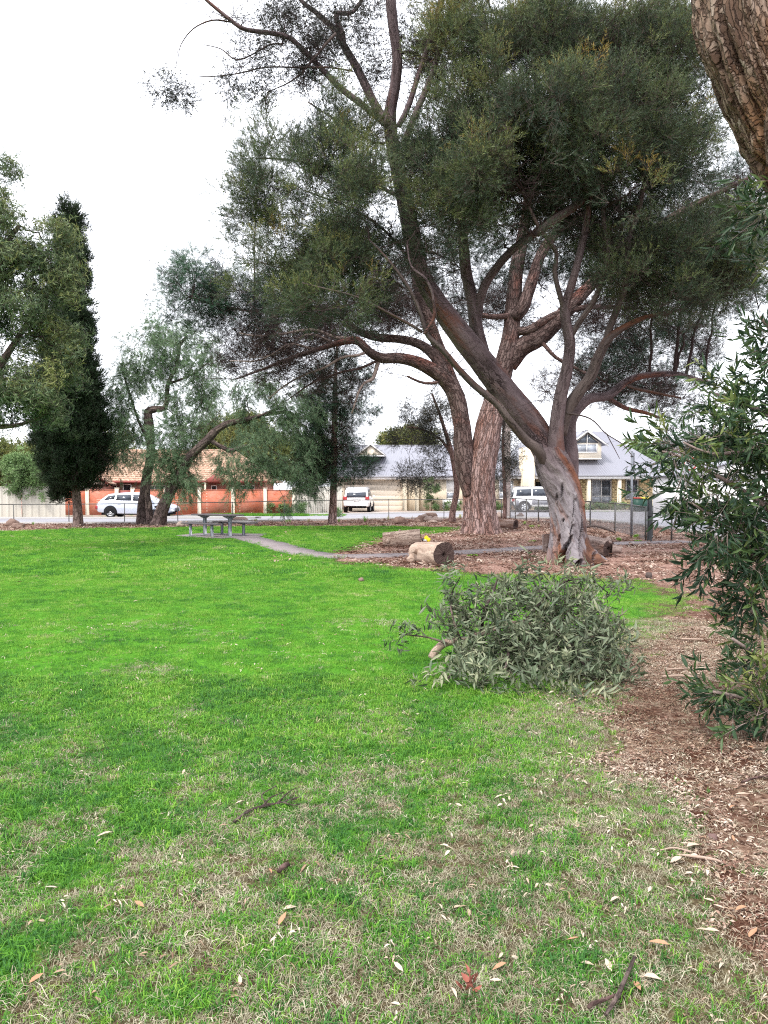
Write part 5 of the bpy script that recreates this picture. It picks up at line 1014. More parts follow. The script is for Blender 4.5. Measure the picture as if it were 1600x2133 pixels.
V, Q, T_, bc, _, _ = tube(mb_pts, 10, .05, None, 0, .08, 5); tag(link('bark_slab', mk('bark_slab', V-np.array([g[0], g[1], 0]), Q, T_, [M_eucd], smooth=True, attrs={'bc': bc}), loc=(g[0], g[1], 0)), 'dark curled strip of bark sticking up behind the grey split log', 'bark')
M_rock = simple('rock', (0.21, 0.145, 0.12), 0.95, 0.1, var=0.55, scale=4, bump=0.6)
M_rock2 = simple('pale_rock', (0.32, 0.25, 0.22), 0.95, 0.1, var=0.4, scale=4, bump=0.6)
def rock(px, py, w, h, label, seed, mat=M_rock, dep=0.8, name='rock', cat='rock', lift=0, group=None, dx=0, dy=0):
    g = G(px, py); s = g[1]/F; r = w*s/2; hh = h*s; n = 14; m = 20
    ph = np.linspace(0, math.pi, n)[:, None]; th = np.linspace(0, 2*math.pi, m, endpoint=False)[None]
    d = np.stack([np.sin(ph)*np.cos(th), np.sin(ph)*np.sin(th), np.cos(ph)+0*th], -1)
    q = 1+(fbm(d[..., 0]*1.5+seed, d[..., 1]*1.5, d[..., 2]*1.5, seed, 3)-0.5)*0.9
    V = d*q[..., None]*np.array([r, r*dep, hh*0.62]); V[..., 2] += hh*0.42; V = V.reshape(-1, 3)
    i = np.arange(n-1)[:, None]*m; j = np.arange(m)[None]; k = (j+1) % m; Q = np.stack([i+j, i+m+j, i+m+k, i+k], -1).reshape(-1, 4)
    o = link(name, mk(name, V, Q, None, [mat], smooth=True), loc=(g[0]+dx, g[1]+r*dep+dy, lift)); return tag(o, label, cat, group)
rock(21, 1097, 26, 15, 'brown boulder at the far left beyond the lawn, tallest of its three', 3)
rock(34, 1101, 24, 11, 'low brown boulder at the far left, nearest the lawn of the three', 4)
rock(43, 1099, 13, 9, 'small dark boulder at the far left, rightmost of the three', 5)
rock(835, 1092, 28, 16, 'single rounded brown boulder beyond the lawn left of the rubble heap', 6)
rock(826, 1090, 14, 11, 'small reddish stone leaning on the rounded brown boulder', 26)
HEAP = ['dark reddish stone at the left end of the rubble heap', 'large pale stone low in the middle of the rubble heap', 'pale stone low on the right side of the rubble heap', 'wide stone on top of the rubble heap', 'small pale stone on the upper left of the rubble heap',
        'small pale stone at the right end of the rubble heap', 'smallest dark stone at the far left foot of the rubble heap', 'flat pale stone at the front foot of the rubble heap']
for k, (x, y, w, h, z) in enumerate([(876, 1088, 22, 14, 0), (893, 1088, 24, 13, 0), (908, 1088, 20, 12, 0), (899, 1085, 26, 11, .14), (886, 1085, 18, 9, .16), (915, 1087, 14, 8, 0), (870, 1089, 14, 8, 0), (902, 1090, 18, 7, 0)]):
    rock(x, y, w, h, HEAP[k], 30+k, M_rock2 if k % 3 else M_rock, lift=z, group='stones of the rubble heap beyond the lawn')
rock(374, 1098, 17, 12, 'pale grey stone at the lawn edge left of the picnic table', 8, M_rock2)
rock(388, 1097, 8, 11, 'thin pale stone slab propped beside the pale grey stone', 9, M_rock2)
rock(497, 1086, 34, 9, 'flat reddish boulder behind the picnic table', 10)
rock(1085, 1078, 16, 9, 'brown stone behind the massive pine, beside the pale timber post', 12)
rock(1040, 1080, 24, 12, 'weathered stone just right of the massive pine trunk', 13, M_rock2)
rock(1080, 1101, 14, 9, 'small stone at the open end of the hollow grey log', 14)

# yellow bundle resting on the near log
M_yel = simple('yellow_cloth', (0.75, 0.62, 0.03), 0.8, 0.1, var=0.15); M_blk = simple('black_plastic', (0.02, 0.02, 0.022), 0.5, 0.3); M_whi = simple('white_cloth', (0.6, 0.6, 0.58), 0.8, .1)
g = P(888, 1125, 17.3); rt = empty('soft_toy', (g[0], g[1], .46), label='small bright yellow bundle with black and white end resting on top of the nearest log', cat='toy')
def blob(c, r, seed, mat, nm, par, am=.6):
    n = 10; m = 14; ph = np.linspace(0, math.pi, n)[:, None]; th = np.linspace(0, 2*math.pi, m, endpoint=False)[None]; d = np.stack([np.sin(ph)*np.cos(th), np.sin(ph)*np.sin(th), np.cos(ph)+0*th], -1)
    q = 1+(fbm(d[..., 0]*2+seed, d[..., 1]*2, d[..., 2]*2, seed, 3)-0.5)*am; V = (d*q[..., None]*np.array(r)+np.array(c)).reshape(-1, 3); i = np.arange(n-1)[:, None]*m; j = np.arange(m)[None]; k = (j+1) % m
    return link(nm, mk(nm, V, np.stack([i+j, i+m+j, i+m+k, i+k], -1).reshape(-1, 4), None, [mat], smooth=True), par)
blob((-.0, 0, .06), (.05, .05, .06), 1, M_yel, 'body', rt); blob((.05, 0, .03), (.045, .05, .05), 2, M_yel, 'body', rt); blob((-.07, -.01, .035), (.045, .03, .03), 3, M_blk, 'head', rt, 1.0); blob((-.025, -.03, .02), (.04, .02, .02), 4, M_whi, 'strap', rt, 1.0)

# ================================================================== PICNIC TABLE AND BENCHES
M_slat = simple('grey_timber', (0.095, 0.085, 0.09), 0.75, 0.2, var=0.3, scale=5, sc=(1, 8, 8)); M_steel = simple('galvanised_steel', (0.2, 0.215, 0.24), 0.5, 0.4, 0.3, var=0.15)
A = G(427, 1116); B = G(479, 1119.5); ax = nrm((B-A)); an = math.atan2(ax[1], ax[0]); ctr = (A+B)/2; dx = np.linalg.norm(B-A)/2
tb = empty('picnic_table', (ctr[0], ctr[1], .035), an, 'grey timber picnic table on two steel posts on the concrete slab', 'table')
for k in range(4): MB().cham(-dx-.32, dx+.32, -.36+k*.183, -.36+k*.183+.17, .70, .745, .006).build('slat', M_slat, tb)
for s in (-1, 1):
    MB().cham(s*dx-.05, s*dx+.05, -.05, .05, .012, .655, .008).build('post', M_steel, tb)
    MB().cham(s*dx-.12, s*dx+.12, -.12, .12, 0, .012, .003).build('foot_plate', M_steel, tb)
    m_ = MB(); m_.poly([(s*dx-.03, -.3, .698), (s*dx-.03, .3, .698), (s*dx-.03, .08, .60), (s*dx-.03, -.08, .60)], (.06, 0, 0)); m_.build('bracket', M_steel, tb)
for s, lab in ((-1, 'front bench of grey timber slats on two steel posts beside the picnic table'), (1, 'rear bench of grey timber slats on the far side of the picnic table')):
    pr = np.array([-ax[1], ax[0], 0]); c = ctr+pr*s*.66
    bn = empty('bench', (c[0], c[1], .035), an, lab, 'bench')
    for k in range(2): MB().cham(-dx-.3, dx+.3, -.14+k*.145, -.005+k*.145, .415, .455, .006).build('slat', M_slat, bn)
    for q in (-1, 1):
        MB().cham(q*(dx-.1)-.04, q*(dx-.1)+.04, -.04, .04, .012, .40, .006).build('post', M_steel, bn); MB().cham(q*(dx-.1)-.03, q*(dx-.1)+.03, -.13, .13, .40, .413, .003).build('bracket', M_steel, bn)
        MB().cham(q*(dx-.1)-.09, q*(dx-.1)+.09, -.09, .09, 0, .012, .003).build('foot_plate', M_steel, bn)

# ================================================================== PARK FENCE, GATE, SIGNS
M_fpost = simple('fence_steel', (0.10, 0.10, 0.095), 0.6, 0.3, .3); M_gate = simple('gate_black', (0.018, 0.018, 0.02), 0.4, 0.4); M_bars = simple('gate_bars', (0.2, 0.21, 0.2), 0.5, 0.4, .3); M_wirem = simple('wire', (0.28, 0.28, 0.29), 0.5, 0.4, .5)
def fence(posts, tops, label, mesh, mat, rr=.022, rail=.02):
    P0 = np.array(posts[0]); fr = empty('park_fence', (P0[0], P0[1], 0), label=label, cat='fence'); prev = None; wires = MB()
    for (q, h) in zip(posts, tops):
        q = np.array([q[0]-P0[0], q[1]-P0[1], 0]); MB().cyl(q, q+[0, 0, h], rr, seg=10).build('post', mat, fr, smooth=False)
        if prev is not None:
            a, ha = prev; MB().cyl(a+[0, 0, ha-.03], q+[0, 0, h-.03], rail, seg=8).build('rail', mat, fr)
            L = np.linalg.norm(q-a); u = (q-a)/L
            if mesh:
                n = int(L/.075); hh = min(ha, h)-.05
                for k in range(-int(hh/.075), n):
                    for sg in (0, 1):
                        s0 = k*.075; s1 = s0+hh; z0, z1 = (0.03, hh) if sg == 0 else (hh, 0.03)
                        c0, c1 = max(0, s0), min(L, s1)
                        if c1-c0 < .02: continue
                        f0, f1 = (c0-s0)/hh, (c1-s0)/hh
                        wires.cyl(a+u*c0+[0, 0, z0+(z1-z0)*f0], a+u*c1+[0, 0, z0+(z1-z0)*f1], .0028, seg=3, cap=False)
            else:
                MB().cyl(a+[0, 0, .06], q+[0, 0, .06], .004, seg=4).build('wire', M_wirem, fr)
        prev = (q, h)
    if wires.V: wires.build('wire_mesh', M_wirem, fr)['kind'] = 'stuff'
    return fr
lp = [(-420, 37.2), (-270, 37.3), (-125, 37.4), (28, 37.6), (143, 38.2), (259, 38.6), (370, 39.2), (484, 39.8), (592, 40.5), (700, 41.6), (810, 42.8), (925, 43.8), (1045, 44.0)]
fence([P(a, 1022, D)[:2] for a, D in lp], [.97+.0*k for k in range(3)]+[.95, .95, .97, 1.0, 1.02, 1.08, 1.1, 1.12, 1.12, 1.12], 'low steel post and rail fence along the road, left of the massive pine', False, M_fpost)
rp = [(1063, 43.2), (1074, 42.0), (1097, 40.2), (1122, 38.4), (1172, 35.8), (1230, 32.8), (1282, 29.6), (1318, 26.9), (1346, 24.6)]
fence([P(a, 1022, D)[:2] for a, D in rp], [1.2, 1.2, 1.18, 1.16, 1.16, 1.16, 1.14, 1.12, 1.1], 'chain-link fence running from behind the leaning gum to the gate', True, M_fpost, .03, .022)
gp = P(1354, 1022, 24.0); gt = empty('park_gate', (gp[0], gp[1], 0), label='open grey vertical-bar gate hung on a black square post at the end of the path', cat='gate')
MB().cham(-.06, .06, -.06, .06, 0, 1.36, .008).build('gate_post', M_gate, gt); MB().cham(-.10, .07, -.09, -.062, .80, .96, .008).build('latch', M_gate, gt)
u = nrm(np.array([.42, .95, 0]))
m_ = Matrix.Rotation(math.atan2(u[1], u[0]), 4, 'Z')
for z in (0.10, 1.02): MB().box(.08, 1.05, -.018, .018, z, z+.035, m_).build('rail', M_gate if z > 1 else M_bars, gt)
for k in range(11): MB().box(.1+k*.09, .118+k*.09, -.008, .008, .137, 1.018, m_).build('bar', M_bars, gt)
MB().box(1.052, 1.09, -.02, .02, .05, 1.1, m_).build('end_stile', M_fpost, gt)
rp2 = [(1400, 25.0), (1480, 25.4), (1570, 25.8), (1680, 26)]
fence([P(a, 1022, D)[:2] for a, D in rp2], [1.1]*4, 'chain-link fence continuing right of the gate behind the glossy shrub', True, M_fpost, .03, .022)
# street-name style plate seen edge-on
g = G(1315, 1119); sp_ = empty('sign_post', (g[0], g[1], 0), label='galvanised sign post with a dark plate seen almost edge-on, beside the chain-link fence', cat='sign')
hz = P(1315, 941, g[1])[2]; MB().cyl((0, 0, 0), (0, 0, hz), .036, seg=14).build('pole', M_steel, sp_, smooth=True); MB().cyl((0, 0, hz), (0, 0, hz+.012), .039, seg=14).build('cap', M_steel, sp_)
m_ = Matrix.Translation((.05, .0, 0)) @ Matrix.Rotation(math.radians(66), 4, 'Z'); MB().box(0.0, .42, -.004, .004, hz-.76, hz-.03, m_).build('plate', simple('sign_back', (.10, .105, .12), .5, .4, .4), sp_)
for z in (.62, .15): MB().box(-.045, .06, -.045, .045, hz-z-.015, hz-z+.015).build('clamp', M_steel, sp_)
# speed sign 50
M_white = simple('sign_white', (.78, .78, .78), .4, .3, var=.03); M_red = simple('sign_red', (.6, .03, .03), .4, .3, var=.05)
D = 34.0; c = P(1437.5, 966, D); sg = empty('speed_sign', (c[0], c[1], 0), label='white speed limit sign reading 50 in a red ring, glimpsed through the glossy shrub', cat='sign')
MB().cyl((0, .05, 0), (0, .05, c[2]+.4), .03, seg=10).build('pole', M_steel, sg)
MB().cham(-.33, .33, -.006, .006, c[2]-.42, c[2]+.36, .003).build('plate', M_white, sg)
r0, r1, n = .235, .30, 48; an_ = np.arange(n)/n*2*math.pi; V = np.vstack([np.stack([np.cos(an_)*r, 0*an_-.011-.0*an_, np.sin(an_)*r+c[2]], 1) for r in (r0, r1)]+[np.stack([np.cos(an_)*r, 0*an_-.005, np.sin(an_)*r+c[2]], 1) for r in (r0, r1)]); i = np.arange(n); j = (i+1) % n
link('red_ring', mk('red_ring', V, np.vstack([np.stack([i, i+n, j+n, j], 1), np.stack([i+n, i+3*n, j+3*n, j+n], 1), np.stack([i, j, j+2*n, i+2*n], 1)]), None, [M_red]), sg)
fc = bpy.data.curves.new('digits', 'FONT'); fc.body = '50'; fc.size = .37; fc.align_x = 'CENTER'; fc.align_y = 'CENTER'; fc.extrude = .003; fc.offset = .008
fo = bpy.data.objects.new('digits', fc); COL.objects.link(fo); bpy.context.view_layer.update(); me = bpy.data.meshes.new_from_object(fo); bpy.data.objects.remove(fo); me.materials.clear(); me.materials.append(M_blk)
link('digits', me, sg, (0, -.012, c[2]), (math.pi/2, 0, 0))
# pale timber pole
g = P(1057, 1022, 44.6); MBp = MB().cham(-.16, .16, -.12, .12, 0, 6.4, .02); tag(MBp.build('timber_pole', simple('pale_timber', (.42, .34, .31), .85, .1, var=.2, sc=(4, 4, .3)), loc=(g[0], g[1], 0)), 'broad pale square pole just right of the massive pine trunk', 'pole')
# service wire
wp = np.array([P(1330, 795, 30), P(1420, 665, 40)*1.0]); wc = np.array([[*P(600, 921, 60), .012], [*P(820, 897, 56), .012], [*P(1057, 895, 44.6), .012]])
V, Q, T_, bc, _, _ = tube(wc, 5, 1.0); tag(link('power_line', mk('power_line', V, Q, T_, [M_blk])), 'thin overhead wire crossing the sky above the garage roof', 'wire')

# ================================================================== WALLS, HOUSES
def brickmat(name, c1, c2, mort, bw=.24, rh=.086, ms=.01, rough=.85):
    t = NT(name); v = t.obj(); s = t.n('ShaderNodeSeparateXYZ'); t.l(v, s.inputs[0]); cb = t.n('ShaderNodeCombineXYZ'); t.l(t.math('ADD', s.outputs[0], s.outputs[1]), cb.inputs[0]); t.l(s.outputs[2], cb.inputs[1])
    b = t.n('ShaderNodeTexBrick'); b.inputs['Scale'].default_value = 1; b.inputs['Brick Width'].default_value = bw; b.inputs['Row Height'].default_value = rh; b.inputs['Mortar Size'].default_value = ms; b.inputs['Bias'].default_value = -.1
    b.inputs['Color1'].default_value = (*c1, 1); b.inputs['Color2'].default_value = (*c2, 1); b.inputs['Mortar'].default_value = (*mort, 1); t.l(cb.outputs[0], b.inputs['Vector'])
    n = t.noise(v, 1.2, 5, .7); c = t.mix(t.rng(n, .3, .75), b.outputs[0], t.mix(.35, b.outputs[0], (.6, .45, .4)))
    p = t.pr(c, rough, .1); t.bump(p, b.outputs['Fac'], -.4, .01); return t.m
M_brick = brickmat('orange_brick', (.42, .085, .035), (.56, .135, .06), (.36, .14, .09)); M_brickd = brickmat('dark_red_brick', (.25, .07, .05), (.36, .12, .08), (.3, .2, .17))
M_cream = simple('cream_paint', (.72, .64, .52), .7, .2, var=.06); M_creamw = simple('cream_render', (.70, .60, .46), .85, .1, var=.07, scale=.8, bump=.1); M_wht = simple('white_trim', (.78, .76, .74), .55, .3, var=.05)
M_beige = simple('beige_sheet_steel', (.50, .47, .41), .5, .3, var=.06); M_redtrim = simple('red_trim', (.25, .07, .06), .6, .3); M_tud = simple('dark_board', (.07, .04, .035), .7, .2)
M_roofg = simple('grey_roof_steel', (.225, .225, .26), .4, .4, .2, var=.08, scale=.6); M_gut = simple('gutter', (.28, .28, .31), .5, .4)
def glass(name, c, ):
    t = NT(name); v = t.obj(); n = t.noise(v, 2.2, 3, .5); t.pr(t.mix(t.rng(n, .35, .65), tuple(x*.6 for x in c), c), .08, .6); return t.m
M_glass = glass('window_glass', (.10, .115, .14)); M_glassd = glass('dark_glass', (.03, .033, .04)); M_curt = glass('curtained_glass', (.42, .45, .50))
t = NT('terracotta'); v = t.obj(); n = t.noise(v, 1.3, 5, .7); sp = t.noise(v, 9, 2, .5)
p = t.pr(t.ramp(t.math('ADD', t.math('MULTIPLY', n, .4), t.math('MULTIPLY', sp, .6)), [(.3, (.27, .15, .11)), (.5, (.45, .29, .21)), (.7, (.64, .50, .40))]), .85, .1); M_tile = t.m

# orange brick boundary wall with cream posts
bw = P(115, 1022, 50.2); wall = empty('brick_wall', (bw[0], bw[1], 0), label='long orange brick boundary wall divided by cream posts across the road', cat='wall')
px_posts = [64, 122, 183, 244, 277, 346, 416, 486, 553, 612]
for k in range(len(px_posts)):
    x = (px_posts[k]-800)/F*50.2-bw[0]; MB().cham(x-.11, x+.11, -.15, .07, 0, 1.74, .01).build('post', M_cream, wall)
    MB().cham(x-.13, x+.13, -.17, .09, 1.742, 1.78, .01).build('cap', M_cream, wall)
    if k < len(px_posts)-1:
        x1 = (px_posts[k+1]-800)/F*50.2-bw[0]
        if px_posts[k] == 244:       # recessed gate
            MB().box(x+.11, x1-.11, .0, .04, .05, 1.62).build('gate', M_redtrim, wall); continue
        o = MB().box(x+.11, x1-.11, -.06, .05, 0, 1.60).build('panel', M_brick, wall); MB().cham(x+.11, x1-.11, -.08, .065, 1.602, 1.66, .01).build('capping', M_brick, wall)
        lt = MB()                      # pierced courses: pale projecting header bricks
        for q in range(7):
            if k in (5, 6, 7): lt.box((x+x1)/2-.9+.25, (x+x1)/2-.9+.33, -.066, -.0605, .25+q*.19, .28+q*.19)
        if k in (2, 5): 
            for q in range(3): lt.box(x+.6, x+1.5-.15*q, -.066, -.0605, .75+q*.12, .772+q*.12)
        if lt.V: lt.build('pale_header', M_cream, wall)
# beige ribbed fence at the far left
D = 44.5; c = P(-40, 1022, D); fb = empty('metal_fence', (c[0], c[1], 0), label='beige ribbed metal fence at the far left behind the round tree', cat='fence')
for k in range(4):
    x0 = -5.2+k*2.55; n = 61; xs = np.linspace(x0, x0+2.45, n); yo = np.where((np.arange(n) % 10) < 3, -.035, 0.0)
    V = np.vstack([np.c_[xs, yo, 0*xs+.03], np.c_[xs, yo, 0*xs+1.8]]); i = np.arange(n-1); link('panel', mk('panel', V, np.stack([i, i+1, n+i+1, n+i], 1), None, [M_beige]), fb)
    MB().box(x0-.05, x0, -.05, .03, 0, 1.84).build('post', M_beige, fb); MB().box(x0, x0+2.5, -.05, .03, 1.802, 1.84).build('rail', M_beige, fb)
# pale timber fence behind the pepper foliage
c = P(655, 1022, 51.0); tf = empty('timber_fence', (c[0], c[1], 0), label='grey-beige upright board fence between the brick wall and the driveway', cat='fence')
for k in range(22): MB().cham(-1.45+k*.15, -1.45+k*.15+.14, 0, .02, .03, 1.85+(k % 3)*.01, .004).build('board', M_beige, tf)
for z in (.4, 1.5): MB().box(-1.5, 1.9, .021, .07, z, z+.08).build('rail', M_slat, tf)

def tiled(name, corners, parent, off, mat, tw=.34, th=.33):
    """corners: eave left, eave right, ridge right, ridge left (world)"""
    a, b, c, d = [np.array(q, float)-off for q in corners]; rows = int(np.linalg.norm(d-a)/th); nn_ = nrm(np.cross(b-a, d-a)); V = []; Q = []; n0 = 0
    for r in range(rows):
        t0, t1 = r/rows, (r+1)/rows; l0, r0, l1, r1 = a+(d-a)*t0, b+(c-b)*t0, a+(d-a)*t1, b+(c-b)*t1; cols = max(2, int(np.linalg.norm(r0-l0)/tw))*4; f = np.linspace(0, 1, cols+1)[:, None]
        s = np.linspace(0, np.linalg.norm(r0-l0), cols+1); w = (0.5+0.5*np.cos(s/tw*2*math.pi))*.035
        lo = l0+(r0-l0)*f+nn_*(.045+w)[:, None]; up = l1+(r1-l1)*f+nn_*(w*1.0+.0)[:, None]; fr = l0+(r0-l0)*f+nn_*(w-.0)[:, None]
        V += [fr, lo, up]; m = cols+1; i = np.arange(cols); Q += [n0+np.stack([i, i+1, m+i+1, m+i], 1), n0+np.stack([m+i, m+i+1, 2*m+i+1, 2*m+i], 1)]; n0 += 3*m
    o = link(name, mk(name, np.vstack(V), np.vstack(Q), None, [mat]), parent); o['kind'] = 'stuff'; return o
def corr(name, corners, parent, off, mat, pitch=.2, amp=.02):
    a, b, c, d = [np.array(q, float)-off for q in corners]; nn_ = nrm(np.cross(b-a, d-a)); n = int(max(np.linalg.norm(b-a), np.linalg.norm(c-d))/pitch)*4; f = np.linspace(0, 1, n+1)[:, None]; w = np.where(np.arange(n+1) % 4 == 0, amp, np.where(np.arange(n+1) % 4 == 2, -amp*.3, 0))[:, None]
    V = np.vstack([a+(b-a)*f+nn_*w, d+(c-d)*f+nn_*w]); i = np.arange(n); return link(name, mk(name, V, np.stack([i, i+1, n+2+i, n+1+i], 1), None, [mat]), parent)
def XZ(px, py, D): q = P(px, py, D); return q
def window(parent, off, x0, x1, z0, z1, y, cols, rowz, gmats, fr=.06, frame=M_wht):
    """framed window: frame bars + one pane per light"""
    w = empty('window', (0, 0, 0)); w.parent = parent; m = MB(); o = off
    for xx in (x0, x1-fr): m.box(xx-o[0], xx+fr-o[0], y-.05-o[1], y+.03-o[1], z0, z1)
    for zz in (z0, z1-fr): m.box(x0+fr-o[0], x1-fr-o[0], y-.05-o[1], y+.03-o[1], zz, zz+fr)
    xs = np.linspace(x0+fr, x1-fr, cols+1); zs = [z0+fr]+list(rowz)+[z1-fr]
    for q in xs[1:-1]: m.box(q-.03-o[0], q+.03-o[0], y-.045-o[1], y+.025-o[1], z0+fr, z1-fr)
    for q in rowz: m.box(x0+fr-o[0], x1-fr-o[0], y-.04-o[1], y+.02-o[1], q-.03, q+.03)
    m.build('frame', frame, w); k = 0
    for r in range(len(zs)-1):
        for cidx in range(cols):
            MB().box(xs[cidx]+.005-o[0], xs[cidx+1]-.005-o[0], y-.012-o[1], y-.004-o[1], zs[r]+.005, zs[r+1]-.005).build('pane', gmats[k % len(gmats)], w); k += 1
    return w
X = lambda px, D: (px-800)/F*D

# --- terracotta-roofed brick house
D = 57.0; o = np.array([X(260, D), D, 0]); h = empty('brick_house', tuple(o), label='low brick house with terracotta tiled roof behind the orange wall', cat='house')
ez, rzz = 2.35, 4.75; xl, xr = X(100, 57), X(560, 57)
MB().box(xl+.6, xr-.5, 57.7, 63, 0, ez, None).build('wall', M_brickd, h, off=o)
tiled('roof', [(xl, 57, ez-.05), (xr, 57, ez-.05), (xr-3.2, 61, rzz), (xl+2.6, 61, rzz)], h, o, M_tile)
tiled('roof', [(xl, 65, ez-.05), (xl, 57, ez-.05), (xl+2.6, 61, rzz), (xl+2.6, 61.02, rzz)], h, o, M_tile)
MB().poly([(xr, 57, ez-.05), (xr, 65, ez-.05), (xr-3.2, 61, rzz)], (0, 0, -.05)).build('roof_end', M_tile, h, off=o)
MB().poly([(xl, 65, ez-.05), (xr, 65, ez-.05), (xr-3.2, 61, rzz), (xl+2.6, 61, rzz)], (0, 0, -.05)).build('roof_back', M_tile, h, off=o)
MB().box(xl, xr, 56.9, 57.0, ez-.17, ez-.03).build('gutter', M_redtrim, h, off=o)
MB().cyl((xl+2.6, 61, rzz+.03), (xr-3.2, 61, rzz+.03), .09, seg=8).build('ridge', M_tile, h, off=o)
# front gable with dark boards on cream
gx0, gx1, gxm, gy = X(122, 55.6), X(222, 55.6), X(168, 55.6), 55.6; gz0, gz1 = 2.06, 3.15
MB().poly([(gx0, gy, gz0), (gx1, gy, gz0), (gxm, gy, gz1)], (0, .12, 0)).build('gable', M_cream, h, off=o)
for f in (.18, .36, .54, .72, .88):
    xx = gx0+(gx1-gx0)*f; zt = gz0+(gz1-gz0)*(1-abs(xx-gxm)/((gx1-gxm) if xx > gxm else (gxm-gx0))); MB().box(xx-.04, xx+.04, gy-.035, gy-.003, gz0, max(gz0+.1, zt-.12)).build('board', M_tud, h, off=o)
MB().box(gx0, gx1, gy-.04, gy-.002, gz0-.1, gz0).build('board', M_tud, h, off=o)
for xa in (gx0-.25, gx1+.25):
    MB().poly([(xa, gy-.12, gz0-.12), (xa, gy-.12, gz0+.06), (gxm, gy-.12, gz1+.22), (gxm, gy-.12, gz1+.04)], (0, .1, 0)).build('barge_board', M_redtrim, h, off=o)
    tiled('roof', [(xa, gy-.1, gz0), (xa, 59.0, gz0), (gxm, 60.4, gz1+.16), (gxm, gy-.1, gz1+.16)] if xa > gxm else [(xa, 59.0, gz0), (xa, gy-.1, gz0), (gxm, gy-.1, gz1+.16), (gxm, 60.4, gz1+.16)], h, o, M_tile)
MB().box(gx0+.3, gx1-.1, gy+.14, 57.6, 0, gz0-.1).build('wall', M_brickd, h, off=o)
window(h, o, gx0+.7, gx0+2.1, .9, 1.9, gy+.09, 2, [], [M_glass]); window(h, o, X(226, 57.6), X(244, 57.6), .9, 2.05, 57.64, 1, [], [M_glassd]); window(h, o, X(256, 57.6), X(274, 57.6), .2, 2.1, 57.64, 1, [], [M_glassd]); window(h, o, X(300, 57.6), X(345, 57.6), .9, 2.0, 57.64, 2, [], [M_glass]); window(h, o, X(440, 57.6), X(452, 57.6), .9, 2.0, 57.64, 1, [], [M_glassd]); window(h, o, X(500, 57.6), X(530, 57.6), .9, 2.0, 57.64, 2, [], [M_glass])
MB().poly([(X(425, 56.6), 56.6, 2.25), (X(470, 56.6), 56.6, 2.25), (X(447, 56.6), 56.6, 2.85)], (0, 2, 0)).build('porch_gable', M_redtrim, h, off=o); MB().box(X(426, 56.7), X(429, 56.7), 56.7, 56.8, 0, 2.24).build('porch_post', M_cream, h, off=o)

# --- garage house with corrugated roof
D = 60.0; o = np.array([X(800, D), D, 0]); h = empty('garage_house', tuple(o), label='cream house with wide garage door and corrugated grey roof at the end of the driveway', cat='house')
ez, rz2 = 2.76, 5.45; x0, x1 = X(690, 60), X(1050, 60); r0, r1 = X(722, 66), X(1052, 66)
corr('roof', [(x0-.3, 59.5, ez), (x1, 59.5, ez), (r1, 66, rz2), (X(775, 66)-2.2, 66, rz2)], h, o, M_roofg)
MB().poly([(x0-.3, 72, ez), (x1, 72, ez), (r1, 66, rz2), (X(775, 66)-2.2, 66, rz2)], (0, 0, -.05)).build('roof_back', M_roofg, h, off=o)
MB().poly([(x0-.3, 59.5, ez-.01), (x0-.3, 72, ez-.01), (X(775, 66)-2.2, 66, rz2-.01)], (.03, 0, -.04)).build('roof_hip', M_roofg, h, off=o)
MB().box(x0-.3, x1, 59.38, 59.5, ez-.14, ez).build('gutter', M_gut, h, off=o); MB().box(x0-.2, x1, 59.52, 59.56, ez-.3, ez-.02).build('fascia', M_wht, h, off=o); MB().box(X(775, 66)-2.2, r1, 65.95, 66.05, rz2-.02, rz2+.06).build('ridge', M_gut, h, off=o)
ga, gb = X(718, 60.2), X(838, 60.2)
MB().box(x0, ga-.002, 60.0, 60.2, 0, ez-.02).build('wall', M_creamw, h, off=o); MB().box(gb+.002, X(1048, 60), 60.0, 60.2, 0, ez-.02).build('wall', M_creamw, h, off=o); MB().box(ga, gb, 60.0, 60.2, 2.42, ez-.02).build('lintel', M_creamw, h, off=o)
MB().box(x0, x0+.2, 60.21, 71.5, 0, ez-.03).build('wall', M_creamw, h, off=o); MB().box(x0+.21, x1, 71.3, 71.5, 0, ez-.03).build('wall', M_creamw, h, off=o)
dr = empty('garage_door'); dr.parent = h; M_gd = simple('garage_door_cream', (.66, .57, .47), .6, .2, var=.05, scale=.5)
for k in range(6): MB().cham(ga+.01, gb-.01, 60.08, 60.12, .02+k*.4, .02+k*.4+.394, .012).build('door_panel', M_gd, dr, off=o)
for q in (843, 868): MB().cham(X(q, 60)-.16, X(q, 60)+.16, 59.7, 59.99, 0, ez-.32, .01).build('pier', M_creamw, h, off=o)
window(h, o, X(930, 60), X(948, 60), .95, 2.5, 59.98, 1, [1.45], [M_curt, M_wht]); window(h, o, X(1063, 60)-.9, X(1063, 60)-.15, .95, 2.5, 59.98, 1, [1.45], [M_curt])
window(h, o, X(1005, 60), X(1030, 60), .95, 2.5, 59.98, 2, [1.45], [M_curt])
MB().box(X(922, 60), X(958, 60), 59.93, 59.975, .2, .94).build('panelled_sill', M_wht, h, off=o)
gm, gl, grr = X(772, 61.5), X(742, 61.5), X(803, 61.5); gz0 = 4.45; gz1 = 5.35
MB().poly([(gl+.12, 61.6, gz0), (grr-.12, 61.6, gz0), (gm, 61.6, gz1-.1)], (0, .1, 0)).build('gable', M_cream, h, off=o)
for xa in (gl-.05, grr+.05): 
    MB().poly([(xa, 61.4, gz0-.14), (xa, 61.4, gz0), (gm, 61.4, gz1+.04), (gm, 61.4, gz1-.10)], (0, .08, 0)).build('barge_board', M_wht, h, off=o)
    MB().poly([(xa, 61.39, gz0+.01), (xa, 63.8, gz0+.01), (gm, 65.9, gz1+.06), (gm, 61.39, gz1+.06)], (0, 0, -.025)).build('gable_roof', M_roofg, h, off=o)
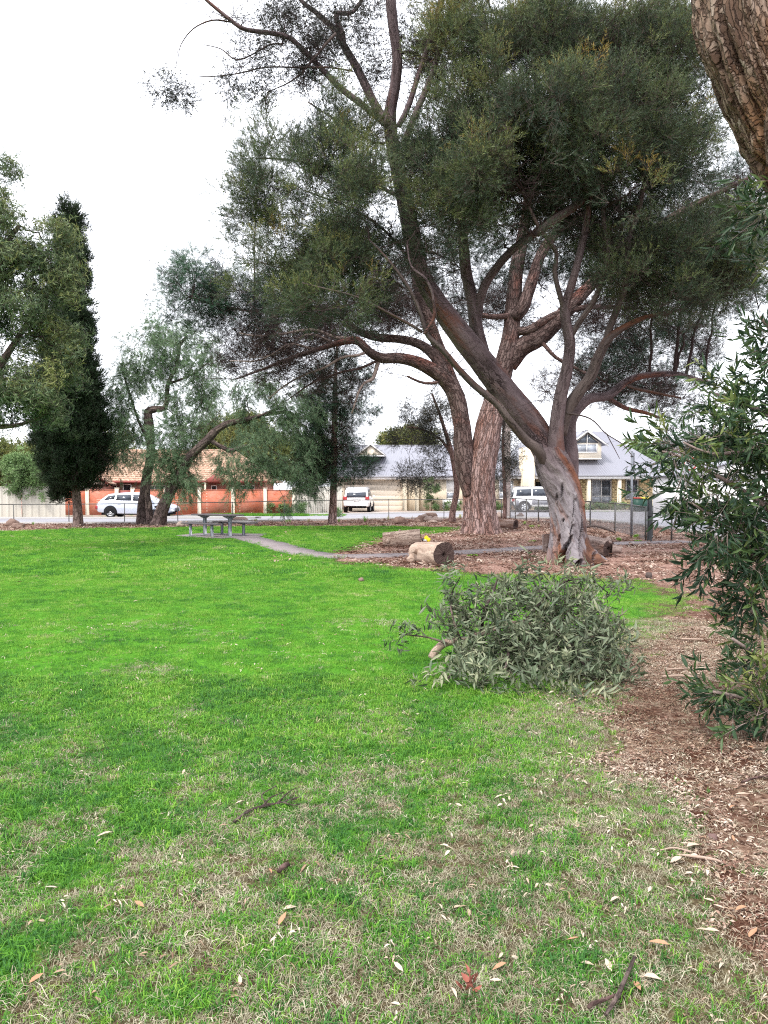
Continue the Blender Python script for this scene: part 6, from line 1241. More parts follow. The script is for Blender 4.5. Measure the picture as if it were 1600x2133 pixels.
MB().box(gl-.05, grr+.05, 61.42, 61.58, gz0-.13, gz0-.03).build('gable_base', M_wht, h, off=o)

# --- house with dormer on the right
D = 62.0; o = np.array([X(1240, D), D, 0]); h = empty('dormer_house', tuple(o), label='yellow stone-block house with grey hipped roof and white-framed dormer behind the hedge', cat='house')
ez = 2.84; fy = 60.2; xl, xr = X(1062, fy), X(1412, fy); ry = 67.2; rz3 = 1.6+(1022-899)/F*ry; rl, rr_ = X(1105, ry), X(1253, ry)
corr('roof', [(xl, fy, ez), (xr, fy, ez), (rr_, ry, rz3), (rl, ry, rz3)], h, o, M_roofg)
MB().poly([(xr, fy, ez), (xr, 74, ez), (rr_, ry, rz3)], (0, 0, -.05)).build('roof_hip', M_roofg, h, off=o); MB().poly([(xl, 74, ez), (xl, fy, ez), (rl, ry, rz3)], (0, 0, -.05)).build('roof_hip', M_roofg, h, off=o); MB().poly([(xr, 74, ez), (xl, 74, ez), (rl, ry, rz3), (rr_, ry, rz3)], (0, 0, -.05)).build('roof_back', M_roofg, h, off=o)
MB().box(xl, xr, fy-.12, fy, ez-.12, ez+.0).build('gutter', M_gut, h, off=o); MB().box(xl+.02, xr-.02, fy+.002, fy+.05, ez-.34, ez-.02).build('fascia', M_wht, h, off=o); MB().box(xl+.1, xr-.1, fy+.06, 62.0, ez-.16, ez-.12).build('verandah_ceiling', M_wht, h, off=o)
# block wall: separate blocks laid round the openings
M_block = simple('limestone_block', (.74, .59, .34), .9, .1, var=.10, scale=1.5, bump=.2); M_mort = simple('mortar', (.5, .4, .27), .95, .05)
wx0, wx1 = X(1115, 62), X(1392, 62); op = [(X(1232, 62), X(1273, 62), .55, 2.50), (X(1303, 62), X(1329, 62), .9, 2.5), (X(1116, 62), X(1128, 62), 0, 2.3), (X(1160, 62), X(1180, 62), .9, 2.5)]
xs_ = sorted([wx0, wx1]+[q for a in op for q in a[:2]]); 
for a_, b_ in zip(xs_[:-1], xs_[1:]):
    mid = (a_+b_)/2; zr = [(0, 2.66)]
    for p_ in op:
        if p_[0] < mid < p_[1]: zr = [(0, p_[2]), (p_[3], 2.66)]
    for z0, z1 in zr:
        if z1-z0 > .02: MB().box(a_, b_, 62.025, 62.24, z0, z1).build('wall', M_mort, h, off=o)
bm = MB().cham(0, .388, 0, .05, 0, .19, .012).mesh('block', M_block); bh = MB().cham(0, .188, 0, .05, 0, .19, .012).mesh('block', M_block); nb = 0
for r in range(13):
    x = wx0-(.2 if r % 2 else 0)
    while x < wx1-.05 and nb < 298:
        z = .02+r*.2; w_ = .388; ok = x >= wx0-.01 and x+w_ <= wx1+.01
        for p_ in op:
            if x+w_ > p_[0]-.01 and x < p_[1]+.01 and z+.19 > p_[2]-.01 and z < p_[3]+.01: ok = False
        if ok and x > X(1185, 62)-.4: link('block', bm, h, (x-o[0], 62.0-o[1]-.026+random.uniform(0, .004), z)); nb += 1
        elif x > X(1185, 62)-.4:
            for xx in (x, x+.2):
                ok2 = xx >= wx0-.01 and xx+.188 <= wx1+.01
                for p_ in op:
                    if xx+.188 > p_[0]-.01 and xx < p_[1]+.01 and z+.19 > p_[2]-.01 and z < p_[3]+.01: ok2 = False
                if ok2 and nb < 298: link('block', bh, h, (xx-o[0], 62.0-o[1]-.026, z)); nb += 1
        x += .4
MB().box(wx1-.2, wx1, 62.25, 73.8, 0, 2.6).build('wall', M_creamw, h, off=o); MB().box(wx0, wx1, 73.6, 73.79, 0, 2.6).build('wall', M_creamw, h, off=o)
window(h, o, *op[0][:2], *op[0][2:], 62.0, 2, [1.15], [M_curt, M_curt, M_curt, M_glass]); window(h, o, *op[1][:2], *op[1][2:], 62.0, 1, [1.4], [M_curt, M_glass]); window(h, o, *op[3][:2], *op[3][2:], 62.0, 1, [1.4], [M_glass])
MB().box(op[2][0], op[2][1], 62.05, 62.1, 0, 2.3).build('door', M_glassd, h, off=o)
for q in (1228, 1292, 1366): MB().cham(X(q, fy)-.13, X(q, fy)+.13, fy+.1, fy+.36, 0, ez-.36, .015).build('verandah_post', M_cream, h, off=o)
MB().box(wx0, wx1+.2, fy+.0, 61.95, .0, .1).build('verandah_floor', M_path, h, off=o)
# cream chimney-like wall tower at the left end and left wing wall
MB().cham(X(1087, 60), X(1113, 60), 59.9, 61.4, 0, 4.95, .02).build('tower', M_creamw, h, off=o)
MB().box(X(1062, 60), X(1087, 60)-.003, 61, 61.2, 0, 2.7).build('wing_wall', M_creamw, h, off=o); window(h, o, X(1063, 60)+.1, X(1074, 60), .9, 2.45, 60.98, 1, [], [M_curt])
# dormer
dy = 61.4; dx0, dx1, dm = X(1193, dy), X(1252, dy), X(1222, dy); dz0 = 1.6+(1022-957)/F*dy; dz1 = 1.6+(1022-925)/F*dy; dzt = 1.6+(1022-900)/F*dy
MB().box(dx0, dx1, dy, dy+4, dz0, dz1).build('dormer_wall', M_cream, h, off=o); MB().poly([(dx0, dy, dz1), (dx1, dy, dz1), (dm, dy, dzt-.05)], (0, 4.5, 0)).build('dormer_gable', M_cream, h, off=o)
window(h, o, dx0+.25, dx1-.35, dz0+.52, dz1+.0, dy-.06, 2, [], [M_curt])
for s in (-1, 1):
    MB().poly([(dm+s*.05, dy-.06, dz1+.08), (dm+s*.92, dy-.06, dz1+.08), (dm+s*.05, dy-.06, dzt-.22)], (0, .03, 0)).build('pane', M_glass, h, off=o)
    xa = dm+s*1.62
    MB().poly([(xa, dy-.32, dz1-.25), (xa, dy-.32, dz1-.08), (dm, dy-.32, dzt+.16), (dm, dy-.32, dzt-.04)], (0, .07, 0)).build('barge_board', M_wht, h, off=o)
    MB().poly([(xa, dy-.33, dz1-.07), (xa, dy+2.4, dz1-.07), (dm, dy+5.7, dzt+.18), (dm, dy-.33, dzt+.18)], (0, 0, -.03)).build('dormer_roof', M_roofg, h, off=o)
MB().box(dm-.03, dm+.03, dy-.09, dy-.062, dz1, dzt-.15).build('mullion', M_wht, h, off=o); MB().box(dx0-.02, dx1+.02, dy-.05, dy-.002, dz0-.0, dz0+.1).build('dormer_sill', M_wht, h, off=o)

# --- white garage on the right
D = 46; c = np.array([X(1410, D), D, 0]); h = empty('white_garage', tuple(c), label='white garage with low gabled roof half hidden behind the glossy shrub', cat='garage')
MB().box(X(1433, D)-c[0], X(1640, D)-c[0], 0, 6, 0, 2.55).build('wall', M_wht, h)
for k in range(5): MB().cham(X(1445, D)-c[0], X(1560, D)-c[0], -.03, -.003, .03+k*.42, .03+k*.42+.41, .01).build('door_panel', M_wht, h)
zz = 2.55
MB().poly([(X(1433, D)-c[0]-.2, -.2, zz), (X(1640, D)-c[0]+.2, -.2, zz), (X(1536, D)-c[0], -.2, zz+.75)], (0, .1, 0)).build('gable', M_wht, h)
for s, xa in ((0, X(1433, D)-c[0]-.3), (1, X(1640, D)-c[0]+.3)): MB().poly([(xa, -.35, zz-.04), (xa, 6.3, zz-.04), (X(1536, D)-c[0], 6.3, zz+.82), (X(1536, D)-c[0], -.35, zz+.82)], (0, 0, .05)).build('roof', M_roofg, h)
MB().box(X(1442, D)-c[0], X(1565, D)-c[0], -.1, -.01, 2.2, 2.35).build('head_trim', M_gut, h); MB().cyl((X(1438, D)-c[0], -.07, .0), (X(1438, D)-c[0], -.07, 2.5), .035).build('downpipe', M_gut, h)

# wheelie bins
def bin_(px, D, lidmat, label):
    q = P(px, 1022, D); b = empty('wheelie_bin', (q[0], q[1], 0), label=label, cat='bin', group='wheelie bins by the house')
    M_b = simple('bin_green', (.02, .06, .045), .5, .3)
    m = MB(); m.add([[-.24, -.28, .06], [.24, -.28, .06], [.24, .22, .06], [-.24, .22, .06], [-.3, -.36, 1.0], [.3, -.36, 1.0], [.3, .34, 1.0], [-.3, .34, 1.0]], [[0, 3, 2, 1], [4, 5, 6, 7], [0, 1, 5, 4], [1, 2, 6, 5], [2, 3, 7, 6], [3, 0, 4, 7]]).build('body', M_b, b)
    MB().poly([(-.32, -.4, 1.003), (-.32, .36, 1.003), (-.32, .34, 1.1), (-.32, -.3, 1.05)], (.64, 0, 0)).build('lid', lidmat, b)
    for s in (-1, 1): MB().cyl((s*.26, .27, .1), (s*.32, .27, .1), .1, seg=14).build('wheel', M_blk, b)
bin_(1328, 58, simple('lid_red', (.3, .05, .04), .5), 'dark green wheelie bin with a red lid beside the right-hand window of the dormer house'); bin_(1343, 58, simple('lid_yellow', (.6, .5, .05), .5), 'dark green wheelie bin with a yellow lid nearest the gate post'); 

# hedges and shrubs across the road
def hedge(pts, key, label, cat, tint=.4, per=14, sub=3.0, sc=(.5, .8), nm='hedge', up=.5, tw=.004):
    b = np.array([*pts[0][:2], 0]); T = Tree(nm, b, label, cat)
    q = np.array([[*p_[:2], .02, .02] for p_ in (pts if len(pts) > 1 else [pts[0], [pts[0][0]+.3, *pts[0][1:]]])]); K = np.array([[*p_[:2], max(.05, p_[2]*.35), .02] for p_ in pts])
    for p_ in pts: T.limb(np.array([[p_[0], p_[1], 0, .02], [p_[0], p_[1], p_[2]*.9, .012]]), M_pined, 'stem', 6, .2, world=True)
    T.crown([list(p_) for p_ in pts], key, M_twig_dark, sub, per, .16, up=up, out=.5, tint0=tint, tvar=.25, branch_r=.01, twig_r=tw, scl=sc, world=True, topt=.5, branches=False)
def row(pa, pb, D, hgt, n, dep=.35): return [(X(pa+(pb-pa)*(k+.5)/n, D), D, hgt*.5, X(pb, D)/n/2-X(pa, D)/n/2+.15, dep, hgt*.5) for k in range(n)]
hedge(row(1216, 1318, 59.3, .55, 8), 'bush', 'clipped low green hedge along the front of the dormer house', 'hedge', .55)
hedge(row(1322, 1375, 59.3, .4, 4), 'bush', 'short low hedge beside the wheelie bins', 'hedge', .5)
hedge([(X(899, 58.5), 58.5, 1.75, .7, .6, .8), (X(899, 58.5), 58.5, .6, .8, .7, .6)], 'bush', 'tall dense green shrub at the right of the garage door', 'shrub', .3, sub=2.6)
hedge(row(925, 962, 59, .7, 3), 'bush', 'low round green shrubs under the white-framed window', 'shrub', .55)
hedge(row(1030, 1046, 59, .8, 2), 'bush', 'low green shrub seen just right of the massive pine', 'shrub', .45)
hedge(row(1098, 1190, 60, .6, 5), 'bush', 'low shrubs glimpsed under the white four-wheel drive', 'shrub', .35)
hedge(row(625, 690, 51.5, 1.1, 5, .5), 'darkleaf', 'dark shrubbery beside the driveway entrance', 'shrub', .3, sub=2.0)
hedge(row(700, 712, 46, .8, 1, .4), 'bush', 'small green shrub at the foot of the slim roadside pine', 'shrub', .5)
hedge(row(1240, 1290, 61.2, .75, 3, .2), 'yellow', 'reddish-leaved garden plants under the verandah', 'plant', .9, sub=1.6, sc=(.25, .4))
hedge(row(1385, 1440, 44.5, .8, 3, .3), 'bush', 'rounded shrub in front of the white garage', 'shrub', .45)
hedge(row(560, 640, 50, .75, 6, .3), 'bush', 'tall weeds at the foot of the brick wall below the weeping foliage', 'plant', .35, sub=2.2)
# green weedy strip at the foot of the wall, pale verge grass
protos('weed', [tuft('weed_tuft', 40, 0.16, 0.16, 0.016, 0.6, 141+k, M_blade, False) for k in range(3)])
def weeds(name, pa, pb, y0, y1, n, t0, s=(.7, 1.3)):
    px = RNG.uniform(pa, pb, n); yy_ = RNG.uniform(y0, y1, n); xx = X(px, yy_); scatter(name, 'weed', np.stack([xx, yy_, 0*xx], -1), tilt_rot(n, .1), RNG.uniform(*s, n), np.clip(t0+RNG.normal(0, .12, n), 0, 1))
weeds('verge_grass', 436, 640, 47.6, 50, 900, .3); weeds('verge_grass', 600, 720, 48, 52, 300, .4, (.4, .8)); weeds('verge_grass', 1120, 1420, 58.3, 60, 700, .68, (.3, .6)); weeds('verge_grass', 910, 1040, 58.3, 60, 300, .45, (.3, .5)); weeds('verge_grass', 60, 430, 46, 50, 60, .6, (.3, .6))
def plant(px, py, h, w, label, key='weedp', tint=.3, nm='strappy_plant', n=26, dry=False):
    g = G(px, py); s = g[1]/F; r = np.random.default_rng(int(px*7)); m_ = tuft('leaf_clump', n, w*s*.18, h*s, w*s*.07, 1.0, int(px), M_blade); o = empty(nm, (g[0], g[1], 0), label=label, cat='plant')
    c = link('leaves', m_, o); c['tint'] = tint; c['kind'] = 'stuff'
plant(761, 1087, 16, 12, 'strappy green plant on the mulch between the slim pine and the rounded boulder', tint=.45); plant(706, 1088, 12, 7, 'small green plant just right of the slim pine trunk', tint=.5); plant(809, 1084, 13, 6, 'dry upright tuft at the foot of a fence post', tint=.95); plant(958, 1080, 12, 14, 'dry pale tuft left of the massive pine trunk', tint=.95)
plant(643, 1088, 11, 12, 'dry reddish tuft left of the slim pine trunk', tint=.95); plant(1092, 1093, 10, 16, 'low green and brown tuft right of the hollow log', tint=.75); plant(1108, 1099, 8, 22, 'wide low dry tuft between the massive pine and the leaning gum', tint=.8); plant(1122, 1098, 8, 12, 'small dry tuft closest to the leaning gum trunk', tint=.85)
plant(69, 1093, 8, 8, 'small green weed on the mulch left of the cypress trunk', tint=.6); plant(1325, 1122, 12, 26, 'green weed clump at the foot of the sign post', tint=.6, n=50); plant(1290, 1126, 8, 26, 'low green weed clump on the mulch left of the sign post', tint=.65, n=40); plant(530, 1087, 8, 30, 'creeping plant clump behind the picnic table', tint=.7, n=40); plant(600, 1088, 7, 30, 'low creeping plant clump on the mulch near the road fence', tint=.7, n=40)
plant(1330, 1128, 5, 40, 'sparse grass patch beside the gate path', tint=.6, n=40); plant(985, 1156+2, 5, 60, 'small green grass patch on the mulch by the path', tint=.6, n=60); plant(1110, 1128, 4, 50, 'faint grass patch between the massive pine and the path', tint=.6, n=50)

# ================================================================== CARS
M_tyre = simple('tyre_rubber', (.018, .018, .02), .8, .2); M_rim = simple('alloy_rim', (.45, .46, .48), .35, .5, .6, var=.05); M_cglass = glass('car_glass', (.05, .06, .08)); M_under = simple('underbody', (.015, .015, .017), .8, .1)
M_lampr = simple('tail_lamp_red', (.35, .02, .02), .2, .5); M_lampw = simple('head_lamp', (.55, .58, .6), .15, .6); M_dkgrey = simple('dark_plastic_trim', (.05, .05, .055), .6, .3); M_greytrim = simple('grey_cladding', (.24, .24, .27), .5, .3)
def paint(name, c):
    t = NT(name); p = t.pr(c, .32, .5, .15); p.inputs['Coat Weight'].default_value = .6; p.inputs['Coat Roughness'].default_value = .08; n = t.noise(t.obj(), 2.5, 4, .6); t.l(t.mix(t.rng(n, .4, .8), c, tuple(x*.88 for x in c)), p.inputs['Base Color']); return t.m
def loft(name, rings, mat, par, caps=True):
    R = np.array(rings); n, m, _ = R.shape; V = R.reshape(-1, 3); i = np.arange(n-1)[:, None]*m; j = np.arange(m-1)[None]; Q = np.stack([i+j, i+m+j, i+m+j+1, i+j+1], -1).reshape(-1, 4); T_ = None
    if caps:
        a = len(V); V = np.vstack([V, R[0].mean(0), R[-1].mean(0)]); k = np.arange(m-1); T_ = np.vstack([np.stack([k, k+1, k*0+a], 1), np.stack([(n-1)*m+k+1, (n-1)*m+k, k*0+a+1], 1)])
        T_ = np.vstack([T_, [[m-1, 0, a], [(n-1)*m, n*m-1, a+1]]])
    o = link(name, mk(name, V, Q, T_, [mat], smooth=True), par); 
    md = o.modifiers.new('edges', 'EDGE_SPLIT'); md.split_angle = math.radians(38); return o
def interp_st(st, n):
    st = np.array(st, float); x = np.linspace(st[0, 0], st[-1, 0], n); return np.stack([x]+[np.interp(x, st[:, 0], st[:, k]) for k in range(1, st.shape[1])], 1)
def car(name, loc, rz, label, cat, body, gh, pm, wheels, wr, side_windows, wsx, rsx, tw=.22, spokes=10, lower=None, beltf=.93, roof_rails=False, handles=(), rear=None, plate=None, extra=None):
    """body stations x, zb, zs, hw ; gh stations x, zt, hwt"""
    c = empty(name, loc, rz, label, cat); B = interp_st(body, 40)
    def ring(x, zb, zs, hw):
        pr = [(hw*.80, zb), (hw*.96, zb+.05), (hw*.985, zb+(zs-zb)*.25), (hw*1.0, zb+(zs-zb)*.5), (hw*.985, zb+(zs-zb)*.78), (hw*.955, zs-.05), (hw*beltf, zs-.012), (hw*.75, zs+.02), (0, zs+.035)]
        return [(x, y, z) for y, z in pr]+[(x, -y, z) for y, z in pr[-2::-1]]
    loft('body', [ring(*r) for r in B], pm, c)
    hb = lambda x: float(np.interp(x, B[:, 0], B[:, 3]))*beltf; zb_ = lambda x: float(np.interp(x, B[:, 0], B[:, 2]))
    Gs = interp_st(gh, 30); gt_ = lambda x: (float(np.interp(x, Gs[:, 0], Gs[:, 1])), float(np.interp(x, Gs[:, 0], Gs[:, 2])))
    loft('cabin', [[(x, hb(x)-.004, zb_(x)-.03), (x, hb(x)+(hw-hb(x))*.9, zb_(x)+(zt-zb_(x))*.86), (x, hw, zt-.045), (x, hw*.86, zt-.005), (x, 0, zt+.01), (x, -hw*.86, zt-.005), (x, -hw, zt-.045), (x, -(hb(x)+(hw-hb(x))*.9), zb_(x)+(zt-zb_(x))*.86), (x, -hb(x)+.004, zb_(x)-.03)] for x, zt, hw in Gs], pm, c)
    for s in (-1, 1):
        for (xa, xb, xc, xd, z0, z1) in side_windows:      # bottom xa..xb, top xc..xd ; fractions of height
            pts = []; 
            for x, f in ((xa, z0), (xb, z0), (xd, z1), (xc, z1)):
                zt, hw = gt_(x); z = zb_(x)+(zt-zb_(x))*f; y = hb(x)+(hw-hb(x))*min(1, f*1.05); pts.append((x, s*(y+.004), z))
            MB().poly(pts, (0, s*.006, 0)).build('side_window', M_cglass, c)
        for (x, z) in handles: MB().cham(x-.09, x+.09, s*(hb(x)/beltf*.985)-.012, s*(hb(x)/beltf*.985)+.012, z-.015, z+.015, .005).build('door_handle', pm, c)
        for x in wheels:
            hw = float(np.interp(x, B[:, 0], B[:, 3])); n = 28; an_ = np.linspace(-.35, math.pi+.35, n)
            V = np.vstack([np.stack([x+np.cos(an_)*r, an_*0+s*(hw*y_), wr+np.sin(an_)*r], 1) for r, y_ in ((wr*1.17, 1.004), (wr*1.17, .9), (wr*.2, 1.004))]); i = np.arange(n-1)
            link('wheel_arch', mk('wheel_arch', V, np.vstack([np.stack([i, i+1, i+n+1, i+n], 1), np.stack([i, i+2*n, i+2*n+1, i+1], 1)]), None, [M_under]), c)
            w = empty('wheel', (x, s*(hw-.10), wr)); w.parent = c; prof = [(.55*wr, -tw/2), (.9*wr, -tw/2), (wr, -tw/2+.03), (wr, tw/2-.03), (.93*wr, tw/2), (.66*wr, tw/2-.01), (.62*wr, tw/2-.04)]; m = 36; th = np.arange(m)/m*6.2832
            V = np.vstack([np.stack([np.cos(th)*r, th*0+s*y_, np.sin(th)*r], 1) for r, y_ in prof]); i = np.arange(len(prof)-1)[:, None]*m; j = np.arange(m)[None]; k = (j+1) % m
            link('tyre', mk('tyre', V, np.stack([i+j, i+k, i+m+k, i+m+j], -1).reshape(-1, 4), None, [M_tyre], smooth=True), w)
            rim = MB(); rim.cyl((0, s*(tw/2-.06), 0), (0, s*(tw/2-.02), 0), wr*.16, seg=16)
            V = np.vstack([np.stack([np.cos(th)*r, th*0+s*y_, np.sin(th)*r], 1) for r, y_ in ((.66*wr, tw/2-.012), (.6*wr, tw/2-.015), (.58*wr, tw/2-.08))]); i = np.arange(2)[:, None]*m; rim.add(V, np.stack([i+j, i+k, i+m+k, i+m+j], -1).reshape(-1, 4))
            for q in range(spokes):
                a_ = q/spokes*6.2832; u_ = np.array([math.cos(a_), 0, math.sin(a_)]); v_ = np.array([-math.sin(a_), 0, math.cos(a_)]); ww = wr*(.9/spokes+.03)
                rim.poly([u_*wr*.12-v_*ww*.6+[0, s*(tw/2-.02), 0], u_*wr*.6-v_*ww+[0, s*(tw/2-.03), 0], u_*wr*.6+v_*ww+[0, s*(tw/2-.03), 0], u_*wr*.12+v_*ww*.6+[0, s*(tw/2-.02), 0]], (0, -s*.02, 0))
            rim.build('rim', M_rim, w); link('brake_disc', MB().cyl((0, s*(tw/2-.10), 0), (0, s*(tw/2-.09), 0), wr*.57, seg=24).mesh('brake_disc', M_under), w)
        mx = wsx[0]-.25; MB().cham(mx-.06, mx+.06, s*hb(mx)+(.02 if s > 0 else -.22), s*hb(mx)+(.22 if s > 0 else -.02), zb_(mx)+.03, zb_(mx)+.18, .02).build('mirror', pm, c)
    for (xb_, xt_), nm in ((wsx, 'windscreen'), (rsx, 'rear_window')):
        q = 1 if nm == 'windscreen' else -1; zt, hw = gt_(xt_); zb2 = zb_(xb_)+.03; y0 = hb(xb_)-.10; y1 = hw-.1
        MB().poly([(xb_+q*.012, -y0, zb2), (xb_+q*.012, y0, zb2), (xt_+q*.012, y1, zt-.09), (xt_+q*.012, -y1, zt-.09)], (q*.008, 0, .003)).build(nm, M_cglass, c)
    x0, x1 = B[0, 0], B[-1, 0]
    MB().box(x0+.25, x1-.25, -.6, .6, min(B[:, 1])-.04, min(B[:, 1])+.12).build('chassis', M_under, c)
    for s in (-1, 1):
        y = B[-3, 3]; MB().cham(x1-.22, x1-.02, s*y*.55 if s > 0 else -y*.97, s*y*.97 if s > 0 else -y*.55, zb_(x1)-.22, zb_(x1)-.08, .02).build('headlight', M_lampw, c)
        y = B[2, 3]; lz = rear or (zb_(x0)-.28, zb_(x0)-.1); MB().cham(x0-.03, x0+.12, s*y*.70 if s > 0 else -y*1.0, s*y*1.0 if s > 0 else -y*.70, *lz, .015).build('tail_light', M_lampr, c)
        if roof_rails: MB().cyl((gh[1][0]+.1, s*(gt_(0)[1]-.05), gt_(0)[0]+.03), (gh[-2][0]-.1, s*(gt_(0)[1]-.05), gt_(0)[0]+.03), .018, seg=6).build('roof_rail', M_greytrim, c)
    MB().cham(x1-.06, x1+.01, -.45, .45, min(B[:, 1])+.18, min(B[:, 1])+.36, .02).build('grille', M_dkgrey, c)
    MB().cham(x0-.045, x0-.02, -.19, .19, (plate or zb_(x0)-.34), (plate or zb_(x0)-.34)+.11, .004).build('number_plate', M_wht, c)
    if extra: extra(c, hb, zb_)
    return c
# silver-blue wagon
gq = G(290, 1078)
car('station_wagon', (X(290, 46.0), 46.0, 0.0), 0, 'silver-blue station wagon parked at the kerb by the orange brick wall', 'car',
    [(-2.3, .42, .80, .70), (-2.2, .32, .90, .84), (-1.7, .24, .96, .90), (-.5, .2, .94, .91), (.6, .2, .92, .91), (1.3, .22, .88, .90), (1.9, .26, .78, .85), (2.2, .34, .66, .72), (2.28, .42, .58, .62)],
    [(-2.12, .93, .74), (-1.95, 1.18, .64), (-1.6, 1.40, .60), (-.9, 1.47, .60), (0, 1.49, .60), (.35, 1.46, .60), (1.0, 1.14, .66), (1.35, .90, .74)], paint('silver_blue_paint', (.52, .56, .66)), (-1.42, 1.38), .335,
    [(-1.85, -1.2, -1.6, -1.2, .28, .78), (-1.12, -.22, -1.12, -.25, .14, .8), (-.12, .95, -.15, .35, .14, .8)], (1.28, .42), (-2.12, -1.7), spokes=10, handles=((-.9, .80), (.1, .79)), roof_rails=False)
# white four-wheel drive, side on
def xt(c, hb, zb_):
    for s in (-1, 1):
        MB().cham(-.95, .95, s*.93-.06, s*.93+.06, .44, .50, .01).build('side_step', M_wht, c); MB().box(-2.2, -1.95, s*.955-.006, s*.955+.004, .5, .88).build('lower_cladding', M_greytrim, c); MB().box(-.95, 1.0, s*.955-.006, s*.955+.008, .58, .90).build('lower_cladding', M_greytrim, c)
    MB().cham(-2.42, -2.25, -.85, .85, .5, .78, .03).build('rear_bumper', M_dkgrey, c); MB().cham(2.25, 2.45, -.85, .85, .5, .78, .03).build('front_bumper', M_dkgrey, c)
    MB().box(-.02, .0, -1.0, 1.0, .51, .52).build('seam', M_dkgrey, c)
wp_ = paint('white_paint', (.80, .80, .81))
car('four_wheel_drive', (X(1063, 57)+2.4, 57.0, 0.0), 0, 'white four-wheel drive with grey lower cladding parked side-on behind the leaning gum', 'car',
    [(-2.35, .55, 1.10, .84), (-2.2, .5, 1.15, .93), (-1, .48, 1.15, .95), (0, .48, 1.14, .95), (.9, .48, 1.12, .95), (1.0, .48, 1.10, .95), (2.0, .5, 1.04, .92), (2.3, .55, .98, .85)],
    [(-2.33, 1.12, .83), (-2.2, 1.70, .76), (-2.0, 1.84, .73), (-.5, 1.88, .73), (.3, 1.86, .73), (.55, 1.78, .74), (1.05, 1.14, .82)], wp_, (-1.52, 1.35), .40,
    [(-2.12, -1.0, -2.02, -1.0, .1, .8), (-.9, .08, -.9, .04, .1, .8), (.18, .92, .14, .5, .1, .8)], (1.05, .58), (-2.345, -2.2), tw=.27, spokes=5, handles=((-.75, 1.0), (.3, 1.0)), extra=xt, roof_rails=True, rear=(.8, 1.05))
# white SUV seen from behind in the driveway
def xt2(c, hb, zb_):
    MB().cham(-2.42, -2.2, -.88, .88, .48, .74, .03).build('rear_bumper', wp_, c); MB().cham(-2.40, -2.3, -.6, .6, 1.72, 1.77, .01).build('spoiler', wp_, c); MB().box(-2.36, -2.33, -.35, .35, .98, 1.0).build('tailgate_trim', M_greytrim, c)
car('suv', (X(744, 55)+.1, 57.2, 0.012), math.radians(86), 'white SUV seen from behind, parked in front of the cream garage door', 'car',
    [(-2.35, .5, 1.06, .86), (-2.25, .42, 1.10, .94), (-1, .36, 1.10, .96), (.5, .36, 1.08, .96), (1.6, .4, 1.02, .94), (2.1, .45, .92, .85), (2.25, .5, .8, .7)],
    [(-2.32, 1.06, .86), (-2.18, 1.66, .78), (-1.9, 1.80, .74), (-.5, 1.84, .74), (.2, 1.80, .74), (1.1, 1.1, .84)], wp_, (-1.45, 1.4), .37,
    [(-2.1, -1.4, -1.95, -1.4, .1, .8), (-1.3, -.3, -1.3, -.35, .1, .8), (-.2, .9, -.2, .3, .1, .8)], (1.1, .25), (-2.335, -2.2), tw=.25, spokes=6, handles=((-1, 1.0), (0, 1.0)), extra=xt2, roof_rails=True, rear=(.90, 1.16), plate=.82)

# ================================================================== SMALL THINGS ON THE LAWN
def stick(pts, label, mat=M_pined, nm='stick', cat='stick', kids=(), group=None, seg=8, lift=.012):
    W_ = [np.array([*G(a, b)[:2], r*G(a, b)[1]/F+lift+h, r*G(a, b)[1]/F]) for a, b, r, h in pts]; o_ = np.array([W_[0][0], W_[0][1], 0]); r_ = empty(nm, tuple(o_), label=label, cat=cat, group=group)
    V, Q, T_, bc, _, _ = tube(np.array(W_), seg, .01, knob(int(pts[0][0]), .15, 30, 6), 0, .01, 3); link('stem', mk('stem', V-o_, Q, T_, [mat], smooth=True, attrs={'bc': bc}), r_)
    for kp in kids:
        W_ = [np.array([*G(a, b)[:2], r*G(a, b)[1]/F+lift+h, r*G(a, b)[1]/F]) for a, b, r, h in kp]; V, Q, T_, bc, _, _ = tube(np.array(W_), 6, .01, None, 0, .006, 5); link('twig', mk('twig', V-o_, Q, T_, [mat], smooth=True, attrs={'bc': bc}), r_)
stick([(1322, 2012, 4, .012), (1302, 2058, 4.5, .01), (1285, 2095, 5, .008), (1262, 2128, 4, .004)], 'longer straight grey-brown stick on the lawn in the lower right', M_brown, seg=12)
stick([(1284, 2085, 3, .004), (1260, 2096, 4, .004), (1235, 2105, 4.5, .004), (1226, 2111, 4, .002)], 'short dark stick meeting the end of the straight grey-brown stick', M_pined, seg=12)
stick([(488, 1722, 3.5, .004), (520, 1700, 3.5, .008), (560, 1688, 3, .01), (590, 1682, 2.4, .01), (622, 1672, 1.6, .012)], 'forked dead twig lying on the lawn left of centre', M_brown, 'dead_twig', 'twig',
      [[(545, 1692, 2.2, .01), (565, 1675, 1.6, .02), (590, 1664, 1, .02)], [(575, 1686, 2, .01), (600, 1665, 1.4, .02), (615, 1655, .9, .02)], [(590, 1682, 2, .01), (610, 1688, 1.2, .012), (625, 1684, .8, .01)], [(560, 1688, 1.6, .01), (545, 1670, 1, .02), (575, 1650, .7, .02)]])
stick([(1380, 1417, 2.5, .01), (1420, 1417, 3, .015), (1450, 1420, 3, .01)], 'pale stick on the mulch beside the cut branch, the shorter of two', M_logside)
stick([(1385, 1402, 2, .01), (1440, 1400, 2, .015), (1500, 1398, 1.6, .01)], 'long thin pale stick on the mulch beside the cut branch', M_logside)
stick([(1420, 1337, 2, .01), (1465, 1338, 2, .01)], 'short pale stick at the tip of the grass tongue', M_logside)
stick([(1545, 1640, 2.4, .01), (1575, 1632, 2.6, .015), (1610, 1624, 2, .01)], 'dark stick on the bare soil near the right edge', M_pined)
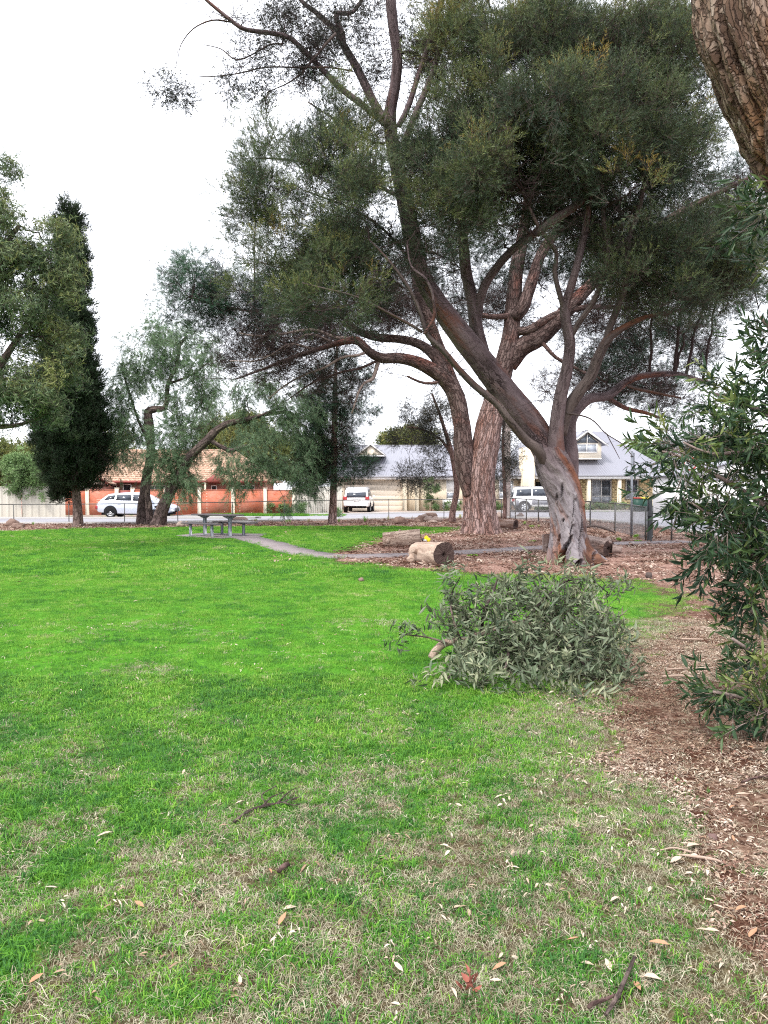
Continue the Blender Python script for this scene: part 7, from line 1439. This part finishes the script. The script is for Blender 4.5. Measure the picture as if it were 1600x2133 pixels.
stick([(580, 1828, 4, .004), (592, 1818, 6, .006), (602, 1812, 4, .004)], 'dark scrap of bark on the lawn near the lower centre', M_pined, 'bark_scrap', 'bark')
stick([(1415, 1792, 2, .008), (1450, 1797, 3.5, .008), (1490, 1803, 3, .008), (1520, 1812, 1.2, .005)], 'long pale strip of bark at the edge of the bare soil', M_logside, 'bark_strip', 'bark')
stick([(1375, 1782, 1.5, .008), (1405, 1778, 2, .01), (1440, 1786, 2.5, .008)], 'thin pale strip of bark beside the long pale strip', M_logside, 'bark_strip', 'bark')
# crumpled reddish dead bloom of bark
M_red = simple('reddish_dead_leaf', (.28, .10, .075), .85, .1, var=.5, scale=12); g = G(980, 2058); rt = empty('crumpled_leaf_cluster', (g[0], g[1], .0), label='crumpled reddish-brown dead leaf cluster on the lawn at the bottom centre', cat='dead leaves')
for k in range(16):
    a_ = RNG.uniform(0, 6.28); d = nrm(np.array([math.cos(a_), math.sin(a_), RNG.uniform(.1, 1.2)])); V, Q, T_, per = leaves(np.array([[0, 0, .012]])+RNG.normal(0, .012, (1, 3))*[1, 1, .4], d[None], nrm(RNG.normal(size=(1, 3))), [RNG.uniform(.025, .045)], [RNG.uniform(.014, .024)], True, RNG.uniform(.1, .5)); link('leaf', mk('leaf', V, Q, T_, [M_red], smooth=True), rt)
g = G(1484, 1752); blob((0, 0, .015), (.022, .02, .018), 5, M_pined, 'core', empty('gum_nut', (g[0], g[1], 0), label='small dark seed pod on the bare soil at the right', cat='seed pod'), 1.0)
g = G(753, 1211); blob((0, 0, .03), (.05, .04, .04), 6, M_rock, 'core', empty('bark_clod', (g[0], g[1], 0), label='small brown clod on the lawn above the centre', cat='clod'), 1.0)
g = G(1352, 1205); blob((0, 0, .05), (.06, .05, .07), 7, M_eucd, 'core', empty('bark_clod', (g[0], g[1], 0), label='dark brown lump of bark on the mulch right of the leaning gum', cat='bark'), .8)
# pale dead leaves on the lawn, one by one
M_dead = simple('pale_dead_leaf', (.46, .36, .28), .8, .15, var=.3, scale=10); M_dead2 = simple('tan_dead_leaf', (.36, .2, .12), .8, .15, var=.3, scale=10)
spots = [(200, 1745, .07), (35, 1215, .09), (203, 1315, .09), (278, 1258, .08), (590, 1903, .055), (580, 1935, .06), (675, 1860, .05), (560, 1820, .04), (385, 1608, .05), (385, 1502, .04), (455, 1500, .03), (60, 2055, .05), (500, 2058, .045), (1055, 2005, .06), (1210, 2008, .045), (1275, 2030, .06), (1340, 2040, .06), (1335, 2070, .06), (1480, 1730, .05), (1525, 1755, .045),
         (1490, 1888, .05), (1485, 1893, .05), (1385, 1855, .045), (1395, 1975, .07), (1500, 1950, .07), (1560, 1960, .07), (1430, 1780, .1), (1470, 1735, .06), (1575, 1760, .04), (1570, 1570, .06), (1530, 1660, .08), (1520, 1690, .05), (940, 2065, .05), (1045, 2045, .04), (1290, 1880, .05), (1180, 1960, .05), (1420, 1800, .08), (1555, 1900, .06), (1510, 1790, .05), (1350, 1870, .04), (840, 2030, .05), (300, 1900, .05), (120, 1850, .05), (700, 1760, .05)]
MARKS = [((980, 2058), 'the crumpled reddish cluster'), ((1292, 2065), 'the crossed sticks'), ((555, 1695), 'the forked dead twig'), ((592, 1818), 'the dark bark scrap'), ((1455, 1797), 'the pale bark strip'),
         ((1484, 1752), 'the dark seed pod'), ((1580, 1632), 'the dark stick at the right'), ((0, 2133), 'the lower left corner'), ((1600, 2133), 'the lower right corner'), ((0, 1250), 'the left lawn edge'), ((1120, 1480), 'the leafy cut branch')]
ORD = ['nearest', 'second nearest', 'third nearest', 'fourth nearest', 'fifth nearest', 'sixth nearest', 'seventh nearest', 'eighth nearest', 'ninth nearest', 'tenth nearest', 'eleventh nearest']
near_ = [min(range(len(MARKS)), key=lambda m: math.hypot(a-MARKS[m][0][0], b_-MARKS[m][0][1])) for a, b_, L in spots]
def leaf_label(k):
    m = near_[k]; same = sorted([q for q in range(len(spots)) if near_[q] == m], key=lambda q: math.hypot(spots[q][0]-MARKS[m][0][0], spots[q][1]-MARKS[m][0][1]))
    return '%s dry leaf, %s fallen leaf to %s' % ('small' if spots[k][2] < .055 else 'large', ORD[same.index(k)], MARKS[m][1])
dm_ = []
for k in range(5):
    for mt in (M_dead, M_dead2):
        V, Q, T_, per = leaves([[0, 0, 0]], np.array([[1.0, 0, .08]]), np.array([[0, 0, 1.0]]), [1.0], [RNG.uniform(.22, .42)], True, RNG.uniform(-.15, .25)); dm_.append(mk('dead_leaf', V, Q, T_, [mt], smooth=True))
for k, (a, b_, L) in enumerate(spots):
    g = G(a, b_); o = link('dead_leaf', dm_[k % 10 if k % 3 else 0], None, (g[0], g[1], float(gz(g[0], g[1]))+.022), (RNG.normal(0, .2), RNG.normal(0, .15), RNG.uniform(0, 6.28))); o.scale = (L, L, L)
    tag(o, leaf_label(k), 'leaf', 'fallen leaves in the foreground')
